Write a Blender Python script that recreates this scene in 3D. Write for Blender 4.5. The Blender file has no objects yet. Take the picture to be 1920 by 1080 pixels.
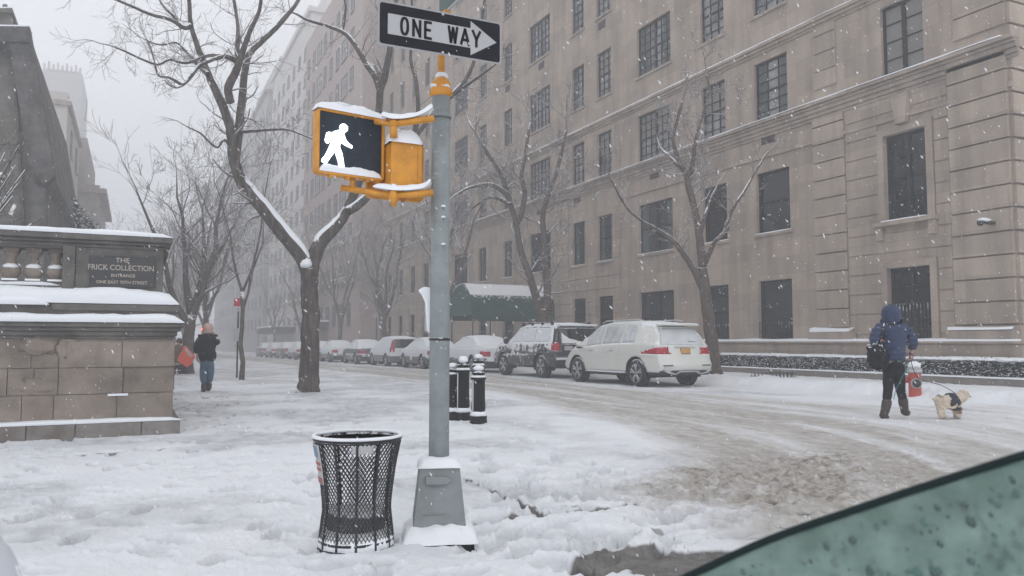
import bpy, math, random
import numpy as np
from mathutils import Vector, Matrix, noise as mnoise
R = math.radians
SC = bpy.context.scene
COL = SC.collection
# ------------------------------------------------------------------ camera
FPX, EYE = 1480.0, 1.2                     # focal length in photo pixels, eye height from a car seat
PITCH = math.atan(100 / FPX)
YAW = math.atan(710 / FPX * math.cos(PITCH))
cd = bpy.data.cameras.new('camera'); cam = bpy.data.objects.new('camera', cd); COL.objects.link(cam)
cd.sensor_width = 36; cd.lens = FPX / 1920 * 36; cd.clip_start = 0.05; cd.clip_end = 3000
cam.location = (0, 0, EYE); cam.rotation_euler = (math.pi / 2 + PITCH, 0, -YAW)
cd.dof.use_dof = True; cd.dof.focus_distance = 9.0; cd.dof.aperture_fstop = 11.0
SC.camera = cam
# ------------------------------------------------------------------ world, sun, exposure
W = bpy.data.worlds.new('World'); SC.world = W; W.use_nodes = True
nt = W.node_tree; nt.nodes.clear()
sky = nt.nodes.new('ShaderNodeTexSky'); sky.sky_type = 'NISHITA'; sky.sun_disc = False
sky.sun_elevation = R(38); sky.sun_rotation = R(200); sky.air_density = 1.0; sky.dust_density = 6.0; sky.ozone_density = 1.0
hs = nt.nodes.new('ShaderNodeHueSaturation'); hs.inputs['Saturation'].default_value = 0.16
bg = nt.nodes.new('ShaderNodeBackground'); bg.inputs['Strength'].default_value = 0.15
wo = nt.nodes.new('ShaderNodeOutputWorld')
# heavy cloud: the sky texture is mixed into an overcast deck that brightens towards the zenith
tc = nt.nodes.new('ShaderNodeTexCoord'); sx_ = nt.nodes.new('ShaderNodeSeparateXYZ'); nt.links.new(tc.outputs['Generated'], sx_.inputs[0])
mr_ = nt.nodes.new('ShaderNodeMapRange'); mr_.inputs['To Min'].default_value = 6.4; mr_.inputs['To Max'].default_value = 4.6; nt.links.new(sx_.outputs['Z'], mr_.inputs['Value'])
cc_ = nt.nodes.new('ShaderNodeCombineColor')
for k_, f_ in enumerate((0.955, 0.98, 1.03)):
    mm_ = nt.nodes.new('ShaderNodeMath'); mm_.operation = 'MULTIPLY'; mm_.inputs[1].default_value = f_; nt.links.new(mr_.outputs[0], mm_.inputs[0]); nt.links.new(mm_.outputs[0], cc_.inputs[k_])
mx_ = nt.nodes.new('ShaderNodeMix'); mx_.data_type = 'RGBA'; mx_.inputs['Factor'].default_value = 0.8
nt.links.new(sky.outputs[0], hs.inputs['Color']); nt.links.new(hs.outputs[0], mx_.inputs['A']); nt.links.new(cc_.outputs[0], mx_.inputs['B']); nt.links.new(mx_.outputs['Result'], bg.inputs[0]); nt.links.new(bg.outputs[0], wo.inputs[0])
sl = bpy.data.lights.new('sun', 'SUN'); sl.energy = 0.5; sl.angle = R(40); sl.color = (1.0, 0.97, 0.93)
so = bpy.data.objects.new('sun', sl); COL.objects.link(so); so.rotation_euler = (R(52), 0, R(-200))
SC.view_settings.view_transform = 'Standard'; SC.view_settings.look = 'None'
SC.view_settings.exposure = 0.42; SC.view_settings.gamma = 1.0
SC.cycles.use_denoising = True
SC.cycles.max_bounces = 10; SC.cycles.diffuse_bounces = 3; SC.cycles.volume_bounces = 4
SC.cycles.transparent_max_bounces = 8

HAZE = 0.0064; NFLAKE = 20000
# ------------------------------------------------------------------ camera maths (a pixel of the photo at a depth -> a point of the street)
_s, _c = math.sin(YAW), math.cos(YAW)
FW = Vector((_s * math.cos(PITCH), _c * math.cos(PITCH), math.sin(PITCH)))
RT = Vector((_c, -_s, 0)); UP = RT.cross(FW)
CAM = Vector((0, 0, EYE))
def ray(px, py): return FW + RT * ((px - 960) / FPX) + UP * ((540 - py) / FPX)
def at(px, py, d): return CAM + ray(px, py) * d
def gnd(px, py, z=0.0):
    r = ray(px, py); return CAM + r * ((z - EYE) / r.z)
def onX(px, py, X):
    r = ray(px, py); return CAM + r * (X / r.x)
def onY(px, py, Y):
    r = ray(px, py); return CAM + r * (Y / r.y)

# ------------------------------------------------------------------ materials
M = {}
def mat(name, col, rough=0.7, metal=0.0, spec=0.5, bump=0.0, bscale=40.0, var=0.0, vscale=3.0, col2=None, snow=0.0,
        snowscale=6.0, emit=None, es=0.0, alpha=None, trans=0.0, coat=0.0, stretch=None, snowbias=0.55, sheen=0.0, ashlar=False, bdist=.02):
    m = bpy.data.materials.new(name); m.use_nodes = True; t = m.node_tree; N = t.nodes; Lk = t.links
    b = N['Principled BSDF']; b.inputs['Roughness'].default_value = rough; b.inputs['Metallic'].default_value = metal
    b.inputs['Specular IOR Level'].default_value = spec
    b.inputs['Coat Weight'].default_value = coat
    b.inputs['Transmission Weight'].default_value = trans
    b.inputs['Sheen Weight'].default_value = sheen
    geo = N.new('ShaderNodeNewGeometry')
    pos = geo.outputs['Position']
    if stretch:
        mp = N.new('ShaderNodeMapping'); mp.inputs['Scale'].default_value = stretch
        Lk.new(pos, mp.inputs['Vector']); spos = mp.outputs[0]
    else: spos = pos
    base = None
    c4 = (*col, 1)
    if var > 0 or col2:
        n = N.new('ShaderNodeTexNoise'); n.inputs['Scale'].default_value = vscale; n.inputs['Detail'].default_value = 6
        n.inputs['Roughness'].default_value = 0.65
        Lk.new(spos, n.inputs['Vector'])
        cr = N.new('ShaderNodeValToRGB')
        a = c4 if col2 else tuple(max(0, x * (1 - var)) for x in col) + (1,)
        bb = (*col2, 1) if col2 else tuple(min(1, x * (1 + var)) for x in col) + (1,)
        cr.color_ramp.elements[0].position = 0.32; cr.color_ramp.elements[1].position = 0.68
        cr.color_ramp.elements[0].color = a; cr.color_ramp.elements[1].color = bb
        Lk.new(n.outputs['Fac'], cr.inputs[0]); base = cr.outputs[0]
    if ashlar:        # block to block tone of the masonry and damp streaks running down it
        sp_ = N.new('ShaderNodeSeparateXYZ'); Lk.new(pos, sp_.inputs[0]); ax_ = N.new('ShaderNodeMath'); ax_.operation = 'ADD'; Lk.new(sp_.outputs['X'], ax_.inputs[0]); Lk.new(sp_.outputs['Y'], ax_.inputs[1])
        cb = N.new('ShaderNodeCombineXYZ'); Lk.new(ax_.outputs[0], cb.inputs[0]); Lk.new(sp_.outputs['Z'], cb.inputs[1])
        bt = N.new('ShaderNodeTexBrick'); bt.inputs['Scale'].default_value = 1.0; bt.inputs['Brick Width'].default_value = 1.25; bt.inputs['Row Height'].default_value = 0.565; bt.inputs['Mortar Size'].default_value = 0.006
        bt.inputs['Color1'].default_value = (.86, .86, .87, 1); bt.inputs['Color2'].default_value = (1.06, 1.05, 1.03, 1); bt.inputs['Mortar'].default_value = (.80, .79, .78, 1); Lk.new(cb.outputs[0], bt.inputs['Vector'])
        mp2 = N.new('ShaderNodeMapping'); mp2.inputs['Scale'].default_value = (1.6, 1.6, .16); Lk.new(pos, mp2.inputs['Vector']); n5 = N.new('ShaderNodeTexNoise'); n5.inputs['Scale'].default_value = 1.5; n5.inputs['Detail'].default_value = 7; Lk.new(mp2.outputs[0], n5.inputs['Vector'])
        r5 = N.new('ShaderNodeValToRGB'); r5.color_ramp.elements[0].position = .36; r5.color_ramp.elements[1].position = .58; r5.color_ramp.elements[0].color = (.80, .80, .81, 1); r5.color_ramp.elements[1].color = (1, 1, 1, 1); Lk.new(n5.outputs['Fac'], r5.inputs[0])
        for q5 in (bt.outputs['Color'], r5.outputs[0]):
            m5 = N.new('ShaderNodeMix'); m5.data_type = 'RGBA'; m5.blend_type = 'MULTIPLY'; m5.inputs['Factor'].default_value = 1.0; Lk.new(base, m5.inputs['A']); Lk.new(q5, m5.inputs['B']); base = m5.outputs['Result']
    if snow > 0:      # wind-blown snow stuck on upward faces and in patches
        sx = N.new('ShaderNodeSeparateXYZ'); Lk.new(geo.outputs['Normal'], sx.inputs[0])
        n2 = N.new('ShaderNodeTexNoise'); n2.inputs['Scale'].default_value = snowscale; n2.inputs['Detail'].default_value = 5
        n2.inputs['Roughness'].default_value = 0.7
        Lk.new(pos, n2.inputs['Vector'])
        ma = N.new('ShaderNodeMath'); ma.operation = 'MULTIPLY_ADD'; ma.inputs[1].default_value = 0.55
        Lk.new(sx.outputs['Z'], ma.inputs[0]); Lk.new(n2.outputs['Fac'], ma.inputs[2])
        mr = N.new('ShaderNodeMapRange'); mr.inputs['From Min'].default_value = snowbias + 0.30 - snow * 0.4
        mr.inputs['From Max'].default_value = snowbias + 0.38 - snow * 0.4
        Lk.new(ma.outputs[0], mr.inputs['Value'])
        mx = N.new('ShaderNodeMix'); mx.data_type = 'RGBA'
        Lk.new(mr.outputs[0], mx.inputs['Factor'])
        if base: Lk.new(base, mx.inputs['A'])
        else: mx.inputs['A'].default_value = c4
        mx.inputs['B'].default_value = (0.80, 0.82, 0.85, 1)
        base = mx.outputs['Result']
        rr = N.new('ShaderNodeMapRange'); rr.inputs['To Min'].default_value = rough; rr.inputs['To Max'].default_value = 0.8
        Lk.new(mr.outputs[0], rr.inputs['Value']); Lk.new(rr.outputs[0], b.inputs['Roughness'])
        if metal > 0:
            mm = N.new('ShaderNodeMath'); mm.operation = 'MULTIPLY_ADD'; mm.inputs[1].default_value = -metal; mm.inputs[2].default_value = metal
            Lk.new(mr.outputs[0], mm.inputs[0]); Lk.new(mm.outputs[0], b.inputs['Metallic'])
    if base: Lk.new(base, b.inputs['Base Color'])
    else: b.inputs['Base Color'].default_value = c4
    if bump > 0:
        n3 = N.new('ShaderNodeTexNoise'); n3.inputs['Scale'].default_value = bscale; n3.inputs['Detail'].default_value = 5
        Lk.new(spos, n3.inputs['Vector'])
        bp = N.new('ShaderNodeBump'); bp.inputs['Strength'].default_value = bump; bp.inputs['Distance'].default_value = bdist
        Lk.new(n3.outputs['Fac'], bp.inputs['Height']); Lk.new(bp.outputs[0], b.inputs['Normal'])
    if emit: b.inputs['Emission Color'].default_value = (*emit, 1); b.inputs['Emission Strength'].default_value = es
    if alpha is not None: b.inputs['Alpha'].default_value = alpha
    M[name] = m; return m
mat('snow', (0.83, 0.85, 0.88), 0.75, bump=0.35, bscale=25, spec=0.25)
mat('limestone', (0.40, 0.332, 0.275), 0.85, var=0.10, vscale=0.9, ashlar=True, bump=0.12, bscale=12, spec=0.2)
mat('limestone_block', (0.405, 0.338, 0.28), 0.85, var=0.10, vscale=1.3, ashlar=True, bump=0.12, bscale=12, spec=0.2)
mat('groove', (0.20, 0.17, 0.15), 0.9)
mat('stone_trim', (0.40, 0.335, 0.28), 0.85, var=0.12, vscale=1.5, ashlar=True, spec=0.2)
mat('plinth_stone', (0.22, 0.20, 0.18), 0.9, var=0.2, vscale=2, spec=0.2)
mat('vent_brown', (0.075, 0.05, 0.045), 0.7)
mat('frame_dark', (0.014, 0.013, 0.014), 0.5, spec=0.2)
mat('glass_window', (0.008, 0.011, 0.011), 0.05, spec=0.35, var=0.35, vscale=0.7)
mat('glass_upper', (0.03, 0.033, 0.035), 0.06, spec=0.6, col2=(0.34, 0.345, 0.35), vscale=1.1, stretch=(1, 1, .6))  # pale noise patches paint in sky reflections and pale interiors
mat('glass_far', (0.10, 0.10, 0.105), 0.3, spec=0.5)
mat('blind', (0.20, 0.19, 0.175), 0.8, var=0.1)
mat('curtain', (0.075, 0.095, 0.088), 0.9, var=0.4, vscale=9, stretch=(3, 3, .1))
mat('iron', (0.02, 0.02, 0.021), 0.55, snow=0.12)
mat('pink_stone', (0.42, 0.34, 0.31), 0.85, var=0.1, spec=0.2)
mat('white_brick', (0.62, 0.60, 0.58), 0.85, var=0.06, spec=0.2)
mat('tan_brick', (0.34, 0.30, 0.27), 0.85, var=0.08, spec=0.2)
mat('grey_stone', (0.42, 0.41, 0.40), 0.85, var=0.08, spec=0.2)
mat('beige_render', (0.52, 0.49, 0.45), 0.85, var=0.06, spec=0.2)
mat('mansion_stone', (0.17, 0.16, 0.145), 0.9, var=0.35, vscale=2.2, bump=0.4, bscale=6, spec=0.1, ashlar=True, snow=.12, snowscale=3)
mat('slate', (0.125, 0.12, 0.115), 0.9, var=0.45, vscale=2.2, bump=0.5, bscale=8, spec=0.1, ashlar=True, snow=.14, snowscale=3.4)
mat('sandstone', (0.235, 0.198, 0.168), 0.9, var=0.30, vscale=2.2, bump=0.35, bscale=18, spec=0.15)
mat('sandstone_grey', (0.135, 0.127, 0.118), 0.9, var=0.35, vscale=2.8, bump=0.35, bscale=18, spec=0.15)
mat('plinth_mottled', (0.17, 0.14, 0.122), 0.9, col2=(0.27, 0.26, 0.25), vscale=4.0, bump=0.3, bscale=15, spec=0.15)
mat('bark', (0.105, 0.09, 0.08), 0.95, var=0.5, vscale=11, bump=1.0, bscale=16, bdist=.06, stretch=(1, 1, 0.22), spec=0.1, snow=.16, snowscale=13)
mat('bark_snowy', (0.11, 0.09, 0.078), 0.95, var=0.4, vscale=9, snow=0.20, snowscale=9, spec=0.1)
mat('twig', (0.19, 0.165, 0.155), 0.95, snow=0.42, snowscale=12, spec=0.1)
mat('pole_grey', (0.235, 0.262, 0.265), 0.5, var=0.20, vscale=7, bump=0.06, bscale=60, spec=0.4)
mat('pole_base', (0.225, 0.245, 0.25), 0.6, var=0.14, vscale=9, bump=0.08, bscale=50)
mat('signal_yellow', (0.62, 0.265, 0.022), 0.5, var=0.22, vscale=9, bump=.1, bscale=60)
mat('rust', (0.28, 0.10, 0.03), 0.8, var=0.3, vscale=30)
mat('lens_dark', (0.022, 0.031, 0.044), 0.35, var=0.25, vscale=30, spec=0.2)
mat('lamp_white', (0.9, 0.9, 0.9), 0.5, emit=(0.93, 0.97, 1.0), es=3.2)
mat('sign_black', (0.012, 0.012, 0.017), 0.45, var=0.3, vscale=12, spec=0.12)
mat('sign_white', (0.42, 0.42, 0.43), 0.5)
mat('sign_edge', (0.35, 0.35, 0.36), 0.4)
mat('sign_green', (0.03, 0.07, 0.06), 0.4)
mat('black_metal', (0.018, 0.018, 0.02), 0.45, snow=0.10, snowscale=18)
mat('basket_black', (0.02, 0.02, 0.023), 0.4, snow=0.10, snowscale=22, snowbias=0.58)
mat('liner', (0.035, 0.035, 0.04), 0.6, col2=(0.22, 0.22, 0.23), vscale=9, snow=0.12, snowscale=14)
mat('decal', (0.45, 0.45, 0.45), 0.6)
mat('decal_red', (0.38, 0.13, 0.11), 0.6)
mat('decal_blue', (0.18, 0.26, 0.36), 0.6)
mat('bollard_black', (0.012, 0.012, 0.013), 0.5, spec=0.2, snow=0.08, snowscale=14)
mat('hydrant_red', (0.42, 0.055, 0.04), 0.5, var=0.15, vscale=15)
mat('hydrant_silver', (0.33, 0.33, 0.33), 0.5)
mat('plate_dark', (0.03, 0.04, 0.03), 0.7)
mat('hedge_dark', (0.012, 0.018, 0.016), 0.9, snow=0.10, snowscale=22)
mat('hedge_leaf', (0.016, 0.024, 0.022), 0.8, snow=0.05, snowscale=20, spec=0.1)
mat('awning_green', (0.008, 0.055, 0.045), 0.7, var=0.3, vscale=6, snow=0.14, snowscale=7)
mat('awning_inside', (0.05, 0.05, 0.048), 0.8)
mat('white_paint', (0.66, 0.66, 0.62), 0.35, coat=0.4, var=0.04, vscale=2, snow=0.05, snowscale=5)
mat('frosted_glass', (0.33, 0.355, 0.36), 0.35, col2=(0.62, 0.64, 0.66), vscale=2.6, stretch=(1, 1, 0.7))
mat('frosted_rear', (0.52, 0.55, 0.56), 0.4, col2=(0.66, 0.68, 0.70), vscale=3.0)
mat('car_black', (0.012, 0.012, 0.014), 0.25, coat=0.6, snow=0.86, snowscale=3.2, snowbias=0.55)
mat('car_black_rear', (0.012, 0.012, 0.014), 0.2, coat=0.6, snow=0.12, snowscale=4.0)
mat('car_grey', (0.10, 0.105, 0.115), 0.3, coat=0.4, snow=0.42, snowscale=4.5)
mat('car_plaster', (0.70, 0.72, 0.75), 0.75, var=0.05, vscale=4)
mat('glass_car', (0.015, 0.017, 0.02), 0.08, spec=0.8, snow=0.22, snowscale=3.0)
mat('trim_black', (0.02, 0.02, 0.022), 0.6, snow=0.06, snowscale=12)
mat('chrome', (0.55, 0.56, 0.57), 0.3, metal=0.7)
mat('tail_red', (0.38, 0.02, 0.03), 0.25, snow=0.16, snowscale=10)
mat('plate_yellow', (0.55, 0.30, 0.08), 0.5)
mat('plate_blue', (0.03, 0.04, 0.12), 0.5)
mat('tyre', (0.02, 0.02, 0.021), 0.85, snow=0.20, snowscale=18)
mat('rim', (0.36, 0.37, 0.38), 0.4, metal=0.4, snow=0.12, snowscale=20)
mat('under', (0.012, 0.012, 0.013), 0.9)
mat('jacket_blue', (0.011, 0.028, 0.085), 0.55, var=0.2, vscale=12)
mat('cloth_black', (0.011, 0.011, 0.014), 0.9, spec=0.15, snow=0.05, snowscale=20)
mat('boot_brown', (0.045, 0.032, 0.028), 0.6)
mat('glove', (0.16, 0.09, 0.12), 0.8)
mat('skin', (0.52, 0.33, 0.25), 0.55)
mat('hair_brown', (0.05, 0.03, 0.02), 0.7)
mat('jeans', (0.075, 0.13, 0.19), 0.85, var=0.15, vscale=14)
mat('hood_beige', (0.55, 0.38, 0.33), 0.85)
mat('coat_tan', (0.17, 0.12, 0.095), 0.85, var=0.2, vscale=9)
mat('bag_orange', (0.75, 0.10, 0.045), 0.6)
mat('leash_teal', (0.02, 0.22, 0.22), 0.6)
mat('fur_cream', (0.66, 0.56, 0.45), 0.95, var=0.14, vscale=45, bump=0.8, bscale=70)
mat('dog_coat', (0.018, 0.022, 0.035), 0.8)
mat('sign_red', (0.38, 0.03, 0.03), 0.5)
mat('lamp_red', (0.8, 0.05, 0.03), 0.5, emit=(1.0, 0.06, 0.03), es=14)
mat('letters_gold', (0.42, 0.37, 0.31), 0.5)
mat('plaque_dark', (0.035, 0.035, 0.038), 0.35, var=0.2, vscale=8)
mat('evergreen', (0.035, 0.045, 0.038), 0.8, snow=0.30, snowscale=6)
mat('mirror_shell', (0.6, 0.62, 0.66), 0.5, coat=0.3)
mat('glass_edge_dark', (0.012, 0.022, 0.022), 0.6, spec=.15)

# ------------------------------------------------------------------ mesh builder
class MB:
    def __init__(s): s.v = []; s.f = []; s.m = []; s.sm = []; s.mi = 0; s.smooth = False
    def add(s, vs, fs, smooth=None):
        b = len(s.v); s.v.extend([tuple(x) for x in vs])
        sm = s.smooth if smooth is None else smooth
        for f in fs: s.f.append(tuple(b + i for i in f)); s.m.append(s.mi); s.sm.append(sm)
        return b
    def box(s, a, b, T=None):
        x0, y0, z0 = a; x1, y1, z1 = b
        vs = [(x0, y0, z0), (x1, y0, z0), (x1, y1, z0), (x0, y1, z0), (x0, y0, z1), (x1, y0, z1), (x1, y1, z1), (x0, y1, z1)]
        if T is not None: vs = [T @ Vector(v) for v in vs]
        s.add(vs, [(3, 2, 1, 0), (4, 5, 6, 7), (0, 1, 5, 4), (1, 2, 6, 5), (2, 3, 7, 6), (3, 0, 4, 7)], False)
    def tube(s, pts, rad, n=6, cap=True, smooth=True, squash=1.0):
        pts = [Vector(p) for p in pts]; k = len(pts)
        if not hasattr(rad, '__len__'): rad = [rad] * k
        vs = []; d0 = (pts[1] - pts[0]).normalized()
        u = d0.orthogonal().normalized()
        for i in range(k):
            d = (pts[min(i + 1, k - 1)] - pts[max(i - 1, 0)])
            d = d.normalized() if d.length > 1e-9 else d0
            u = (u - d * u.dot(d)); u = u.normalized() if u.length > 1e-6 else d.orthogonal().normalized()
            w = d.cross(u)
            for j in range(n):
                a = 2 * math.pi * j / n
                vs.append(pts[i] + (u * math.cos(a) + w * math.sin(a) * squash) * rad[i])
        fs = [(i * n + j, i * n + (j + 1) % n, (i + 1) * n + (j + 1) % n, (i + 1) * n + j) for i in range(k - 1) for j in range(n)]
        if cap: fs.append(tuple(range(n))[::-1]); fs.append(tuple((k - 1) * n + j for j in range(n)))
        s.add(vs, fs, smooth)
    def lathe(s, prof, c=(0, 0, 0), n=24, axis='z', T=None, smooth=True, wob=0.0, seed=0):
        vs = []; rr = random.Random(seed)
        off = [1 + wob * rr.uniform(-1, 1) for _ in range(n)]
        for r, h in prof:
            for j in range(n):
                a = 2 * math.pi * j / n; q = r * off[j]
                p = (q * math.cos(a), q * math.sin(a), h) if axis == 'z' else (h, q * math.cos(a), q * math.sin(a)) if axis == 'x' else (q * math.cos(a), h, q * math.sin(a))
                p = Vector(p)
                vs.append((T @ p) if T is not None else p + Vector(c))
        k = len(prof)
        fs = [(i * n + j, i * n + (j + 1) % n, (i + 1) * n + (j + 1) % n, (i + 1) * n + j) for i in range(k - 1) for j in range(n)]
        if prof[0][0] > 1e-6: fs.append(tuple(range(n))[::-1])
        if prof[-1][0] > 1e-6: fs.append(tuple((k - 1) * n + j for j in range(n)))
        s.add(vs, fs, smooth)
    def prism(s, poly, fn, a, b, smooth=False):      # poly of 2D points, fn(p, h) -> 3D
        n = len(poly); vs = [fn(p, a) for p in poly] + [fn(p, b) for p in poly]
        fs = [tuple(range(n))[::-1], tuple(range(n, 2 * n))] + [(i, (i + 1) % n, n + (i + 1) % n, n + i) for i in range(n)]
        s.add(vs, fs, smooth)
    def blob(s, c, r, n=12, m=8, amp=0.0, seed=0, T=None, freq=3.0):
        vs = []; c = Vector(c); r = Vector(r) if hasattr(r, '__len__') else Vector((r, r, r))
        for i in range(m + 1):
            th = math.pi * i / m
            for j in range(n):
                ph = 2 * math.pi * j / n
                d = Vector((math.sin(th) * math.cos(ph), math.sin(th) * math.sin(ph), math.cos(th)))
                k = 1 + amp * mnoise.noise(d * freq + Vector((seed * 7.1, seed * 3.3, 0)))
                p = Vector((d.x * r.x, d.y * r.y, d.z * r.z)) * k
                vs.append(c + (T @ p if T is not None else p))
        s.add(vs, [(i * n + j, (i + 1) * n + j, (i + 1) * n + (j + 1) % n, i * n + (j + 1) % n) for i in range(m) for j in range(n)], True)
    def build(s, name, mats, parent=None, loc=None, recalc=False, bevel=0.0, seg=2):
        me = bpy.data.meshes.new(name); me.from_pydata(s.v, [], s.f)
        if not isinstance(mats, (list, tuple)): mats = [mats]
        for m in mats: me.materials.append(M[m])
        me.polygons.foreach_set('material_index', [min(i, len(mats) - 1) for i in s.m])
        me.polygons.foreach_set('use_smooth', s.sm)
        if recalc:
            import bmesh
            bm = bmesh.new(); bm.from_mesh(me); bmesh.ops.recalc_face_normals(bm, faces=bm.faces); bm.to_mesh(me); bm.free()
        me.update()
        o = bpy.data.objects.new(name, me); COL.objects.link(o)
        if parent is not None: o.parent = parent
        if loc is not None: o.location = loc
        if bevel > 0:
            bv = o.modifiers.new('bevel', 'BEVEL'); bv.width = bevel; bv.segments = seg; bv.limit_method = 'ANGLE'
        return o
def tag(o, label=None, cat=None, group=None, kind=None):
    if label: o['label'] = label
    if cat: o['category'] = cat
    if group: o['group'] = group
    if kind: o['kind'] = kind
    return o
def thing(name, label, cat, loc=(0, 0, 0), rz=0.0, group=None):
    o = bpy.data.objects.new(name, None); COL.objects.link(o); o.location = loc; o.rotation_euler = (0, 0, rz)
    o.empty_display_size = 0.2
    return tag(o, label, cat, group)
def copy_tree(o, parent=None):
    c = o.copy(); COL.objects.link(c); c.parent = parent
    for ch in list(o.children): copy_tree(ch, c)
    return c
def strip(c):       # a copied thing needs its own words
    return c
def sm01(x): x = max(0.0, min(1.0, x)); return x * x * (3 - 2 * x)
def lerp(pts, x):
    if x <= pts[0][0]: return pts[0][1]
    for (a, b), (c, d) in zip(pts, pts[1:]):
        if x <= c: return b + (d - b) * (x - a) / (c - a) if c > a else d
    return pts[-1][1]
def text_mesh(body, size, depth, T, name, m, parent, bold=0.0, sx=1.0, space=1.0):
    cu = bpy.data.curves.new('text', 'FONT'); cu.body = body; cu.size = size; cu.extrude = depth; cu.offset = bold
    cu.align_x = 'CENTER'; cu.align_y = 'CENTER'; cu.resolution_u = 3; cu.space_character = space
    to = bpy.data.objects.new('text', cu); COL.objects.link(to)
    dg = bpy.context.evaluated_depsgraph_get(); dg.update()
    me = bpy.data.meshes.new_from_object(to.evaluated_get(dg))
    bpy.data.objects.remove(to); bpy.data.curves.remove(cu)
    me.transform(T @ Matrix.Diagonal((sx, 1, 1, 1)))
    me.materials.clear(); me.materials.append(M[m]); me.name = name
    o = bpy.data.objects.new(name, me); COL.objects.link(o); o.parent = parent
    return o

# ------------------------------------------------------------------ ground: one fine snow sheet split into pavements and roadway
def vnoise(x, y, seed=0):
    xi = np.floor(x).astype(np.int64); yi = np.floor(y).astype(np.int64); xf = x - xi; yf = y - yi
    def h(a, b):
        n = (a * 374761393 + b * 668265263 + seed * 974634777) & 0xffffffff
        n = ((n ^ (n >> 13)) * 1274126177) & 0xffffffff
        return ((n ^ (n >> 16)) & 0xffff) / 65535.0
    u = xf * xf * (3 - 2 * xf); v = yf * yf * (3 - 2 * yf)
    return (h(xi, yi) * (1 - u) + h(xi + 1, yi) * u) * (1 - v) + (h(xi, yi + 1) * (1 - u) + h(xi + 1, yi + 1) * u) * v
def fbm(x, y, seed=0, o=4, g=0.5):
    t = 0; a = 1; n = 0
    for i in range(o): t = t + a * vnoise(x * 2 ** i, y * 2 ** i, seed + i); n += a; a *= g
    return t / n
def nsm(x, a, b):
    t = np.clip((x - a) / (b - a), 0, 1); return t * t * (3 - 2 * t)
def base_h(X, Y):
    z = -0.007 * np.clip(Y - 24, 0, None)
    z = z + 0.20 * nsm(X, 14.3, 15.3) * nsm(Y, 6.5, 8.5)
    return z
def gz(x, y): return float(base_h(np.array(x, float), np.array(y, float)))
CAN = gnd(668, 1028); POLE = gnd(822, 1008)
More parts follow.
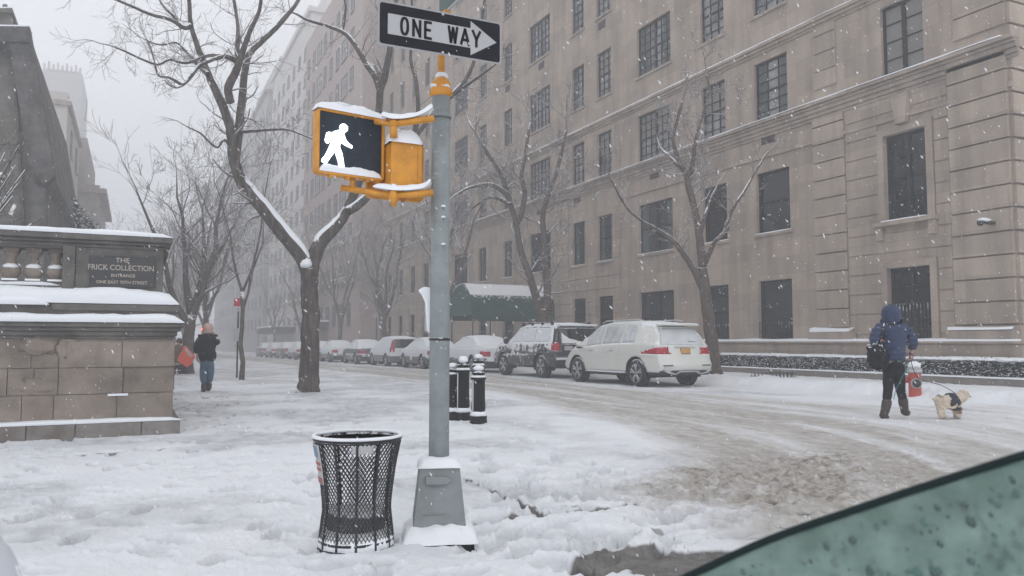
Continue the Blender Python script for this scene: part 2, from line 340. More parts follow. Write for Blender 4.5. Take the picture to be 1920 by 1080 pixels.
def surface(X, Y):
    rng = np.random.RandomState(4)
    z = base_h(X, Y)
    # left edge of the driven lane, right edge of the driven lane
    XL = np.interp(Y, [3.2, 4.4, 5.9, 9.35, 18.3, 60, 120], [3.2, 3.8, 4.9, 6.4, 7.7, 7.9, 8.0])
    XR = np.interp(Y, [4, 8, 11, 13.5, 17, 60, 120], [30, 15, 12.4, 11.9, 11.5, 11.3, 11.2])
    wob = (fbm(X * 0.9, Y * 0.35, 11) - 0.5) * 1.3
    lane = nsm(X, -0.5, 0.7) * 0
    lane = nsm(X - XL + wob, -0.45, 0.55) * (1 - nsm(X - XR - wob, -0.6, 0.7))
    lane = lane * nsm(Y + wob * 0.4, 3.2, 4.0)
    # tyre streaks along the street and across the avenue corner
    bend = np.clip((9.5 - Y) / 6.0, 0, 1)
    uu = X - bend * (9.5 - Y) * -0.55
    st = fbm(uu * 2.4, Y * 0.18, 21, 5, 0.6)
    slush = lane * np.clip(0.70 + (st - 0.5) * 1.7, 0.2, 1)
    slush = slush * (1 - 0.55 * nsm(X, 8.5, 12) * (1 - nsm(Y, 8, 11)))
    rut = np.zeros_like(X)
    for o_ in (.9, 2.45, 3.3): rut = np.maximum(rut, np.exp(-((X - XL - o_ - .15 * (fbm(X * 0, Y * .3, int(o_ * 10)) - .5)) / .15) ** 2))
    rut = rut * lane * np.clip(.3 + fbm(X * 1.5, Y * .4, 27), 0, 1); slush = np.clip(slush + rut * .55, 0, 1)
    # churned brown corner
    q = np.exp(-(((X - 4.75) / 1.0) ** 2 + ((Y - 5.05) / 0.95) ** 2))
    q = np.maximum(q, .75 * np.exp(-(((X - 5.9) / 1.5) ** 2 + ((Y - 5.6) / 1.1) ** 2)))
    churn = np.clip(q * 1.5 * (0.1 + 1.4 * fbm(X * 2.2, Y * 2.2, 5)), 0, 1) * nsm(Y, 3.6, 4.4)
    slush = np.maximum(slush, churn * 0.95)
    # lumps
    fine = fbm(X * 12, Y * 12, 31, 4, 0.6) - 0.5
    mid = fbm(X * 1.6, Y * 1.6, 41, 4) - 0.5
    z = z + mid * 0.038 * (1 - lane * 0.7) + fine * 0.024
    rid = np.abs(fbm(uu * 3.5, Y * 0.5, 51, 4, 0.6) - 0.5)
    z = z - lane * 0.012 + lane * rid * 0.06 - rut * .022
    lump = np.clip(fbm(X * 9, Y * 9, 61, 3, 0.6) - 0.45, 0, 1)
    tramp = np.clip((fbm(X * 0.7, Y * 0.7, 71) - 0.38) * 4, 0, 1) * (1 - lane)
    z = z + lump * (0.045 * churn + 0.10 * q + 0.03 * lane)
    # kicked-up crumbs and footprints
    fp = np.zeros_like(z)
    path = []
    for (a, b, n, sp) in [((0.2, 8.6), (3.6, 5.0), 26, 0.5), ((2.2, 4.8), (4.6, 6.6), 30, 0.45), ((1.6, 20), (1.0, 9.5), 40, 0.6), ((2.6, 26), (2.4, 9.0), 50, 0.8),
                          ((-3, 6.6), (3.5, 7.6), 34, 0.5), ((-0.6, 4.4), (2.4, 4.2), 16, 0.25), ((1.9, 3.9), (3.9, 4.6), 40, 0.28), ((-1.5, 6), (0.6, 5.0), 16, 0.4),
                          ((8, 8.6), (17, 7.6), 40, 0.45), ((2.5, 5.4), (4.4, 7.6), 34, 0.6), ((3.0, 9), (4.0, 15), 26, 0.6), ((16.6, 8), (16.4, 30), 40, 0.5)]:
        for k in range(n):
            t = (k + rng.uniform(-.3, .3)) / n
            path.append((a[0] + (b[0] - a[0]) * t + rng.normal(0, sp), a[1] + (b[1] - a[1]) * t + rng.normal(0, sp), math.atan2(b[1] - a[1], b[0] - a[0]) + rng.normal(0, .35)))
    for k in range(330): path.append((rng.uniform(-3.5, 4.6), rng.uniform(3.9, 12), rng.uniform(0, 6.28)))
    for k in range(260): path.append((rng.uniform(0.6, 4.2), 12 + 24 * rng.rand(), rng.normal(1.57, .5)))
    for k in range(120): path.append((rng.uniform(15.0, 17.4), 8 + 12 * rng.rand(), rng.normal(1.57, .5)))
    for (fx, fy, an) in path:
        sel = (np.abs(X - fx) < 0.5) & (np.abs(Y - fy) < 0.5)
        if not sel.any(): continue
        dx = X[sel] - fx; dy = Y[sel] - fy; a = dx * math.cos(an) + dy * math.sin(an); b = -dx * math.sin(an) + dy * math.cos(an)
        r2 = (a / 0.15) ** 2 + (b / 0.065) ** 2
        r2 = r2 * (1 + .5 * (vnoise(X[sel] * 18, Y[sel] * 18, 7) - .5)); fp[sel] += -0.040 * np.exp(-r2 ** 3) + 0.014 * np.exp(-((r2 - 1.6) ** 2) * 4) * vnoise(X[sel] * 25, Y[sel] * 25, 8)
    z = z + fp * (1 - lane * 0.8)
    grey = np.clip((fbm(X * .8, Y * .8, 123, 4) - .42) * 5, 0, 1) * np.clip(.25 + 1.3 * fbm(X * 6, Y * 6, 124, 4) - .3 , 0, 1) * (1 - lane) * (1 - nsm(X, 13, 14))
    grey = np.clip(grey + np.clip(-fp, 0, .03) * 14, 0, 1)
    crumbs = np.clip(fbm(X * 16, Y * 16, 131, 3, .6) - .60, 0, 1) * (tramp * .6 + churn)
    z = z + crumbs * .09
    z = z + tramp * (np.clip(fbm(X * 8, Y * 8, 81, 4, .6) - 0.48, 0, 1) * 0.05)
    # bare wet slab joints of the pavement, scraped places and the kerb puddle
    wet = np.zeros_like(z)
    def seg(ax, ay, bx, by, w, k, sd):
        dx, dy = bx - ax, by - ay; L2 = dx * dx + dy * dy; t = np.clip(((X - ax) * dx + (Y - ay) * dy) / L2, 0, 1)
        d = np.hypot(X - ax - t * dx, Y - ay - t * dy) + (vnoise(X * 14, Y * 14, sd) - 0.5) * w * 1.2
        return k * (1 - nsm(d, w * 0.5, w * 1.2))
    g1 = gnd(872, 897); g2 = gnd(1020, 962); g3 = gnd(1185, 945); g4 = gnd(735, 897); g5 = gnd(560, 887); g6 = gnd(925, 972)
    for a, b, w, k in ((g1, g2, .032, 1.2), (g4, g1, .030, .9), (g5, g4, .024, .8), (g6, g3, .055, 1.3)):
        wet = np.maximum(wet, seg(a.x, a.y, b.x, b.y, w, k, 91))
    j1 = gnd(0, 862); j2 = gnd(330, 838)
    wet = np.maximum(wet, seg(j1.x, j1.y, j2.x, j2.y, .07, .55, 92))
    j1 = gnd(335, 747); j2 = gnd(420, 744)
    wet = np.maximum(wet, seg(j1.x, j1.y, j2.x, j2.y, .12, .6, 93))
    pc = gnd(1225, 1046)
    for (px, py, rx, ry, k) in ((1225, 1046, .55, .34, 1.0), (1330, 1034, .22, .15, 1.0), (1455, 945, .16, .05, .9), (1110, 948, .22, .05, .7), (1400, 1005, .10, .04, .8),
                                (1480, 985, .16, .05, .9), (1215, 988, .12, .05, .5), (905, 975, .1, .08, .45), (1530, 960, .3, .07, .6)):
        p = gnd(px, py)
        d = np.sqrt(((X - p.x) * _c - (Y - p.y) * _s) ** 2 / rx ** 2 + ((X - p.x) * _s + (Y - p.y) * _c) ** 2 / ry ** 2) + (fbm(X * 5, Y * 5, 97) - 0.5) * 1.1
        wet = np.maximum(wet, k * (1 - nsm(d, .75, 1.1)))
    crack = (1 - nsm(np.abs(fbm(X * 2.2, Y * 5.5, 99, 4) - .5), 0.0, .018)) * np.clip((fbm(X * .6, Y * .6, 98) - .50) * 6, 0, 1) * (1 - lane) * np.where(X < 14, 1, 0)
    near = np.exp(-(((X - 3.3) / 1.7) ** 2 + ((Y - 4.7) / 1.4) ** 2))
    wet = np.maximum(wet, crack * 0.75 * near)
    z = z - wet * 0.045
    # ploughed ridge along the far kerb
    rd = np.exp(-((X - 14.75 + (fbm(X * 0, Y * .5, 15) - .5) * .8) / 0.5) ** 2) * nsm(Y, 7.5, 9.5)
    z = z + rd * (0.10 + 0.22 * np.clip(fbm(X * 1.5, Y * 1.5, 17, 5, .6) - .35, 0, 1) * (1 - nsm(Y, 17, 22) * .5))
    rd2 = np.exp(-((X - XL + 0.55) / 0.4) ** 2) * nsm(Y, 4, 6)
    z = z + rd2 * 0.05 * fbm(X * 3, Y * 2, 19, 4)
    # snow heaped round the basket, the pole foot and the pillar
    for c, r, k in ((CAN, 0.45, 0.02),):
        z = z + k * np.exp(-((X - c.x) ** 2 + (Y - c.y) ** 2) / (r * r))
    return z, np.clip(slush, 0, 1), np.clip(wet, 0, 1), churn, grey

def ground_material():
    m = bpy.data.materials.new('snowy_ground'); m.use_nodes = True; t = m.node_tree; N = t.nodes; L = t.links
    b = N['Principled BSDF']; b.inputs['Specular IOR Level'].default_value = 0.3
    g = N.new('ShaderNodeNewGeometry')
    def attr(n): a = N.new('ShaderNodeAttribute'); a.attribute_name = n; return a.outputs['Fac']
    def noise(sc, det, stretch=None, rg=0.6):
        n = N.new('ShaderNodeTexNoise'); n.inputs['Scale'].default_value = sc; n.inputs['Detail'].default_value = det; n.inputs['Roughness'].default_value = rg
        if stretch:
            mp = N.new('ShaderNodeMapping'); mp.inputs['Scale'].default_value = stretch; L.new(g.outputs['Position'], mp.inputs['Vector']); L.new(mp.outputs[0], n.inputs['Vector'])
        else: L.new(g.outputs['Position'], n.inputs['Vector'])
        return n.outputs['Fac']
    def mix(f, a, c):
        x = N.new('ShaderNodeMix'); x.data_type = 'RGBA'; L.new(f, x.inputs['Factor'])
        for k, q in (('A', a), ('B', c)):
            if isinstance(q, tuple): x.inputs[k].default_value = (*q, 1)
            else: L.new(q, x.inputs[k])
        return x.outputs['Result']
    def ramp(f, p0, p1, a=(0, 0, 0), c=(1, 1, 1)):
        r = N.new('ShaderNodeValToRGB'); r.color_ramp.elements[0].position = p0; r.color_ramp.elements[1].position = p1
        r.color_ramp.elements[0].color = (*a, 1); r.color_ramp.elements[1].color = (*c, 1); L.new(f, r.inputs[0]); return r.outputs[0]
    snowc = ramp(noise(1.1, 5), .3, .7, (0.76, 0.78, 0.81), (0.83, 0.845, 0.87))
    dirt = ramp(noise(5, 7, (1.6, .5, 1)), .30, .72, (0.34, 0.318, 0.29), (0.60, 0.582, 0.555))
    # slush edge broken up with noise
    ad = N.new('ShaderNodeMath'); ad.operation = 'ADD'; L.new(attr('slush'), ad.inputs[0])
    sb = N.new('ShaderNodeMath'); sb.operation = 'MULTIPLY_ADD'; sb.inputs[1].default_value = 0.55; sb.inputs[2].default_value = -0.28
    L.new(noise(7, 8, (1.3, .6, 1), .7), sb.inputs[0]); L.new(sb.outputs[0], ad.inputs[1])
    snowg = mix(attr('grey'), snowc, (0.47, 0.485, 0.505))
    c1 = mix(ramp(ad.outputs[0], .12, .80), snowg, dirt)
    brown = ramp(noise(14, 6), .35, .65, (0.15, 0.125, 0.105), (0.44, 0.395, 0.345))
    cm = N.new('ShaderNodeMath'); cm.operation = 'MULTIPLY'; L.new(attr('churn'), cm.inputs[0]); L.new(ramp(noise(10, 8, None, .7), .40, .58), cm.inputs[1])
    c2 = mix(cm.outputs[0], c1, brown)
    wetc = ramp(noise(9, 6), .3, .7, (0.10, 0.095, 0.09), (0.22, 0.21, 0.20))
    c3 = mix(ramp(attr('wet'), .25, .6), c2, wetc)
    L.new(c3, b.inputs['Base Color'])
    rr = N.new('ShaderNodeMapRange'); L.new(attr('wet'), rr.inputs['Value']); rr.inputs['To Min'].default_value = 0.78; rr.inputs['To Max'].default_value = 0.22
    L.new(rr.outputs[0], b.inputs['Roughness'])
    b1 = N.new('ShaderNodeBump'); b1.inputs['Strength'].default_value = 0.8; b1.inputs['Distance'].default_value = 0.02
    L.new(noise(22, 6, None, .65), b1.inputs['Height']); L.new(b1.outputs[0], b.inputs['Normal'])
    M['snowy_ground'] = m
ground_material()
def build_ground():
    na, nr = 1150, 760
    a0, a1 = -R(48), R(48)
    an = YAW + np.linspace(a0, a1, na)
    rr = 2.3 * np.exp(np.linspace(0, math.log(150 / 2.3), nr))
    A, Rr = np.meshgrid(an, rr)
    X = Rr * np.sin(A); Y = Rr * np.cos(A)
    Z, S, Wt, Ch, Gr = surface(X, Y)
    xc = (X[:-1, :-1] + X[1:, 1:]) / 2; yc = (Y[:-1, :-1] + Y[1:, 1:]) / 2
    curb = np.where(yc < 6.2, 4.8 - np.sqrt(np.clip(2.4 ** 2 - (2.4 - np.clip(6.2 - yc, 0, 2.4) * 0) ** 2, 0, None)) * 0, 4.8)
    inside_left = (xc < 4.8) & (yc > 3.7) & ~((xc > 3.0) & (yc < 5.5) & (np.hypot(xc - 3.0, yc - 5.5) > 1.8))
    right = (xc > 14.5) & (yc > 8.3)
    idx = np.arange(na * nr).reshape(nr, na)
    quads = np.stack([idx[:-1, :-1], idx[:-1, 1:], idx[1:, 1:], idx[1:, :-1]], -1)
    P = np.stack([X, Y, Z], -1).reshape(-1, 3)
    for name, mask, lab in (('pavement', inside_left, None), ('road', ~inside_left & ~right, None), ('pavement', right, None)):
        q = quads[mask][:, ::-1]
        used, inv = np.unique(q, return_inverse=True)
        me = bpy.data.meshes.new(name); me.vertices.add(len(used)); me.vertices.foreach_set('co', P[used].ravel())
        me.loops.add(q.size); me.loops.foreach_set('vertex_index', inv.ravel().astype(np.int32))
        me.polygons.add(len(q)); me.polygons.foreach_set('loop_start', np.arange(0, q.size, 4, dtype=np.int32))
        me.polygons.foreach_set('use_smooth', np.ones(len(q), bool))
        for nm, arr in (('slush', S), ('wet', Wt), ('churn', Ch), ('grey', Gr)):
            at_ = me.attributes.new(nm, 'FLOAT', 'POINT'); at_.data.foreach_set('value', arr.ravel()[used].astype(np.float32))
        me.materials.append(M['snowy_ground']); me.update(calc_edges=True); me.validate()
        o = bpy.data.objects.new(name, me); COL.objects.link(o); tag(o, kind='structure')
build_ground()
g = MB(); g.add([(-180, -80, -2.6), (180, -80, -2.6), (180, 320, -2.6), (-180, 320, -2.6)], [(0, 1, 2, 3)])
g.add([(-170, -75, -.16), (170, -75, -.16), (170, 24, -.16), (-170, 24, -.16), (170, 315, -2.3), (-170, 315, -2.3)], [(0, 1, 2, 3), (3, 2, 4, 5)])
tag(g.build('ground', 'snow'), kind='structure')
# ------------------------------------------------------------------ the big limestone apartment house on the right
FX = 19.0
def sash(mb, g, y0, y1, z0, z1, x, cols, rows, units, mid=True, t=0.03):
    """frame bars of a sash window lying in the plane X = x, facing -X"""
    fw = 0.055
    mb.box((x - .03, y0, z0), (x + .06, y0 + fw, z1)); mb.box((x - .03, y1 - fw, z0), (x + .06, y1, z1))
    mb.box((x - .032, y0 + fw, z0), (x + .058, y1 - fw, z0 + fw + .02)); mb.box((x - .032, y0 + fw, z1 - fw), (x + .058, y1 - fw, z1))
    uw = (y1 - y0) / units
    for u in range(units):
        a = y0 + u * uw; b = a + uw
        if u: mb.box((x - .028, a - .06, z0 + .05), (x + .056, a + .06, z1 - .05))
        zm = (z0 + z1) / 2
        if mid: mb.box((x - .024, a + .05, zm - .03), (x + .05, b - .05, zm + .03))
        for i in range(1, cols):
            y = a + uw * i / cols; mb.box((x - .010, y - .014, z0 + .06), (x + .030, y + .014, z1 - .05))
        for i in range(1, rows):
            z = z0 + (z1 - z0) * i / rows
            if mid and abs(z - zm) < .05: continue
            mb.box((x - .008, a + .05, z - .014), (x + .028, b - .05, z + .014))
    g.box((x + .032, y0 + .02, z0 + .02), (x + .045, y1 - .02, z1 - .02))

COLS = [(13.98, 15.30, 'big'), (18.9, 20.4, 's'), (21.9, 23.2, 's'), (25.05, 27.35, 'w'), (29.4, 30.6, 's'), (31.75, 32.9, 's'), (35.15, 37.5, 'w'),
        (39.7, 40.8, 's'), (43.3, 44.4, 's'), (46.3, 48.7, 'w'), (50.6, 51.7, 's'), (53.6, 54.7, 's'), (56.6, 57.7, 's'), (59.6, 60.7, 's'), (62.6, 63.7, 's')]
FLOORS = [(1.22, 3.22), (4.80, 6.88), (8.64, 10.68), (12.35, 14.45), (16.15, 18.25), (19.95, 22.05), (23.75, 25.85), (27.55, 29.65)]
ZTOP = 33.0; YC = 11.75; YE = 65.4
bld = thing('apartment_building', 'long beige limestone apartment house with dark sash windows filling the right side of the street', 'building', (FX, YC, 0))
OFF = Vector((-FX, -YC, 0))
class OMB(MB):          # builder whose points are given in street coordinates, stored relative to a base point
    def __init__(s, off=OFF): super().__init__(); s.off = off
    def add(s, vs, fs, smooth=None): return super().add([Vector(v) + s.off for v in vs], fs, smooth)
ops = []
for ci, (y0, y1, k) in enumerate(COLS):
    for fi, (z0, z1) in enumerate(FLOORS):
        if k == 'big' and fi == 1: z0 -= .28; z1 += .08
        if k == 'w' and fi == 0 and ci == 9: continue
        if k == 'w' and fi == 0 and ci == 6: continue
        ops.append((y0, y1, z0, z1, ci, fi, k))
def wall_with_holes(mb, x, ya, yb, za, zb, holes, depth=.26):
    ys = sorted({ya, yb, *[h[0] for h in holes], *[h[1] for h in holes]}); 
    for i in range(len(ys) - 1):
        a, b = ys[i], ys[i + 1]
        hs_ = sorted([(h[2], h[3]) for h in holes if h[0] <= a + 1e-6 and h[1] >= b - 1e-6])
        z = za
        for h0, h1 in hs_ + [(zb, zb)]:
            if h0 > z + 1e-6: mb.add([(x, a, z), (x, b, z), (x, b, h0), (x, a, h0)], [(0, 3, 2, 1)], False)
            z = h1
    for h in holes:
        a, b, z0, z1 = h[:4]; q = x + depth
        mb.add([(x, a, z0), (x, b, z0), (x, b, z1), (x, a, z1), (q, a, z0), (q, b, z0), (q, b, z1), (q, a, z1)],
               [(0, 1, 5, 4), (1, 2, 6, 5), (2, 3, 7, 6), (3, 0, 4, 7)], False)
wl = OMB()
door = (35.4, 37.2, 0.2, 2.9)
gholes = list(ops)
wall_with_holes(wl, FX, YC, YE, -.5, ZTOP, gholes + [door])
wl.add([(FX, YC, -.5), (FX + 26, YC, -.5), (FX + 26, YC, ZTOP), (FX, YC, ZTOP)], [(0, 1, 2, 3)], False)
wl.add([(FX, YE, -.5), (FX + 26, YE, -.5), (FX + 26, YE, ZTOP), (FX, YE, ZTOP)], [(3, 2, 1, 0)], False)
wl.add([(FX, YC, ZTOP), (FX + 26, YC, ZTOP), (FX + 26, YE, ZTOP), (FX, YE, ZTOP)], [(0, 1, 2, 3)], False)
wl.box((FX + .5, YC + .5, -.5), (FX + 1.0, YE - .5, ZTOP - .5))
wl.build('wall', 'limestone', bld)
# rusticated courses
def rust(mb, ya, yb, za, zb, holes, c=.565, d=.045, gap=.036, x=FX, mg=.10):
    z = za
    while z < zb - .12:
        z1 = min(z + c - gap, zb)
        segs = [(ya, yb)]
        for h in holes:
            if h[2] - mg < z1 and h[3] + mg > z:
                ns = []
                for a, b in segs:
                    if h[1] + mg <= a or h[0] - mg >= b: ns.append((a, b)); continue
                    if h[0] - mg > a: ns.append((a, h[0] - mg))
                    if h[1] + mg < b: ns.append((h[1] + mg, b))
                segs = ns
        for a, b in segs:
            if b - a > .08: mb.box((x - d, a, z), (x + .01, b, z1))
        z += c
rs = OMB()
h0 = [h[:4] for h in ops]
rust(rs, YC + .0, 13.3, 1.62, 8.35, h0, d=.10)
rust(rs, 13.34, 16.62, 1.42, 8.05, h0, d=.035, mg=.22)
rust(rs, 16.66, 17.85, 1.62, 8.05, h0, d=.08)
rust(rs, YC, 13.1, 8.95, 31, h0, d=.07)
rust(rs, 16.9, 17.75, 9.0, 11.0, h0, d=.05)
rust(rs, 28.75, 34.6, 1.3, 4.3, h0, d=.035)
rust(rs, 33.3, 34.9, 4.3, 8.2, h0, d=.05)
rust(rs, 28.75, 29.2, 4.3, 8.2, h0, d=.035)
rust(rs, 33.3, 34.9, 8.9, 11.0, h0, d=.05)
rust(rs, 48.9, YE - .1, 1.3, 11.0, h0, d=.045)
# side street face of the corner
z = 1.62
while z < 31:
    rs.box((FX - .0, YC - .10, z), (FX + 25, YC + .02, z + .51)); z += .565
rs.build('stone_course', 'limestone_block', bld, bevel=.012, seg=1)
# plinth, ledge, string courses
tr = OMB()
tr.box((FX - .22, YC - .2, -.5), (FX + 25, YE, 1.14))
tr.box((FX - .30, YC - .28, 1.14), (FX + 25, YE, 1.20))
for ya, yb in ((16.45, 18.05), (YC - .22, 13.45)):
    tr.box((FX - .26, ya, 1.20), (FX, yb, 1.48)); tr.box((FX - .20, ya + .06, 1.48), (FX, yb - .06, 1.58))
def course(mb, z, prof, ya, yb):       # prof: list of (projection, dz) from the bottom up
    for (p, a), (_, b) in zip(prof, prof[1:]): mb.box((FX - p, ya, z + a), (FX + .01, yb, z + b))
course(tr, 8.05, [(.05, 0), (.10, .10), (.16, .22), (.22, .34), (.30, .42), (0, .52)], YC - .3, YE)
course(tr, 7.35, [(.06, 0), (.06, .12), (0, .15)], YC - .1, 28.7)
course(tr, 10.95, [(.06, 0), (.13, .08), (.20, .18), (0, .28)], YC - .2, YE)
course(tr, 30.4, [(.2, 0), (.5, .3), (.9, .8), (0, 1.2)], YC - .9, YE)
for h in ops:      # sills
    y0, y1, z0, z1, ci, fi, k = h
    if fi in (0, 2): continue
    if k == 'big' and fi == 1:
        tr.box((FX - .24, y0 - .30, z0 - .12), (FX + .02, y1 + .30, z0 - .0)); 
        for yy in (y0 - .25, y1 + .05): tr.box((FX - .16, yy, z0 - .50), (FX, yy + .2, z0 - .12))
    else: tr.box((FX - .07, y0 - .10, z0 - .10), (FX + .02, y1 + .10, z0))
# architrave and keystone of the tall corner bay
for (y0, y1, z0, z1, ci, fi, k) in ops:
    if k == 'big' and fi in (0, 1):
        for a, b in ((y0 - .20, y0), (y1, y1 + .20)): tr.box((FX - .085, a, z0), (FX + .01, b, z1 + .20))
        tr.box((FX - .083, y0, z1), (FX + .01, y1, z1 + .20))
y0, y1 = COLS[0][:2]; ym = (y0 + y1) / 2
tr.prism([(ym - .16, 7.18), (ym + .16, 7.18), (ym + .26, 8.0), (ym - .26, 8.0)], lambda p, h: (h, p[0], p[1]), FX - .20, FX)
tr.build('stone_trim', 'stone_trim', bld, bevel=.01, seg=1)
sn = OMB()
def ledge(mb, x0, x1, y0, y1, z, t=.05, n=None, seed=0):       # lumpy snow strip along Y
    n = n or max(2, int((y1 - y0) / .5)); vs = []
    for i in range(n + 1):
        y = y0 + (y1 - y0) * i / n; w = mnoise.noise(Vector((y * .9 + seed, z, 0))); tt = t * (1 + .5 * w); xx = x0 + .04 * w
        vs += [(xx, y, z + .002), (xx + .015, y, z + tt * .8), ((xx + x1) / 2, y, z + tt), (x1, y, z + tt * 1.15)]
    mb.add(vs, [(i * 4 + j, i * 4 + j + 1, i * 4 + 5 + j, i * 4 + 4 + j) for i in range(n) for j in range(3)] + [(3, 2, 1, 0), (n * 4, n * 4 + 1, n * 4 + 2, n * 4 + 3)], False)
ledge(sn, FX - .29, FX + .0, YC - .2, 38.6, 1.20, .07)
ledge(sn, FX - .31, FX + .0, YC + .0, YE, 8.57, .05, seed=4)
ledge(sn, FX - .20, FX + .0, YC + .0, YE, 11.23, .05, seed=9)
for ya, yb in ((16.5, 18.0), (YC, 13.4)): ledge(sn, FX - .27, FX, ya, yb, 1.482, .10, 4)
for (y0, y1, z0, z1, ci, fi, k) in ops:
    if fi == 1 or (fi == 2): ledge(sn, FX - (.24 if k == 'big' and fi == 1 else .07), FX + .2, y0 - .02, y1 + .02, z0 + .001, .035, 4, seed=ci)
sn.build('ledge_snow', 'snow', bld)
rng = random.Random(5); nwin = 0
rest = OMB(); restg = OMB()
order = sorted(ops, key=lambda h: (h[5] > 6, h[5]))
for (y0, y1, z0, z1, ci, fi, k) in order:
    p = Vector((FX, (y0 + y1) / 2, z0)) - CAM; dd = p.dot(FW); vy = 540 - FPX * p.dot(UP) / dd
    fr = OMB(); gl = OMB()
    un = 2 if k == 'w' else 1
    if k == 'big': un = 2; cols, rows = 1, 4
    elif fi == 0: cols, rows = 1, 1
    elif fi == 1: cols, rows = (2 if k == 'w' else 1), 4 if rng.random() < .4 else 2
    else: cols, rows = (3, 6) if k != 'w' else (3, 6)
    inview = vy > -150
    a, g2 = (fr, gl) if inview else (rest, restg)
    sash(a, g2, y0, y1, z0, z1, FX + .13, cols, rows, un, mid=(k != 'big'))
    if inview:
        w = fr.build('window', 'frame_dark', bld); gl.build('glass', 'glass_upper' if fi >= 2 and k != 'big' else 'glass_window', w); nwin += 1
        if fi > 0 and rng.random() < .6:
            bl = OMB(); hgt = rng.choice((.2, .35, .5, .5, .92)) * (z1 - z0)
            q3 = rng.random()
            if fi == 1 or q3 < .3:
                for a_, b_ in ((0, .28), (.72, 1)): bl.box((FX + .1585, y0 + .06 + (y1 - y0 - .12) * a_, z0 + .08), (FX + .1612, y0 + .06 + (y1 - y0 - .12) * b_, z1 - .05))
                bl.build('curtain', 'curtain', w)
            else: bl.box((FX + .1585, y0 + .06, z1 - hgt), (FX + .1612, y1 - .06, z1 - .05)); bl.build('blind', 'blind', w)
        if fi == 0 and k != 'w' or (fi == 0 and ci in (1, 2)):
            ir = OMB(); n = int((y1 - y0) / .11)
            for i in range(n + 1):
                y = y0 + .02 + (y1 - y0 - .04) * i / n; ir.tube([(FX - .02, y, z0 + .03), (FX - .02, y, z0 + .62 + (.4 if k == 'big' else 0))], .009, 4)
            for q in (.05, .30, .60) + ((1.0,) if k == 'big' else ()): ir.box((FX - .035, y0, z0 + q), (FX - .012, y1, z0 + q + .018))
            ir.build('window_grille', 'iron', w)
if rest.v:
    w = tag(rest.build('window', 'frame_dark', bld), kind='stuff'); tag(restg.build('window_glass', 'glass_window', bld), kind='stuff')
# ventilation grilles under some windows
for ci, fi, s in ((1, 2, .6), (3, 2, .5), (6, 2, .5), (5, 2, .6), (4, 4, .6), (6, 4, .4), (9, 3, .4), (9, 2, .4), (8, 1, .5), (7, 4, .5)):
    y0, y1, _ = COLS[ci]; z0 = FLOORS[fi][0]; w = min(.62, (y1 - y0)); yc = y0 + (y1 - y0) * s
    v = OMB(); v.box((FX - .015, yc - w / 2, z0 - (.82 if fi == 2 else .62)), (FX + .02, yc + w / 2, z0 - (.50 if fi == 2 else .25)))
    for i in range(5):
        zz = z0 - (.80 if fi == 2 else .60) + i * .062; v.box((FX - .035, yc - w / 2 + .02, zz), (FX - .014, yc + w / 2 - .02, zz + .03))
    v.build('air_vent', 'vent_brown', bld)
# entrance: dark door bay behind the canopy
d_ = OMB(); d_.box((FX + .22, 35.4, .1), (FX + .28, 37.2, 2.9)); 
dd_ = d_.build('door', 'frame_dark', bld)
d_ = OMB()
for a in (35.5, 36.34): d_.box((FX + .20, a, .4), (FX + .222, a + .74, 2.7))
d_.build('glass', 'glass_window', dd_)
# light fitting with snow at the right edge
w_ = OMB(); w_.box((FX - .45, 12.15, 4.05), (FX - .1, 12.25, 4.12)); w_.tube([(FX - .45, 12.2, 4.1), (FX - .62, 12.2, 4.05)], [.05, .08], 8)
wl_ = w_.build('wall_lamp', 'iron', bld); w_ = OMB(); w_.blob((FX - .45, 12.2, 4.14), (.22, .1, .05), amp=.3); w_.build('snow', 'snow', wl_)

# ------------------------------------------------------------------ buildings further down the street (each window its own part)
def simple_window(name='window', w=1.1, h=1.8, m='frame_dark', g='glass_far', axis='x'):
    fr = MB()
    if axis == 'x':
        for a, b in (((-.05, -w / 2, 0), (.03, -w / 2 + .08, h)), ((-.05, w / 2 - .08, 0), (.03, w / 2, h)), ((-.052, -w / 2 + .08, 0), (.03, w / 2 - .08, .08)), ((-.052, -w / 2 + .08, h - .08), (.03, w / 2 - .08, h)),
                     ((-.04, -w / 2 + .08, h / 2 - .04), (.03, w / 2 - .08, h / 2 + .04)), ((-.03, -.03, .08), (.02, .03, h / 2 - .04)), ((-.03, -.03, h / 2 + .04), (.02, .03, h - .08))): fr.box(a, b)
        fr.mi = 1; fr.box((-.015, -w / 2 + .08, .08), (.0, w / 2 - .08, h - .08)); fr.mi = 2
        fr.box((-.16, -w / 2 - .1, -.12), (.0, w / 2 + .1, -.0)); 
    else:
        for a, b in (((-w / 2, -.05, 0), (-w / 2 + .08, .03, h)), ((w / 2 - .08, -.05, 0), (w / 2, .03, h)), ((-w / 2 + .08, -.052, 0), (w / 2 - .08, .03, .08)), ((-w / 2 + .08, -.052, h - .08), (w / 2 - .08, .03, h)),
                     ((-w / 2 + .08, -.04, h / 2 - .04), (w / 2 - .08, .03, h / 2 + .04))): fr.box(a, b)
        fr.mi = 1; fr.box((-w / 2 + .08, -.015, .08), (w / 2 - .08, .0, h - .08)); fr.mi = 2
        fr.box((-w / 2 - .1, -.16, -.12), (w / 2 + .1, .0, 0))
    return fr
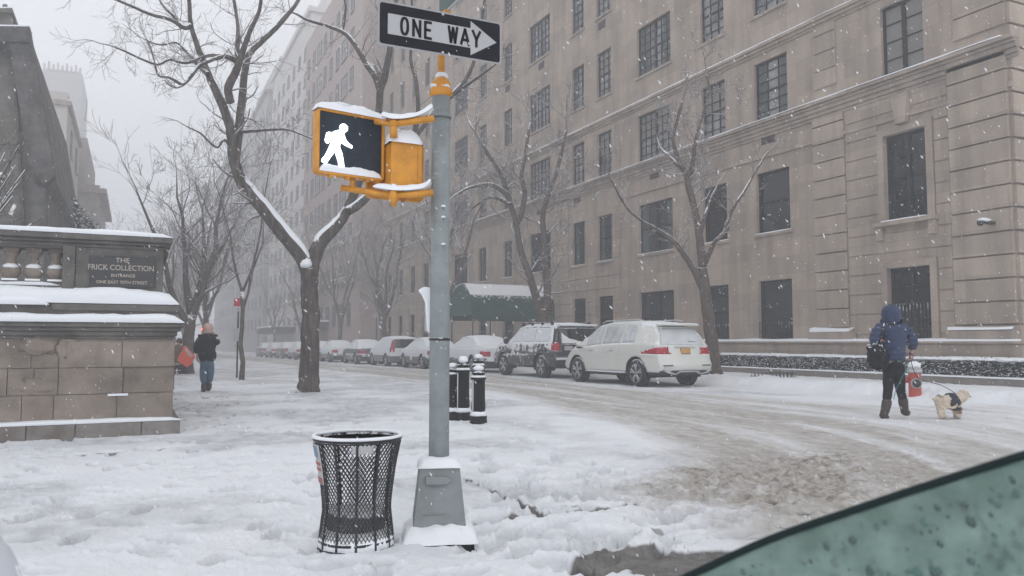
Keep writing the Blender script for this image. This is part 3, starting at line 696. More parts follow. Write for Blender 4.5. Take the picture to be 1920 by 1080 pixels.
def block(name, label, x0, x1, y0, y1, H, m, wins, side=-1, wm=('frame_dark', 'glass_far', 'stone_trim'), extra=None, cat='building', base=-1.0, setbacks=(), courses=()):
    """street house: facade in plane X=x0 (side -1 faces -X) or X=x1 (side +1); wins: list of (y, z, w, h)"""
    b = thing(name, label, cat, ((x0 if side < 0 else x1), y0, base))
    o = Vector((-(x0 if side < 0 else x1), -y0, -base))
    w = OMB(o); w.box((x0, y0, base), (x1, y1, H))
    for (a0, a1, b0, b1, h1) in setbacks: w.box((a0, b0, H), (a1, b1, h1))
    w.build('wall', m, b)
    t = OMB(o); fx = x0 if side < 0 else x1
    for z, p, hh in courses:
        if side < 0: t.box((fx - p, y0 - p, z), (fx + .02, y1, z + hh)); t.box((fx, y0 - p, z + .001), (x1, y0 + .02, z + hh - .001))
        else: t.box((fx - .02, y0 - p, z), (fx + p, y1, z + hh)); t.box((x0, y0 - p, z + .001), (fx, y0 + .02, z + hh - .001))
    if courses:
        t.build('cornice', 'stone_trim' if m != 'white_brick' else m, b)
        s = OMB(o)
        for z, p, hh in courses:
            if side < 0: s.box((fx - p + .02, y0 - p + .02, z + hh + .001), (fx + .02, y1, z + hh + .08))
            else: s.box((fx - .02, y0 - p + .02, z + hh + .001), (fx + p - .02, y1, z + hh + .08))
        s.build('ledge_snow', 'snow', b)
    cache = {}
    n = 0; big = OMB(o)
    for (y, z, ww, hh) in wins:
        key = (ww, hh)
        n += 1
        if key not in cache:
            ob = simple_window(w=ww, h=hh).build('window', list(wm), b); cache[key] = ob
        elif n <= 100:
            ob = cache[key].copy(); COL.objects.link(ob); ob.parent = b
        else:
            q = simple_window(w=ww, h=hh); 
            big.mi = 0
            sgn = -1 if side < 0 else 1
            base_i = len(big.v)
            big.v.extend([(v[0] * (1 if side < 0 else -1) + 0, v[1] + y - y0, v[2] + z - base) for v in q.v]); big.f.extend([tuple(base_i + i for i in f) for f in q.f]); big.m.extend(q.m); big.sm.extend(q.sm)
            continue
        ob.location = (0, y - y0, z - base); ob.rotation_euler = (0, 0, 0 if side < 0 else math.pi)
    if big.v: tag(big.build('window', list(wm), b), kind='stuff')
    return b
def rows(y0, y1, n, zs, w=1.1, h=1.9, jig=None):
    out = []
    for z in zs:
        for i in range(n):
            y = y0 + (y1 - y0) * (i + .5) / n
            out.append((y, z, w if not (jig and i in jig) else w * 1.9, h))
    return out
# second house on the right: pinkish stone, standing a little forward
fl = [2.6 + 3.6 * i for i in range(9)]
block('stone_apartment_building', 'pinkish stone apartment house with a plain corner pier just beyond the long limestone one', 17.3, 42, 66.2, 92, 36, 'pink_stone',
      rows(68.5, 91.5, 8, fl, 1.15, 2.0, jig=(1, 5)), courses=((6.6, .25, .4), (10.2, .15, .25)), setbacks=())
block('white_apartment_building', 'pale white brick apartment tower with a snowy flat parapet fading into the snowfall', 18.0, 40, 93, 122, 41, 'white_brick',
      rows(94, 121.5, 7, [2.5 + 3.3 * i for i in range(11)], 1.5, 1.6), courses=((6.0, .2, .3), (40.4, .35, .6)), setbacks=((21, 38, 99, 120, 46),))
block('stepped_apartment_building', 'tall grey apartment block stepping back near its top behind the white brick tower', 17.6, 40, 124, 158, 40, 'grey_stone',
      rows(125, 157, 7, [3 + 3.5 * i for i in range(10)], 1.4, 1.7), courses=((39.5, .4, .5),), setbacks=((20, 38, 128, 156, 47),))
block('far_apartment_building', 'farthest grey block on the right side of the street almost lost in the haze', 17.6, 40, 160, 205, 40, 'grey_stone',
      rows(162, 203, 7, [3 + 3.6 * i for i in range(10)], 1.6, 1.8), courses=((39.5, .4, .5),), setbacks=((20, 38, 166, 200, 44),))
# left side of the street
lb = block('rendered_apartment_building', 'pale beige apartment house with snowy ledges behind the steep slate gable on the left', -22, -4.9, 66, 80, 19.6, 'beige_render',
      rows(67.5, 79.5, 2, [3.6 + 4.0 * i for i in range(4)], 1.5, 2.1), side=1, courses=((18.6, .25, .35),), setbacks=((-20, -7.5, 67, 79, 20.8),))
block('terraced_apartment_building', 'brownish grey apartment house with stepped roof terraces beyond the beige one', -22, -3.2, 81, 100, 15.5, 'tan_brick',
      rows(82, 99, 4, [3 + 3.6 * i for i in range(3)], 1.3, 1.9), side=1, courses=((14.7, .6, .4), (9.5, .5, .3)), setbacks=((-20, -4.4, 82, 99, 20),))
block('distant_apartment_building', 'low hazy block closing the left side of the street behind bare trees', -24, -1.0, 104, 190, 11, 'grey_stone',
      rows(105, 189, 12, [2 + 3.2 * i for i in range(3)], 1.5, 1.8), side=1, courses=((10.4, .3, .4),))
# far crenellated water-tower block
tb = thing('crenellated_tower', 'hazy grey tower with a crenellated top above the beige apartment house', 'tower', (-20, 150, -1))
o = Vector((20, -150, 1)); A = onY(80, 120, 150).x; B = onY(156, 120, 150).x; zt = onY(110, 134, 150).z
t = OMB(o); t.box((A, 150, -1), (B, 166, zt)); t.box((A - 1, 149.0, zt - 20.5), (B + .6, 168, zt - 20.0)); t.build('wall', 'grey_stone', tb)
t = OMB(o); n = 9
for i in range(n):
    x = A + (B - A) * i / n; t.box((x + .1, 149.9, zt), (x + (B - A) / n * .62, 150.6, zt + (1.5 if i % 2 else 1.1)))
t.box((A + .5, 151, zt), (B - .5, 165, zt + .6))
t.build('parapet', 'grey_stone', tb)

# the old mansion at the left edge: stone gable under a dark raking slate cornice
YM = 26.0
mb_ = thing('mansion', 'old dark stone mansion wing with steep slate edge and snowy chimney, leftmost building', 'building', (onY(60, 430, YM).x, YM, 0))
o = -Vector(mb_.location)
def q(px, py, Y=YM): p = onY(px, py, Y); return (p.x, p.z)
def yz(p, h): return (p[0], h, p[1])
zb = -.3
w = OMB(o); pl = [q(-300, 62), q(56, 65), q(100, 330), q(84, 352), (q(88, 430)[0], zb), (q(-300, 430)[0], zb)]
w.prism(pl[::-1], yz, YM, YM + 14); w.build('wall', 'mansion_stone', mb_)
w = OMB(o)
w.prism([q(22, 95), q(60, 66), q(106, 336), q(86, 353), q(62, 330)][::-1], yz, YM - .55, YM + .0)
w.prism([q(-300, 60), q(60, 64), q(58, 92), q(-300, 92)][::-1], yz, YM - .62, YM - .004)
w.build('roof', 'slate', mb_)
w = OMB(o)
w.prism([q(60, 352), q(86, 352), q(88, 430), q(66, 430)][::-1], yz, YM - .30, YM - .003)
w.prism([q(26, 130), q(30, 130), q(48, 430), q(40, 430)][::-1], yz, YM - .12, YM - .003)
w.build('downpipe', 'slate', mb_)
w = OMB(o); w.prism([q(-60, 22), q(20, 20), q(26, 60), q(-60, 59)][::-1], yz, YM + .1, YM + 2.5); w.prism([q(-60, 17), q(23, 16), q(23, 24), q(-60, 25)][::-1], yz, YM - .05, YM + 2.6)
w.prism([q(2, 0), q(10, 0), q(11, 16), q(1, 16)][::-1], yz, YM + .3, YM + .9)
ch = w.build('chimney', 'mansion_stone', mb_)
w = OMB(o)
w.prism([q(-300, 56), q(60, 61), q(60, 64.5), q(-300, 60.5)][::-1], yz, YM - .60, YM + .05)
w.prism([q(-60, 15), q(23, 14), q(23, 16), q(-60, 17)][::-1], yz, YM - .05, YM + 2.6)
w.prism([q(-20, 325), q(8, 328), q(12, 333), q(-20, 331)][::-1], yz, YM - .4, YM - .01)
w.build('snow', 'snow', mb_)
w = OMB(o); w.prism([q(20, 405), q(31, 388), q(36, 392), q(28, 410)][::-1], yz, YM - .62, YM - .35)
w.build('wall_lantern', 'white_paint', mb_)
for (a, b, c, d) in ((-60, -8, 110, 240), (-60, -8, 340, 420)):
    w = OMB(o); w.prism([q(a, c), q(b, c), q(b, d), q(a, d)][::-1], yz, YM - .02, YM + .1); w.build('window', 'glass_window', mb_)
# snowy evergreen between mansion and the beige house
def leafball(mb, c, r, n, size, seed, flat=1.0):
    rg = random.Random(seed)
    for i in range(n):
        d = Vector((rg.gauss(0, 1), rg.gauss(0, 1), rg.gauss(0, 1))).normalized() * rg.uniform(.55, 1.0)
        k = 1 + .35 * mnoise.noise(d * 2.3 + Vector((seed, 0, 0)))
        p = Vector(c) + Vector((d.x * r[0], d.y * r[1], d.z * r[2])) * k
        u = Vector((rg.gauss(0, 1), rg.gauss(0, 1), rg.gauss(0, .5))).normalized(); v = u.cross(Vector((rg.gauss(0, 1), rg.gauss(0, 1), rg.gauss(0, 1)))).normalized()
        s = size * rg.uniform(.6, 1.4)
        mb.add([p - u * s, p + v * s * .5, p + u * s, p - v * s * .5], [(0, 1, 2, 3)], False)
eb = thing('evergreen_shrub', 'snow dusted round evergreen rising behind the balustrade', 'tree', (onY(120, 400, 36).x, 36, 0))
o = -Vector(eb.location)
t = OMB(o); t.tube([(eb.location.x, 36, 0), (eb.location.x + .1, 36, 3.5), (eb.location.x, 36, 6)], [.2, .14, .05], 7); t.build('trunk', 'bark', eb)
t = OMB(o)
for i, (px, py, r) in enumerate(((115, 398, .75), (98, 425, .7), (135, 420, .8), (118, 440, 1.1), (150, 440, .8), (90, 452, .8))):
    p = onY(px, py, 36 + (i % 3 - 1) * .5); leafball(t, p, (r, r, r * .9), 700, .07, i)
t.build('crown', 'evergreen', eb)

# ------------------------------------------------------------------ corner pillar with balustrade (front face in the plane Y = YP)
YP = 11.33; XP = .55
pw = thing('balustrade_wall', 'sandstone corner wall with snow capped balustrade and a dark bronze name plaque', 'wall', (XP, YP, 0))
o = Vector((-XP, -YP, 0)); XL_ = -9.0; DB = 9.0     # runs left along the avenue and back along the street
def zat(py, px=318): return onY(px, py, YP).z
rg = random.Random(3)
def brick_run(mb, z0, z1, lens, dy, jit=.02, joint=.014, seed=0, xr=XP - .06):
    r2 = random.Random(seed); x = xr
    for l in lens:
        j = r2.uniform(0, jit); mb.box((x - l + joint * .6, YP - dy - j, z0 + joint * .3), (x, YP + .3, z1 - joint * .3)); x -= l
z_pl = zat(782, 332); z_b = zat(640, 325); z_c = zat(606, 330)
def around(mb, p, z0, z1, back=DB):      # an L-shaped course projecting by p from the main faces
    mb.box((XL_, YP - p, z0), (XP - .06 + p, YP + .5, z1)); mb.box((XP - .56, YP + .5, z0), (XP - .06 + p, YP + back, z1))
body = OMB(o); around(body, -.02, 0, z_b + .03)
for i in range(3):
    za = z_pl + (z_b - z_pl) * i / 3; zc = z_pl + (z_b - z_pl) * (i + 1) / 3
    lens = ([.62, .70, .30, .52, .9, .8, .9, .7, .9, .9], [.60, .72, .26, .28, .9, .8, .8, .9, .7, .9], [.66, .70, .34, .26, 1.0, .9, .8, .8, .7, .9])[2 - i]
    brick_run(body, za, zc, lens, .0, jit=.035, seed=i)
    y = YP + .32
    while y < YP + DB - .3: body.box((XP - .4, y, za + .007), (XP - .06 + rg.uniform(0, .03), y + .74, zc - .007)); y += .755
# carved relief (two rough lumps like an eroded swag)
for (px, py, s) in ((75, 650, .20), (75, 725, .2), (125, 655, .12)):
    p = onY(px, py, YP); body.blob((p.x, YP - .0, p.z), (s, .05, .12), amp=.7, seed=px)
body.build('stone_wall', 'sandstone', pw, bevel=.015, seg=2)
b2 = OMB(o); x = XP + .03
b2.box((XL_, YP - .10, -.2), (XP + .02, YP + .4, z_pl - .08)); b2.box((XP - .5, YP + .4, -.2), (XP + .02, YP + DB, z_pl - .08))
for l in (.46, .74, .52, .50, .62, .9, .9, .9, 1.2, 1.2): b2.box((x - l + .008, YP - .13, -.1), (x, YP + .3, z_pl - .03)); x -= l
b2.box((XP - .4, YP + .3, -.1), (XP + .03, YP + DB, z_pl - .03))
b2.build('plinth', 'plinth_mottled', pw, bevel=.012)
b3 = OMB(o)
prof = [(0.0, z_b + .03), (.03, z_b + .07), (.07, z_b + .13), (.105, z_b + .18), (.11, z_c - .02)]
for (p, a), (p2, b_) in zip(prof, prof[1:]): around(b3, p, a, b_)
around(b3, .10, z_c - .02, z_c)
b3.build('moulding', 'sandstone_grey', pw, bevel=.01)
b4 = OMB(o)
z1 = zat(583); z2 = zat(572); z3 = zat(548); 
around(b4, .02, z_c, z2); 
b4.box((XP - .06 - 1.42, YP - .06, z2 - .09), (XP + .0, YP + .5, z2)); b4.box((XP - .56, YP + .5, z2 - .09), (XP + .0, YP + DB, z2))
around(b4, -.10, z2, z3)
# inscription block and its neighbour pier, rails
zt1 = zat(470, 303); zt2 = zat(448, 318)
XI = XP - .22
b4.box((XI - 1.02, YP + .0, z3), (XI + .0, YP + .62, zt1)); b4.box((XI - 1.16, YP - .03, z3), (XI - 1.02, YP + .55, zt1 + .02))
b4.box((XL_, YP + .06, z3), (XI - 1.16, YP + .40, z3 + .05))
b4.box((XL_, YP + .02, zt1 - .03), (XI - 1.16, YP + .46, zt1 + .01))
for k, (p, a, b_) in enumerate(((.0, zt1, zt1 + .05), (.05, zt1 + .05, zt1 + .09), (.10, zt1 + .09, zt2))):
    b4.box((XL_, YP - p, a), (XI + p, YP + .62 + p, b_)); 
b4.box((XI - .6, YP + .62, z3), (XI - .0, YP + DB, z3 + .1)); b4.box((XI - .62, YP + .75, zt1), (XI + .08, YP + DB, zt2))
b4.box((XI - .6, YP + DB - 1, z3), (XI, YP + DB, zt1))
b4.build('coping', 'sandstone_grey', pw, bevel=.014)
# balusters
first = None; xs = []
for px in (105, 64, 21, -22, -65, -108, -150): xs.append(onY(px, 500, YP + .2).x)
hb = zt1 - .03 - (z3 + .05)
for i, x in enumerate(xs):
    if first is None:
        m_ = MB(); H = hb
        m_.box((-.085, -.085, 0), (.085, .085, H * .12)); m_.box((-.085, -.085, H * .90), (.085, .085, H))
        m_.lathe([(.075, H * .12), (.08, H * .15), (.055, H * .18), (.085, H * .24), (.115, H * .36), (.105, H * .46), (.07, H * .58), (.045, H * .70), (.05, H * .76), (.085, H * .84), (.09, H * .90)], n=20)
        first = m_.build('baluster', 'sandstone', pw)
        s_ = MB(); s_.blob((0, -.05, H * .50), (.085, .07, H * .085), amp=.2, seed=3); s_.box((-.08, -.14, H * .12), (.08, -.084, H * .17)); s_.build('snow', 'snow', first)
        b = first
    else: b = copy_tree(first, pw)
    b.location = (x - XP, .2, z3 + .05)
for j in range(9):
    b = copy_tree(first, pw); b.location = (XI - .3 - XP, 1.2 + j * .33, z3 + .05)
# snow on every ledge
def xledge(mb, x0, x1, y0, y1, z, t, seed=0, step=.12, over=.02):
    n = max(3, int((x1 - x0) / step)); K = [(0, 0), (-over, .45), (.01, .85), (.3, 1.05), (1.0, 1.1)]; vs = []
    for i in range(n + 1):
        x = x0 + (x1 - x0) * i / n; w = mnoise.noise(Vector((x * 1.7 + seed, seed, 0))) ; w2 = mnoise.noise(Vector((x * 6 + seed, seed, 3)))
        e = 1 - .9 * max(0, 1 - min(i, n - i) / 1.2) 
        for a, b in K:
            yy = y0 + (a if a <= .01 else a * (y1 - y0)) + .012 * w2; vs.append((x, yy, z + .002 + b * t * e * (1 + .35 * w + .15 * w2)))
    k = len(K)
    mb.add(vs, [(i * k + j, (i + 1) * k + j, (i + 1) * k + j + 1, i * k + j + 1) for i in range(n) for j in range(k - 1)], True)
s = OMB(o)
xledge(s, XL_, XI + .11, YP - .10, YP + .70, zt2, .070, 1, over=.012)
xledge(s, XL_, XP - .02, YP - .07, YP + .12, z2, z3 - z2 + .02, 2)
xledge(s, XL_, XP + .05, YP - .11, YP - .02, z_c, .10, 3)
xledge(s, XL_, XP - 1.5, YP - .10, YP + .0, z2 - .03, .10, 8)
xledge(s, XL_, XP + .035, YP - .13, YP + .0, z_pl - .03, .045, 4, over=.01)
xledge(s, XL_, XI - 1.17, YP + .06, YP + .4, z3 + .05, .05, 5)
s.box((XP - .5, YP + .6, zt2 + .002), (XI + .09, YP + DB, zt2 + .07)); s.box((XP - .5, YP + .5, z_c + .002), (XP + .04, YP + DB, z_c + .06))
p = onY(228, 796, YP); 
s.box((onY(202, 740, YP).x, YP - .045, onY(210, 742, YP).z), (onY(240, 740, YP).x, YP + .0, onY(210, 738, YP).z))
s.build('snow', 'snow', pw, recalc=False)
# plaque
pa = onY(169, 479, YP); pb = onY(290, 541, YP)
pl_ = OMB(o); pl_.box((pa.x, YP - .030, pb.z), (pb.x, YP - .001, pa.z)); plq = pl_.build('plaque', 'plaque_dark', pw, bevel=.004)
cx = (pa.x + pb.x) / 2 - XP; RX = Matrix.Rotation(math.pi / 2, 4, 'X')
for body_, py, size, sx, px in (('THE', 489, .085, 1.05, 230), ('FRICK COLLECTION', 503, .098, .86, 228), ('ENTRANCE', 517.5, .055, 1.0, 231), ('ONE EAST 70TH STREET', 530, .055, 1.0, 229)):
    p = onY(px, py, YP)
    text_mesh(body_, size, .002, Matrix.Translation((p.x - XP, -.033, p.z)) @ RX, 'lettering', 'letters_gold', plq, sx=sx, bold=.0008)
# ------------------------------------------------------------------ trees
def branch_tube(mb, pts, r0, r1, n): mb.tube(pts, [r0 + (r1 - r0) * i / (len(pts) - 1) for i in range(len(pts))], n)
def grow(mb, p, d, L, r, lev, rg, up=.25, wig=.35, kids=(3, 5), minr=.004, fork=.55):
    n = max(3, int(4 + lev)); pts = [Vector(p)]; d = Vector(d).normalized(); step = L / n
    for i in range(n):
        d = (d + Vector((rg.gauss(0, wig), rg.gauss(0, wig), rg.gauss(0, wig) + up)) * .42).normalized()
        pts.append(pts[-1] + d * step)
    mb.tube(pts, [max(minr, r * (1 - .62 * i / n)) for i in range(n + 1)], 6 if lev > 2 else (4 if lev > 0 else 3), cap=False)
    if lev <= 0: return
    for k in range(rg.randint(*kids)):
        t = rg.uniform(.22, 1.0); i = min(n - 1, int(t * n)); b = pts[i] + (pts[i + 1] - pts[i]) * (t * n - i)
        dd = (pts[i + 1] - pts[i]).normalized(); side = dd.orthogonal(); side.rotate(Matrix.Rotation(rg.uniform(0, 2 * math.pi), 3, dd))
        nd = (dd + side * rg.uniform(fork * .8, fork * 1.7)).normalized()
        grow(mb, b, nd, L * rg.uniform(.45, .72), r * (1 - .55 * t) * rg.uniform(.45, .62), lev - 1, rg, up, wig, kids, minr, fork)
def snow_cap(mb, pts, rad, frac=1.0, seed=0, broken=False):
    """a strip of settled snow along the upper side of a leaning limb"""
    vs = []; ok = []; k = 5
    for i, p in enumerate(pts):
        p = Vector(p); d = (Vector(pts[min(i + 1, len(pts) - 1)]) - Vector(pts[max(0, i - 1)])).normalized()
        up = Vector((0, 0, 1)) - d * d.z; sl_ = up.length; up = up.normalized() if sl_ > 1e-3 else Vector((1, 0, 0)); w = d.cross(up)
        r = rad[i]; nz = 1 + .35 * mnoise.noise(p * 3 + Vector((seed, 0, 0))); w_s = 58
        if broken: gap = mnoise.noise(p * 2.2 + Vector((0, seed * 3.1, 0))); r = r * (1 if gap > -.05 else .8); w_s = 44
        for j in range(k):
            a = (j / (k - 1) - .5) * 2 * math.radians(w_s); q = r * (1.0 + (.25 * math.cos(a * 1.5) * nz * frac + .04) * sm01((sl_ - .38) / .3) - .10 * (1 - sm01((sl_ - .38) / .2)))
            vs.append(p + (up * math.cos(a) + w * math.sin(a)) * q)
    mb.add(vs, [(i * k + j, i * k + j + 1, (i + 1) * k + j + 1, (i + 1) * k + j) for i in range(len(pts) - 1) for j in range(k - 1)], True)
def smooth_path(pts, sub=4):
    out = []
    P = [Vector(p) for p in pts]; n = len(P)
    for i in range(n - 1):
        a, b, c, d = P[max(i - 1, 0)], P[i], P[i + 1], P[min(i + 2, n - 1)]
        for k in range(sub):
            t = k / sub; out.append(.5 * ((2 * b) + (c - a) * t + (2 * a - 5 * b + 4 * c - d) * t * t + (3 * b - a - 3 * c + d) * t ** 3))
    out.append(P[-1]); return out
def traced_tree(name, label, base, D, limbs, seed, twigmat, barkmat, twig=(5, .9, 2), snowlimbs=(), group=None, minr=.004):
    """limbs: (list of (px, py, radius_px), depth drift); twig: (per metre, length, level)"""
    t = thing(name, label, 'tree', base, group=group); o = -Vector(base); rg = random.Random(seed)
    tr = OMB(o); br = OMB(o); tw = OMB(o); sn = OMB(o)
    for li, (pts, drift, tl) in enumerate(limbs):
        n = len(pts); W3 = []; Rr = []
        for i, (px, py, r) in enumerate(pts):
            a, b = drift if isinstance(drift, tuple) else (0, drift)
            d = D + a + (b - a) * (i / (n - 1)); W3.append(at(px, py, d)); Rr.append(r * d / FPX)
        S = smooth_path(W3, 4); RR = []
        for i in range(n - 1):
            for k in range(4): RR.append(Rr[i] + (Rr[i + 1] - Rr[i]) * k / 4)
        RR.append(Rr[-1])
        S = [p + Vector((rg.gauss(0, 1), rg.gauss(0, 1), rg.gauss(0, 1))) * RR[i] * .045 for i, p in enumerate(S)]
        if li: RR = [r_ * (1 - .16 * sm01(i_ / len(RR) * 2)) for i_, r_ in enumerate(RR)]
        (tr if li == 0 else br).tube(S, RR, 14 if li == 0 else 10)
        if li in snowlimbs: snow_cap(sn, S, RR, 1.0, li)
        elif li: snow_cap(sn, S, RR, .6, li, True)
        if tl is None: continue
        dens, ln, lev = tl
        tot = sum((S[i + 1] - S[i]).length for i in range(len(S) - 1)); cnt = int(tot * dens)
        for k in range(cnt):
            u = rg.uniform(.12, 1) * (len(S) - 1); i = min(int(u), len(S) - 2); p = S[i] + (S[i + 1] - S[i]) * (u - i)
            dd = (S[i + 1] - S[i]).normalized(); side = dd.orthogonal(); side.rotate(Matrix.Rotation(rg.uniform(0, 6.28), 3, dd))
            grow(tw, p, dd * .6 + side, ln * rg.uniform(.5, 1.2), max(minr * 2, RR[i] * .28), lev, rg, up=.12, wig=.42, kids=(2, 4), minr=minr)
        grow(tw, S[-1], S[-1] - S[-2], ln * 1.2, RR[-1], lev, rg, up=.1, wig=.35, kids=(3, 5), minr=minr)
    tr.build('trunk', barkmat, t); c = br.build('crown', barkmat, t); tw.build('twigs', twigmat, c)
    if sn.v: sn.build('snow', 'snow', t)
    return t
T1 = (4, 1.0, 2)
main = [
 ([(578, 742, 24), (579, 715, 19.5), (581, 660, 17.5), (582, 590, 16.5), (580, 530, 16), (579, 505, 15)], 0, None),
 ([(579, 515, 14), (566, 484, 14), (530, 438, 14), (490, 388, 13.5), (456, 345, 13), (441, 312, 12), (437, 285, 12), (431, 240, 10), (416, 195, 10), (395, 150, 8), (380, 112, 7), (368, 80, 6), (357, 42, 5), (355, 0, 4.5), (352, -60, 3.5)], (0, -1.0), (2.0, .8, 2)),
 ([(582, 518, 15), (588, 484, 15), (604, 452, 13.5), (630, 424, 12), (650, 395, 11.5), (664, 362, 10), (688, 300, 9), (704, 250, 9), (711, 205, 8), (713, 165, 8)], (0, .8), (.5, .5, 1)),
 ([(440, 300, 10), (447, 250, 8.5), (452, 205, 8), (455, 170, 8), (464, 108, 7), (488, 80, 6), (518, 52, 5.5), (540, 26, 5), (560, 0, 4), (580, -40, 3)], (-.4, .9), (3, .9, 2)),
 ([(432, 192, 8), (428, 165, 8), (443, 133, 8), (453, 104, 7), (468, 60, 5), (486, 20, 4), (492, -30, 3)], (-.7, -1.6), (3, .9, 2)),
 ([(446, 130, 6), (445, 90, 5), (446, 50, 4), (440, 10, 3.5), (432, -40, 3)], (-.9, -.2), (3, .9, 2)),
 ([(357, 48, 4.5), (345, 52, 4.5), (320, 37, 4), (282, 27, 3.5), (250, 13, 3), (214, -2, 3)], (-1.0, -1.8), (4, .8, 2)),
 ([(345, 52, 4), (327, 32, 3.5), (304, 7, 3), (290, -25, 2.5)], (-1.0, -.4), (3, .8, 2)),
 ([(440, 112, 6), (422, 106, 4.5), (398, 112, 4), (374, 124, 4), (355, 148, 3.5), (342, 160, 3)], (-.9, -2.0), (5, .6, 2)),
 ([(420, 106, 4), (392, 104, 3.5), (350, 118, 3), (318, 112, 2.6), (296, 121, 2.6), (268, 112, 2.4), (238, 98, 2), (214, 88, 1.6)], (-1.1, -2.6), (7, .7, 2)),
 ([(342, 160, 3), (318, 146, 2.6), (298, 142, 2.2), (291, 122, 2)], (-2.0, -2.6), (5, .5, 1)),
 ([(390, 140, 5), (372, 122, 4), (345, 92, 3), (330, 80, 2.4), (300, 84, 2), (272, 74, 1.6)], (-.8, .3), (6, .7, 2)),
 ([(713, 168, 7), (704, 144, 6.5), (688, 122, 6), (665, 84, 5), (645, 62, 4.5), (612, 48, 3.5), (578, 38, 3), (552, 24, 2.5)], (.8, 1.6), (1.6, .8, 2)),
 ([(640, 60, 3.5), (645, 40, 3), (648, 10, 2.5), (640, -20, 2)], (1.4, 2), (2, .6, 1)),
 ([(713, 168, 7), (722, 140, 7), (728, 110, 6.5), (735, 62, 5.5), (742, 10, 4.5), (745, -50, 4)], (.8, .2), (1.8, .8, 2)),
 ([(652, 397, 8), (676, 381, 8), (702, 355, 7.5), (740, 312, 6), (776, 262, 5.5), (806, 220, 5), (848, 178, 5), (872, 150, 4.5), (890, 112, 4), (900, 60, 3), (910, -10, 2.4)], (.1, 1.6), (1.8, .8, 2)),
 ([(776, 262, 5), (784, 205, 4.5), (780, 150, 4), (770, 112, 3.5), (774, 40, 3), (770, -20, 2.4)], (1.0, 2.2), (2, .7, 1)),
 ([(848, 178, 4), (868, 165, 3.5), (895, 146, 3), (930, 120, 2.2)], (1.3, .6), (4, .6, 2)),
 ([(449, 247, 3.5), (470, 246, 3.2), (505, 243, 3), (538, 243, 2.8), (560, 250, 2), (590, 262, 1.6)], (-.4, -1.4), (5, .6, 2)),
 ([(432, 278, 3), (420, 262, 2.6), (408, 276, 2.6), (392, 266, 2.2), (376, 250, 2), (352, 238, 1.5)], (-.4, -1.2), (5, .5, 1)),
]
mt = traced_tree('street_tree', 'big bare forked street tree with snow in its fork standing on the snowy left pavement', gnd(578, 736), 18.75, main, 11, 'twig', 'bark', snowlimbs=(1, 2), minr=.0038)
# extra thick snow lying in the fork of that tree
s = MB(); p = at(574, 494, 18.6) - Vector(mt.location); s.blob(p, (.13, .12, .12), amp=.4, seed=2); s.build('snow', 'snow', mt)
G = 'bare street trees'
pT2 = onX(1342, 706, 15.3); D2 = (pT2 - CAM).dot(FW)
traced_tree('street_tree', 'slender bare tree with snowy bark in front of the limestone windows behind the white car', (pT2.x, pT2.y, .05), D2, [
 ([(1346, 716, 16), (1340, 690, 12.5), (1334, 640, 11.5), (1328, 590, 11), (1322, 548, 10.5), (1318, 500, 8)], 0, None),
 ([(1318, 505, 8), (1312, 450, 7.5), (1305, 405, 7), (1292, 352, 7), (1286, 328, 6), (1272, 300, 5), (1262, 262, 4), (1270, 225, 3.5), (1280, 190, 3)], (0, .4), (4, .8, 3)),
 ([(1320, 548, 7), (1300, 505, 6), (1280, 475, 5.5), (1262, 452, 5), (1236, 432, 3.6), (1205, 415, 3), (1180, 395, 2.6), (1162, 368, 2.2), (1145, 335, 1.8)], (0, -1.0), (3, .7, 2)),
 ([(1322, 492, 6), (1336, 462, 5), (1345, 448, 4)], (0, -.3), (2, .5, 1)),
 ([(1312, 440, 5), (1322, 405, 4), (1330, 380, 3), (1338, 360, 2)], (0, .6), (4, .8, 2)),
 ([(1363, 432, 4), (1366, 410, 3.6), (1378, 385, 3.4), (1398, 355, 3), (1415, 325, 2.4), (1436, 290, 1.8)], (-.2, .4), (3, .6, 2)),
 ([(1345, 450, 3.6), (1356, 440, 3.6), (1364, 430, 3.6)], (-.3, -.2), None),
 ([(1290, 345, 5), (1300, 300, 4), (1305, 260, 3.6), (1318, 215, 3), (1330, 175, 2.4), (1325, 140, 2)], (.3, 1.0), (6, .8, 3)),
 ([(1286, 328, 4), (1262, 300, 3.4), (1245, 285, 3)], (.3, 1.4), (5, .8, 2))],
 22, 'twig', 'bark_snowy', group=G, minr=.0045)
pT3 = onX(1022, 690, 15.2); D3 = (pT3 - CAM).dot(FW)
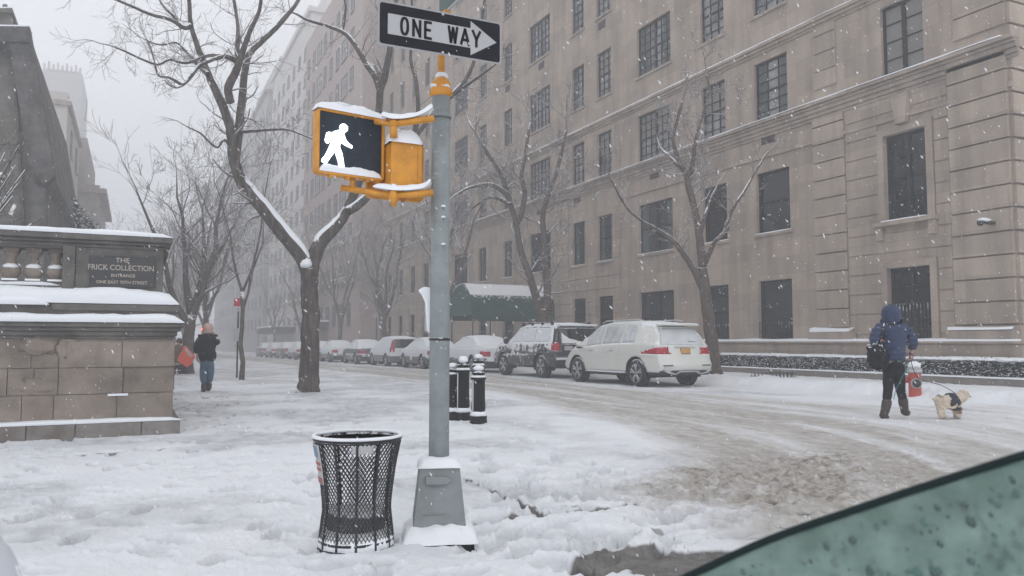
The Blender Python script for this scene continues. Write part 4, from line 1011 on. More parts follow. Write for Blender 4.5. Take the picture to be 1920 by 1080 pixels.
traced_tree('street_tree', 'bare tree with two leaning stems rising between the black car and the green awning', (pT3.x, pT3.y, -.1), D3, [
 ([(1030, 700, 13), (1022, 650, 11), (1020, 610, 10), (1016, 580, 9)], 0, None),
 ([(1014, 590, 8.5), (1006, 560, 8), (992, 515, 7), (976, 468, 6.5), (968, 420, 6), (958, 385, 6), (950, 360, 5.5), (940, 330, 5), (922, 300, 4.4), (905, 272, 4)], (0, -.8), (2.6, 1.4, 3)),
 ([(1020, 600, 8), (1026, 560, 7.5), (1024, 510, 7), (1020, 450, 6.5), (1018, 405, 6), (1026, 370, 5), (1040, 335, 4.4), (1052, 290, 4), (1062, 245, 3)], (0, .9), (2.6, 1.4, 3)),
 ([(968, 420, 6), (978, 398, 5.5), (984, 360, 5), (978, 330, 4.5), (985, 290, 4), (992, 240, 3)], (-.3, .6), (2.6, 1.4, 3)),
 ([(952, 366, 5), (930, 350, 4.6), (906, 346, 4), (880, 352, 3), (860, 362, 2.4)], (-.7, -1.8), (3, 1.0, 3)),
 ([(958, 385, 5), (935, 372, 4), (912, 372, 3), (885, 392, 2)], (-.6, 1), (3, 1.0, 2)),
 ([(1036, 655, 5), (1034, 620, 4), (1033, 575, 3.4), (1024, 540, 3)], (.2, .8), (2, .6, 2))],
 33, 'twig', 'bark_snowy', group=G, minr=.0065)
# generic bare trees down the street: three prototypes, then copies
def bare_tree(name, label, base, H, r, seed, nl=4, lean=(0, 0), group=G, minr=.012, fork=.34, first=.3, spread=.75, lev=3):
    rg = random.Random(seed); t = thing(name, label, 'tree', base, group=group)
    tr = MB(); br = MB(); tw = MB(); n = 5; pts = [Vector((0, 0, -.3))]
    for i in range(n): pts.append(Vector((lean[0] * (i + 1) / n * H * first + rg.gauss(0, .04), lean[1] * (i + 1) / n * H * first + rg.gauss(0, .04), H * first * (i + 1) / n)))
    r = r * .86; tr.tube(pts, [r * 1.35, r * 1.02, r * .96, r * .9, r * .86, r * .84], 9)
    for k in range(nl):
        a = 2 * math.pi * (k + rg.uniform(-.25, .25)) / nl; d = Vector((math.cos(a) * spread, math.sin(a) * spread, 1))
        # a main limb
        p = pts[-1 - (k % 2)] .copy(); L = H * (1 - first) * rg.uniform(.75, 1.0); q = [p]; m = 7; dd = d.normalized()
        for i in range(m):
            dd = (dd + Vector((rg.gauss(0, .16), rg.gauss(0, .16), .13 + rg.gauss(0, .08)))).normalized(); q.append(q[-1] + dd * L / m)
        rr = [max(minr, r * .62 * (1 - .85 * i / m)) for i in range(m + 1)]; br.tube(q, rr, 7, cap=False)
        for j in range(8):
            i = rg.randint(1, m - 1); s_ = (q[i + 1] - q[i]).orthogonal(); s_.rotate(Matrix.Rotation(rg.uniform(0, 6.28), 3, (q[i + 1] - q[i]).normalized()))
            grow(tw, q[i], (q[i + 1] - q[i]).normalized() + s_.normalized() * .8, L * .33 * rg.uniform(.7, 1.3), rr[i] * .5, lev, rg, up=.12, wig=.32, kids=(2, 4), minr=minr * .6)
        grow(tw, q[-1], dd, L * .3, rr[-1], lev - 1, rg, up=.1, wig=.3, kids=(3, 5), minr=minr * .6)
    tr.build('trunk', 'bark_snowy', t); c = br.build('crown', 'bark_snowy', t); tw.build('twigs', 'twig', c)
    return t
pa_ = gnd(352, 700, -.1)
tA = bare_tree('street_tree', 'thick bare tree with rising limbs just right of the sandstone corner wall behind the walkers', (1.95, 33.5, gz(2, 33)), 9.6, .27, 5, 5, first=.24, spread=.45, lev=3)
tB = bare_tree('street_tree', 'thinner reddish bare tree behind the head of the person in jeans', (3.3, 43.0, gz(3, 43)), 9.5, .17, 8, 4, first=.30, spread=.5, lev=3)
p = gnd(452, 711)
tC = bare_tree('street_tree', 'very thin young tree beside the parking sign post on the left pavement', (p.x, p.y, gz(p.x, p.y)), 8.2, .085, 14, 3, first=.34, spread=.38, minr=.006, lev=2)
def tree_copy(src, label, x, y, rz, s):
    c = copy_tree(src); c['label'] = label; c.location = (x, y, gz(x, y)); c.rotation_euler = (0, 0, rz); c.scale = (s, s, s); return c
for src, lab, x, y, rz, s in (
    (tB, 'bare tree in the haze directly left of the big forked tree', 3.9, 52, 1.3, 1.0),
    (tA, 'hazy wide bare tree over the far end of the left pavement', 3.4, 62, 2.2, .95),
    (tB, 'faint bare tree of the left row, beyond the wide hazy one', 3.8, 72, .4, 1.1),
    (tA, 'faint wide bare tree near the end of the left row', 3.6, 84, 4.0, 1.0),
    (tB, 'faintest bare tree closing the left row', 3.7, 98, 3.0, 1.15),
    (tA, 'bare garden tree rising behind the balustrade wall beside the beige house', -2.6, 42, .9, .72),
    (tB, 'bare garden tree deeper behind the balustrade wall', -1.2, 55, 5.0, .95),
    (tB, 'bare right-side tree partly hidden behind the grey signal pole', 15.2, 40, 3.5, 1.25),
    (tA, 'leaning bare tree right of the big forked trunk over the snowy saloon cars', 15.2, 52, 1.1, 1.1),
    (tB, 'hazy bare tree of the right row in front of the pinkish stone house', 15.2, 64, 2.0, 1.25),
    (tA, 'hazy bare tree of the right row in front of the white brick tower', 15.3, 80, 5.1, 1.2),
    (tB, 'faint bare tree near the end of the right row', 15.3, 98, 4.1, 1.0)):
    tree_copy(src, lab, x, y, rz, s)
# snowy twigs of a garden shrub at the left edge
sh = thing('garden_shrub', 'snow laden thin shrub twigs in front of the mansion at the left edge', 'shrub', (onY(-25, 400, 15).x, 15, 1.6))
tw = MB(); sn = MB(); rg = random.Random(9)
for k, (px, py) in enumerate(((0, 270), (30, 310), (48, 318), (25, 368), (34, 345), (10, 285), (36, 272), (60, 420))):
    e = onY(px, py, 15 + .3 * (k % 3 - 1)) - Vector(sh.location); a = Vector((0, 0, 0)); m1 = e * .5 + Vector((-.25, 0, .12)); P_ = smooth_path([a, m1, e], 6)
    tw.tube(P_, [.022 - .016 * i / (len(P_) - 1) for i in range(len(P_))], 5); snow_cap(sn, P_[5:], [.014] * len(P_[5:]), 3, k)
    for j in range(4): grow(tw, P_[rg.randint(5, 12)], Vector((rg.uniform(-.3, 1), rg.uniform(-.5, .5), rg.uniform(-.2, .8))), .4, .007, 1, rg)
tw.build('twigs', 'bark_snowy', sh); sn.build('snow', 'snow', sh)

# ------------------------------------------------------------------ hedge with its low kerb along the far pavement
hd = thing('hedge', 'long low clipped dark evergreen hedge dusted with snow under the limestone facade', 'hedge', (17.9, 10, .2))
o = -Vector(hd.location); HB = (17.65, 18.55, 8.0, 23.6, .25, .76)
h = OMB(o); h.box((HB[0] + .06, HB[2], HB[4]), (HB[1] - .06, HB[3], HB[5] - .05)); h.build('branches', 'hedge_dark', hd)
h = OMB(o); rg = random.Random(2)
for i in range(15000):
    y = rg.uniform(HB[2], HB[3]); f = rg.random()
    if f < .62: p = Vector((HB[0] + rg.gauss(0, .03), y, rg.uniform(HB[4], HB[5])))
    else: p = Vector((rg.uniform(HB[0], HB[1]), y, HB[5] + rg.gauss(0, .025)))
    u = Vector((rg.gauss(0, 1), rg.gauss(0, 1), rg.gauss(0, 1))).normalized(); v = u.orthogonal().normalized(); s_ = rg.uniform(.018, .045)
    h.add([p - u * s_, p + v * s_ * .55, p + u * s_, p - v * s_ * .55], [(0, 1, 2, 3)], False)
h.build('leaves', 'hedge_leaf', hd)
h = OMB(o); h.box((HB[0] - .14, HB[2], 0), (HB[0] - .06, HB[3], .36)); h.build('kerb', 'plinth_stone', hd)
h = OMB(o)
ledge(h, HB[0] - .02, HB[1], HB[2], HB[3], HB[5] + .0, .05, 60, 3)
ledge(h, HB[0] - .16, HB[0] - .05, HB[2], HB[3], .36, .035, 60, 7)
for i in range(260):
    y = rg.uniform(HB[2], HB[3]); h.blob((HB[0] + rg.uniform(-.02, .5), y, HB[5] + .015), (rg.uniform(.05, .16), rg.uniform(.05, .2), rg.uniform(.02, .05)), 7, 5, .3, i)
h.build('snow', 'snow', hd)
# wire tree guard round the slender tree
tg = thing('tree_guard', 'low wire hoop guard poking out of the snow beside the slender tree', 'fence', (15.7, 17.2, .1)); w = MB()
for i in range(12):
    x = -.55 + i * .13; w.tube([(x, -.6, -.1), (x, -.6, .22), (x + .03, -.6, .27), (x + .07, -.6, .27), (x + .10, -.6, .22), (x + .10, -.6, -.1)], .009, 5)
for z in (.08, .16): w.tube([(-.6, -.6, z), (1.05, -.6, z)], .008, 5)
for i in range(8):
    y = -.6 + i * .16; w.tube([(1.05, y, -.1), (1.05, y, .22), (1.05, y + .06, .27), (1.05, y + .12, .22), (1.05, y + .12, -.1)], .009, 5)
w.build('wire_hoops', 'iron', tg)

# ------------------------------------------------------------------ green entrance canopy
ya_, yb_ = 34.75, 37.7; xa, xb = 14.5, FX - .02
aw = thing('awning', 'dark green barrel entrance canopy with snow on top in front of the limestone house', 'canopy', (xa, ya_, 0)); o = -Vector(aw.location)
ym = (ya_ + yb_) / 2; hw = (yb_ - ya_) / 2; z0, z1 = 2.25, 3.95
def arc(t, k=1.0): a = math.pi * t; return (ym - hw * math.cos(a) * k, z0 + .5 + (z1 - z0 - .5) * math.sin(a) ** .8 * k)
n = 16; c = OMB(o); vs = []
for i in range(n + 1):
    y, z = arc(i / n)
    for x in (xa, (xa + xb) / 2, xb): vs.append((x, y, z + (-.03 if x not in (xa, xb) else 0)))
for i in range(n):
    for j in range(2): pass
c.add(vs, [(i * 3 + j, i * 3 + j + 1, (i + 1) * 3 + j + 1, (i + 1) * 3 + j) for i in range(n) for j in range(2)], True)
for y in (ya_, yb_): c.box((xa, y - .01, z0), (xb, y + .01, z0 + .52))
fr = [(xa, *arc(i / n)) for i in range(n + 1)] + [(xa, yb_, z0 + .2), (xa, ya_, z0 + .2)]; c.add(fr, [tuple(range(len(fr)))], False)
c.build('canvas', 'awning_green', aw)
c = OMB(o); nn = 22
for i in range(nn):
    t = i / nn
for x in [xa + .15 + k * (xb - xa - .3) / 6 for k in range(7)]: c.tube([(x, *arc(i / 12, .985)) for i in range(13)], .02, 5)
for y in (ya_ + .1, yb_ - .1):
    for x in (xa + .1, (xa + xb) / 2): c.tube([(x, y, 0), (x, y, z0 + .3)], .035, 8)
c.build('posts', 'iron', aw)
c = OMB(o); vs = []; K = 7
for i in range(14):
    x = xa + .02 + (xb - xa - .04) * i / 13
    for j in range(K):
        t = .16 + .68 * j / (K - 1); y, z = arc(t); e = math.sin(math.pi * (j + .35) / (K - .3)); vs.append((x, y, z + .12 * e * (1 + .3 * mnoise.noise(Vector((x * 2, j, 0))))))
c.add(vs, [(i * K + j, i * K + j + 1, (i + 1) * K + j + 1, (i + 1) * K + j) for i in range(13) for j in range(K - 1)], True); c.build('snow', 'snow', aw)
sb = thing('clipped_bush', 'small round clipped evergreen by the canopy entrance behind the black car', 'shrub', (16.9, 33.2, 0)); c = MB(); c.tube([(0, 0, 0), (0, 0, .5)], .3, 10); c.build('planter', 'plinth_stone', sb)
c = MB(); leafball(c, (0, 0, 1.35), (.55, .55, .9), 1800, .06, 4); c.build('leaves', 'evergreen', sb)
# second, far canopies
for x, y, w_, lab in ((15.2, 78, 4.0, 'distant dark flat canopy under snow left of the leaning tree'), (15.4, 100, 14, 'farthest long dark canopy under snow before the hazy houses')):
    cn = thing('entrance_canopy', lab, 'canopy', (x, y, gz(x, y)), group='far canopies'); c = MB()
    c.box((0, 0, 2.5), (3, w_, 3.3)); 
    for xx in (.1, 2.8):
        for yy in (.2, w_ - .3): c.box((xx, yy, 0), (xx + .1, yy + .1, 2.5))
    c.build('canvas', 'awning_inside', cn); c = MB(); c.box((-.05, -.05, 3.302), (3.05, w_ + .05, 3.48)); c.build('snow', 'snow', cn)
# ------------------------------------------------------------------ vehicles
def wheel(parent, x, y, r, wd, side, bright=True):
    m = MB(); T = Matrix.Translation((x, y, r)) @ Matrix.Rotation(0, 4, 'X')
    prof = [(r * .66, -wd / 2), (r * .93, -wd / 2), (r, -wd / 2 + .035), (r, wd / 2 - .035), (r * .93, wd / 2), (r * .66, wd / 2)]
    m.lathe(prof, (x, y, r), 36, 'x'); ty = m.build('wheel', 'tyre', parent)
    m = MB(); s = side * wd / 2
    m.lathe([(r * .70, s * .96), (r * .665, s * 1.02), (r * .62, s * .98), (r * .60, s * .45), (r * .10, s * .40)], (x, y, r), 30, 'x')
    for k in range(10):
        a = 2 * math.pi * (k // 2) / 5 + (.16 if k % 2 else -.16) + .3; ca, sa = math.cos(a), math.sin(a)
        p0 = Vector((x + s * .92, y + r * .14 * ca, r + r * .14 * sa)); p1 = Vector((x + s * .98, y + r * .62 * ca, r + r * .62 * sa)); m.tube([p0, p1], [r * .055, r * .06], 5)
    m.lathe([(r * .17, s * .5), (r * .16, s * .98), (.0, s * 1.03)], (x, y, r), 14, 'x')
    m.build('rim', 'rim' if bright else 'tyre', ty, recalc=True)
    m = MB(); m.lathe([(r * .60, s * .30), (.001, s * .28)], (x, y, r), 20, 'x'); m.build('brake_disc', 'under', ty)
def car(name, label, cat, base, P, group=None, rz=0.0):
    """car pointing +Y from its rear at u = 0. P holds profiles: top, belt, rear, front as polylines and paint / glass names"""
    L, Wd = P['L'], P['W']; root = thing(name, label, cat, base, rz, group)
    zs = P.get('sill', .30); nl, nu, nt_ = 20, 12, 5; du = .045; nU = int(L / du)
    rw = P.get('roofw', .74); wr = P['wheel_r']; wy = P['wheels']
    rough = P.get('lump', 0.0)
    def ring(u):
        zt = lerp(P['top'], u); zb = min(lerp(P['belt'], u), zt - .03)
        e = (u - L / 2) / (L / 2); k = 1 - (P.get('taper_f', .16) if e > 0 else P.get('taper_r', .10)) * abs(e) ** 5
        H = Wd / 2 * k; gh = (zt - zb); tumble = min(1, gh / .45); R_ = H * (rw * tumble + .90 * (1 - tumble))
        pts = []
        for j in range(nl + 1):
            t = j / nl; z = zs + (zb - zs) * t; w = H * (1 - .055 * (1 - t) ** 3 - .035 * t ** 4 - .012 * math.exp(-((t - .55) / .05) ** 2)); pts.append((w, z))
        w0 = pts[-1][0]
        for j in range(1, nu + 1):
            t = j / nu; a = t ** .9; z = zb + gh * (1 - (1 - t) ** 1.12) * .955; w = w0 + (R_ - w0) * (a if gh > .2 else t); 
            if t > .86: w -= (t - .86) * .25 * H
            pts.append((w, z))
        w1, z1 = pts[-1]
        for j in range(1, nt_ + 1):
            t = j / nt_; pts.append((w1 * (1 - t), z1 + (zt - z1) * math.sin(t * math.pi / 2) ** .8))
        return pts
    nR = nl + nu + nt_ + 1
    rear, front = P['rear'], P['front']
    def shift(u, z): return u + lerp(rear, z) * (1 - sm01(u / 1.3)) - lerp(front, z) * (1 - sm01((L - u) / 1.0))
    V = {}; parts = {}
    verts = []; meta = []
    for i in range(nU + 1):
        u = L * i / nU
        for j, (w, z) in enumerate(ring(u)): verts.append([w, shift(u, z), z]); meta.append((u, j))
    # snap the wheel openings
    for wyy in wy:
        Rr = wr * 1.20
        for v in verts:
            if v[0] < Wd * .35 or v[2] > wr * 2.6: continue
            d = math.hypot(v[1] - wyy, v[2] - wr)
            if abs(d - Rr) < .034 and v[2] > zs + .01: v[1] = wyy + (v[1] - wyy) * Rr / d; v[2] = wr + (v[2] - wr) * Rr / d
    cls = P['classify']; groups = {}
    def put(key, quad): groups.setdefault(key, []).append(quad)
    for i in range(nU):
        for j in range(nR - 1):
            q = [verts[i * nR + j], verts[(i + 1) * nR + j], verts[(i + 1) * nR + j + 1], verts[i * nR + j + 1]]
            cy = sum(v[1] for v in q) / 4; cz = sum(v[2] for v in q) / 4; cw = sum(v[0] for v in q) / 4
            if j < nl and any(math.hypot(cy - w_, cz - wr) < wr * 1.20 for w_ in wy): continue
            zone = 'side' if j < nl else 'green' if j < nl + nu else 'roof'
            u = meta[i * nR + j][0]; t = (j - nl + .5) / nu
            for sgn in (1, -1):
                qq = [(v[0] * sgn, v[1], v[2]) for v in q]
                put(cls(zone, u, cy, cz, t, sgn, cw), qq if sgn > 0 else qq[::-1])
    # end caps
    for end, i, face in (('rear', 0, 1), ('front', nU, -1)):
        nc = 26; rg_ = verts[i * nR:(i + 1) * nR]; grid = []
        for j in range(nl + nu + 1):
            w, y, z = rg_[j]; row = []
            for k in range(nc + 1):
                s = -1 + 2 * k / nc; bul = (.075 if end == 'rear' else .14) * (1 - abs(s) ** 3.2); row.append((w * s, y - face * bul, z))
            grid.append(row)
        ztop = lerp(P['top'], 0 if end == 'rear' else L)
        for k in range(1): pass
        w, y, z = rg_[-1]; grid.append([(g_[0] * .9, g_[1] + face * .03, z) for g_ in grid[-1]])
        for j in range(len(grid) - 1):
            for k in range(nc):
                q = [grid[j][k], grid[j][k + 1], grid[j + 1][k + 1], grid[j + 1][k]]
                if face < 0: q = q[::-1]
                cx_ = sum(v[0] for v in q) / 4; cz = sum(v[2] for v in q) / 4
                put(cls(end, 0 if end == 'rear' else L, 0, cz, 0, 1 if cx_ > 0 else -1, cx_), q)
    mats = dict(P['mats']); body = None; made = {}
    for k_ in groups:
        if isinstance(k_, tuple) and k_[0] == 'sg': mats[k_] = mats['side_glass']
    for key in sorted(groups, key=lambda k: (k != 'body', str(k))):
        m = MB(); idx = {}
        for q in groups[key]:
            f = []
            for v in q:
                kk = (round(v[0], 4), round(v[1], 4), round(v[2], 4))
                if kk not in idx: idx[kk] = len(m.v); m.v.append(v)
                f.append(idx[kk])
            m.f.append(tuple(f)); m.m.append(0); m.sm.append(True)
        nm, mt_, off = mats.get(key, (key, 'trim_black', 0))
        if off:      # sink glass a little behind the metal
            pass
        ob = m.build(nm, mt_, root)
        md = ob.modifiers.new('thick', 'SOLIDIFY'); md.thickness = .012; md.offset = -1
        made[key] = ob
    # underside, wheel wells
    u_ = MB(); u_.box((-Wd / 2 * .80, .35, zs - .06), (Wd / 2 * .80, L - .4, zs + .16)); u_.box((-Wd / 2 * .86, wy[0] + .5, zs - .02), (Wd / 2 * .86, wy[1] - .5, zs + .03))
    for w_ in wy:
        u_.box((-Wd / 2 * .70, w_ - .05, wr - .05), (Wd / 2 * .70, w_ + .05, wr + .05))
        for sgn in (1, -1):
            n = 12; rr = wr * 1.20; xi, xo = sgn * Wd / 2 * .62, sgn * Wd / 2 * .955
            vs = [(x, w_ + rr * math.cos(math.pi * i / n * 1.16 - .25), wr + rr * math.sin(math.pi * i / n * 1.16 - .25)) for i in range(n + 1) for x in (xi, xo)]
            u_.add(vs, [(2 * i, 2 * i + 1, 2 * i + 3, 2 * i + 2) for i in range(n)] , True); u_.add([vs[2 * i] for i in range(n + 1)], [tuple(range(n + 1))], False)
    u_.build('underbody', 'under', root)
    for w_ in wy:
        for sgn in (1, -1): wheel(root, sgn * (Wd / 2 * .955 - .12), w_, wr, .235, sgn, P.get('bright', True))
    # snow lying on roof, bonnet
    if P.get('snow', 0) > 0:
        sn = MB(); th = P['snow']; rows_ = []
        lo = nl + nu - 1
        for i in range(nU + 1):
            u = L * i / nU; rg_ = verts[i * nR:(i + 1) * nR]; row = []
            edge = sm01(min(u, L - u) / .18)
            for sgn, js in ((1, range(lo, nR)), (-1, range(nR - 2, lo - 1, -1))):
                for j in js:
                    v = rg_[j]; s_ = abs(v[0]) / (Wd / 2)
                    slope = abs((lerp(P['top'], u + .1) - lerp(P['top'], u - .1)) / .2)
                    t = th * edge * (1 - .75 * (s_ / .78) ** 4 if s_ < .78 else .25) * (1 + .35 * mnoise.noise(Vector((v[0] * 2 * sgn, v[1] * 1.5, P['L'] * 9)))) / (1 + slope * slope * 1.2) * P.get('snow_at', lambda u: 1)(u)
                    row.append((v[0] * sgn * 1.004, v[1], v[2] + max(.004, t)))
            rows_.append(row)
        n = len(rows_[0]); sn.add([v for r_ in rows_ for v in r_], [(i * n + j, (i + 1) * n + j, (i + 1) * n + j + 1, i * n + j + 1) for i in range(nU) for j in range(n - 1) if P.get('snow_at', lambda u: 1)(L * (i + .5) / nU) > 0], True)
        sb_ = sn.build('roof_snow', 'snow', root, recalc=True)
    return root, verts
def rbox(parent, name, m, a, b, bev=.01):
    q = MB(); q.box(a, b); return q.build(name, m, parent, bevel=bev)

# --- the white car, nearest of the row
def cls_white(zone, u, y, z, t, s, w):
    if zone == 'green' and .10 < t < .80:
        if .95 < u < 1.55 and t < .80 - (1.10 - u) * 1.2 if u < 1.10 else .95 < u < 1.55: return ('glass_q', s)
        if 1.66 < u < 2.50: return ('glass_r', s)
        if 2.60 < u < 3.42 and t < .86: return ('glass_f', s)
    if zone == 'green' and 3.50 < u < 4.1 and t > .9: return 'windscreen'
    if zone == 'roof' and 3.42 < u < 4.05 : return 'windscreen'
    if zone == 'rear':
        if 1.14 < z < 1.57 and abs(w) < .70 - (z - 1.14) * .28: return 'rear_window'
        if .90 < z < 1.075 and abs(w) > .50 + (1.075 - z) * .0: return ('tail', s)
        if z < .44: return 'lower_trim'
    if zone == 'side':
        if .90 < z < 1.075 - u * .18 and u < .62: return ('tail', s)
        if z < .40: return 'lower_trim'
    return 'body'
def car_mats(paint, gside, grear, tail='tail_red'):
    return {'body': ('body', paint, 0), ('glass_q', 1): ('quarter_window', gside, 1), ('glass_q', -1): ('quarter_window', gside, 1), ('glass_r', 1): ('rear_door_window', gside, 1), ('glass_r', -1): ('rear_door_window', gside, 1),
            ('glass_f', 1): ('front_door_window', gside, 1), ('glass_f', -1): ('front_door_window', gside, 1), 'windscreen': ('windscreen', grear, 1), 'rear_window': ('rear_window', grear, 1),
            ('tail', 1): ('tail_light', tail, 0), ('tail', -1): ('tail_light', tail, 0), 'lower_trim': ('lower_trim', 'trim_black', 0), 'spare': ('body', paint, 0), ('head', 1): ('headlight', 'chrome', 0), ('head', -1): ('headlight', 'chrome', 0)}
PW = dict(L=4.78, W=1.93, sill=.34, wheel_r=.375, wheels=(.93, 3.83), roofw=.70, taper_f=.2, taper_r=.09, snow=.022,
          top=[(0, 1.62), (.25, 1.665), (.8, 1.735), (1.6, 1.77), (2.4, 1.765), (2.9, 1.70), (3.3, 1.53), (3.75, 1.25), (3.95, 1.15), (4.4, 1.05), (4.65, .93), (4.78, .80)],
          belt=[(0, 1.12), (1, 1.14), (2.5, 1.09), (3.6, 1.02), (3.95, .99), (4.5, .88), (4.78, .70)],
          rear=[(.3, .10), (.42, .02), (.60, -.02), (.72, .03), (.85, .06), (1.1, .12), (1.35, .24), (1.66, .48), (1.8, .5)],
          front=[(.3, .12), (.5, .0), (.8, .12), (1.1, .2)], classify=cls_white, mats=car_mats('white_paint', 'frosted_glass', 'frosted_rear'))
WX = 13.02; WY = 16.70
wc, _ = car('parked_car', 'clean white estate car with yellow rear plate, nearest of the parked row', 'car', (WX, WY, -.02), PW, group='cars parked along the far kerb', rz=R(2.0))
def yr(z): return lerp(PW['rear'], z)
# rear details
q = MB(); q.prism([(-.68, -.02), (-.60, -.15), (0, -.19), (.60, -.15), (.68, -.02), (.55, .22), (-.55, .22)], lambda p, h: (p[0], .33 + p[1] - .03, h), 1.635, 1.675); q.build('spoiler', 'white_paint', wc, bevel=.015)
q = MB(); q.prism([(-.62, -.02), (-.55, -.14), (0, -.18), (.55, -.14), (.62, -.02), (.5, .1), (-.5, .1)], lambda p, h: (p[0], .33 + p[1] - .03, h), 1.676, 1.70); q.build('snow', 'snow', wc, bevel=.01)
yb = lambda z, x=0: yr(z) - .075 * (1 - abs(x / .9) ** 3.2)
rbox(wc, 'chrome_strip', 'chrome', (-.34, yb(1.02) - .022, 1.055), (.34, yb(1.02) + .02, 1.080), .006)
pl_ = rbox(wc, 'number_plate', 'plate_yellow', (-.155, yb(.93) - .020, .885), (.155, yb(.93) + .02, 1.04), .004)
rbox(pl_, 'plate_band', 'plate_blue', (-.155, yb(.93) - .022, .885), (.155, yb(.93) - .0195, .902), 0)
rbox(wc, 'badge', 'trim_black', (.16, yb(1.22) - .01, 1.205), (.42, yb(1.22) + .05, 1.225), .01)
q = MB(); 
for s in (-1, 1): q.box((s * .62 - .14, yb(.60, .62) - .02, .585), (s * .62 + .14, yb(.60, .62) + .04, .612))
q.build('reflector', 'trim_black', wc)
q = MB(); q.prism([(-.80, .48), (-.66, .40), (-.40, .36), (-.28, .42), (.28, .42), (.40, .36), (.66, .40), (.80, .48), (.72, .50), (-.72, .50)], lambda p, h: (p[0], h, p[1]), -.115, .12); q.build('skid_plate', 'chrome', wc, bevel=.01)
q = MB(); q.prism([(-.62, .44), (-.42, .39), (-.30, .455), (.30, .455), (.42, .39), (.62, .44), (.56, .47), (-.56, .47)], lambda p, h: (p[0], h, p[1]), -.122, .1); q.build('diffuser', 'trim_black', wc)
q = MB()
for s in (-1, 1): q.box((s * .90 - .1, 1.35, .33), (s * .90 + .1, 3.30, .37))
sb_ = q.build('side_step', 'trim_black', wc, bevel=.01)
q = MB()
for s in (-1, 1): q.box((s * .92 - .08, 1.40, .371), (s * .92 + .08, 3.25, .40))
q.build('snow', 'snow', sb_, bevel=.012)
for s in (-1, 1):
    q = MB(); q.blob((s * 1.04, 3.50, 1.14), (.12, .07, .085), 12, 8); q.box((min(s * .86, s * 1.0), 3.48, 1.06), (max(s * .86, s * 1.0), 3.53, 1.12)); q.mi = 1; q.blob((s * 1.04, 3.53, 1.05), (.11, .05, .04), 10, 6)
    q.build('wing_mirror', ['white_paint', 'trim_black'], wc)
    q = MB(); q.tube([(s * .66, .9, 1.775), (s * .67, 1.1, 1.81), (s * .67, 2.6, 1.80), (s * .66, 2.85, 1.74)], .018, 6); q.build('roof_rail', 'chrome', wc)
    q = MB()
    for yy in (1.95, 2.95): q.box((min(s * .94, s * .985), yy, .965), (max(s * .94, s * .985), yy + .20, .99))
    q.build('door_handle', 'chrome', wc, bevel=.008)
    q = MB()
    for u in (1.60, 2.55, 3.45): pass
q = MB(); q.tube([(.0, .85, 1.76), (0, .80, 1.83)], [.022, .01], 6); q.build('aerial', 'white_paint', wc)

# --- the black off-roader with the spare wheel
def cls_black(zone, u, y, z, t, s, w):
    if zone == 'green' and .12 < t < .80 and (.35 < u < 1.25 or 1.4 < u < 2.2 or 2.3 < u < 3.05): return ('sg', s, int(u > 1.3) + int(u > 2.25))
    if zone == 'rear':
        if 1.13 < z < 1.64 and abs(w) < .68: return 'rear_window'
        if .92 < z < 1.20 and abs(w) > .70: return ('tail', s)
        return 'rearbody'
    if zone == 'side':
        if .92 < z < 1.20 and u < .17: return ('tail', s)
        if z < .42: return 'lower_trim'
        if u < .9 and z < .95 - u * .2: return 'rearbody'
    if zone == 'green' and u < .12: return 'rearbody'
    return 'body'
MBk = car_mats('car_black', 'glass_car', 'glass_car'); MBk['side_glass'] = ('side_window', 'car_plaster', 0); MBk['rearbody'] = ('tailgate', 'car_black_rear', 0)
MBk['body'] = ('body', 'car_black', 0)
PB = dict(L=4.75, W=1.85, sill=.40, wheel_r=.385, wheels=(.95, 3.75), roofw=.80, taper_f=.14, taper_r=.03, snow=.06,
          top=[(0, 1.72), (.2, 1.76), (1.2, 1.79), (2.3, 1.77), (2.75, 1.68), (3.2, 1.36), (3.4, 1.22), (4.3, 1.13), (4.65, 1.02), (4.75, .9)],
          belt=[(0, 1.14), (3.3, 1.14), (4.5, 1.0), (4.75, .8)], rear=[(.4, .02), (.6, -.03), (.75, .02), (1.2, .05), (1.75, .16)], front=[(.4, .08), (.6, 0), (1.1, .08)], classify=cls_black, mats=MBk)
bc, _ = car('parked_car', 'black off-roader plastered with snow, spare wheel on its tailgate, ahead of the clean white car', 'car', (12.98, 22.15, -.02), PB, group='cars parked along the far kerb', rz=R(1.0))
q = MB(); q.lathe([(.02, -.30), (.22, -.31), (.335, -.28), (.355, -.20), (.34, -.09), (.30, -.07)], (.36, 0, 1.02), 28, 'y'); q.build('spare_wheel', 'car_black_rear', bc, recalc=True)
rbox(bc, 'number_plate', 'decal', (-.56, -.075, .93), (-.26, -.055, 1.07), .004)
rbox(bc, 'rear_bumper', 'trim_black', (-.86, -.13, .46), (.86, .06, .64), .03); rbox(bc, 'snow', 'snow', (-.84, -.12, .641), (.84, -.02, .70), .02)
q = MB(); q.prism([(-.62, 1.16), (.10, 1.16), (-.10, 1.26), (-.36, 1.31), (-.55, 1.42), (-.64, 1.50)], lambda p, h: (p[0], h, p[1]), -.04, .0); 
q.box((-.70, -.04, 1.72), (.70, .20, 1.775)); q.build('snow', 'snow', bc)
for s in (-1, 1):
    q = MB(); q.blob((s * 1.02, 3.22, 1.24), (.11, .06, .12)); q.build('wing_mirror', 'trim_black', bc)
    q = MB(); q.tube([(s * .70, .4, 1.83), (s * .70, 2.4, 1.84)], .02, 6)
    for yy in (.4, 1.05, 1.75, 2.4): q.box((s * .70 - .025, yy, 1.75), (s * .70 + .025, yy + .12, 1.85))
    q.build('roof_rail', 'trim_black', bc)
    q = MB(); q.box((min(s * .93, s * .95), 1.50, .985), (max(s * .93, s * .95), 1.72, 1.01)); q.build('door_handle', 'trim_black', bc)

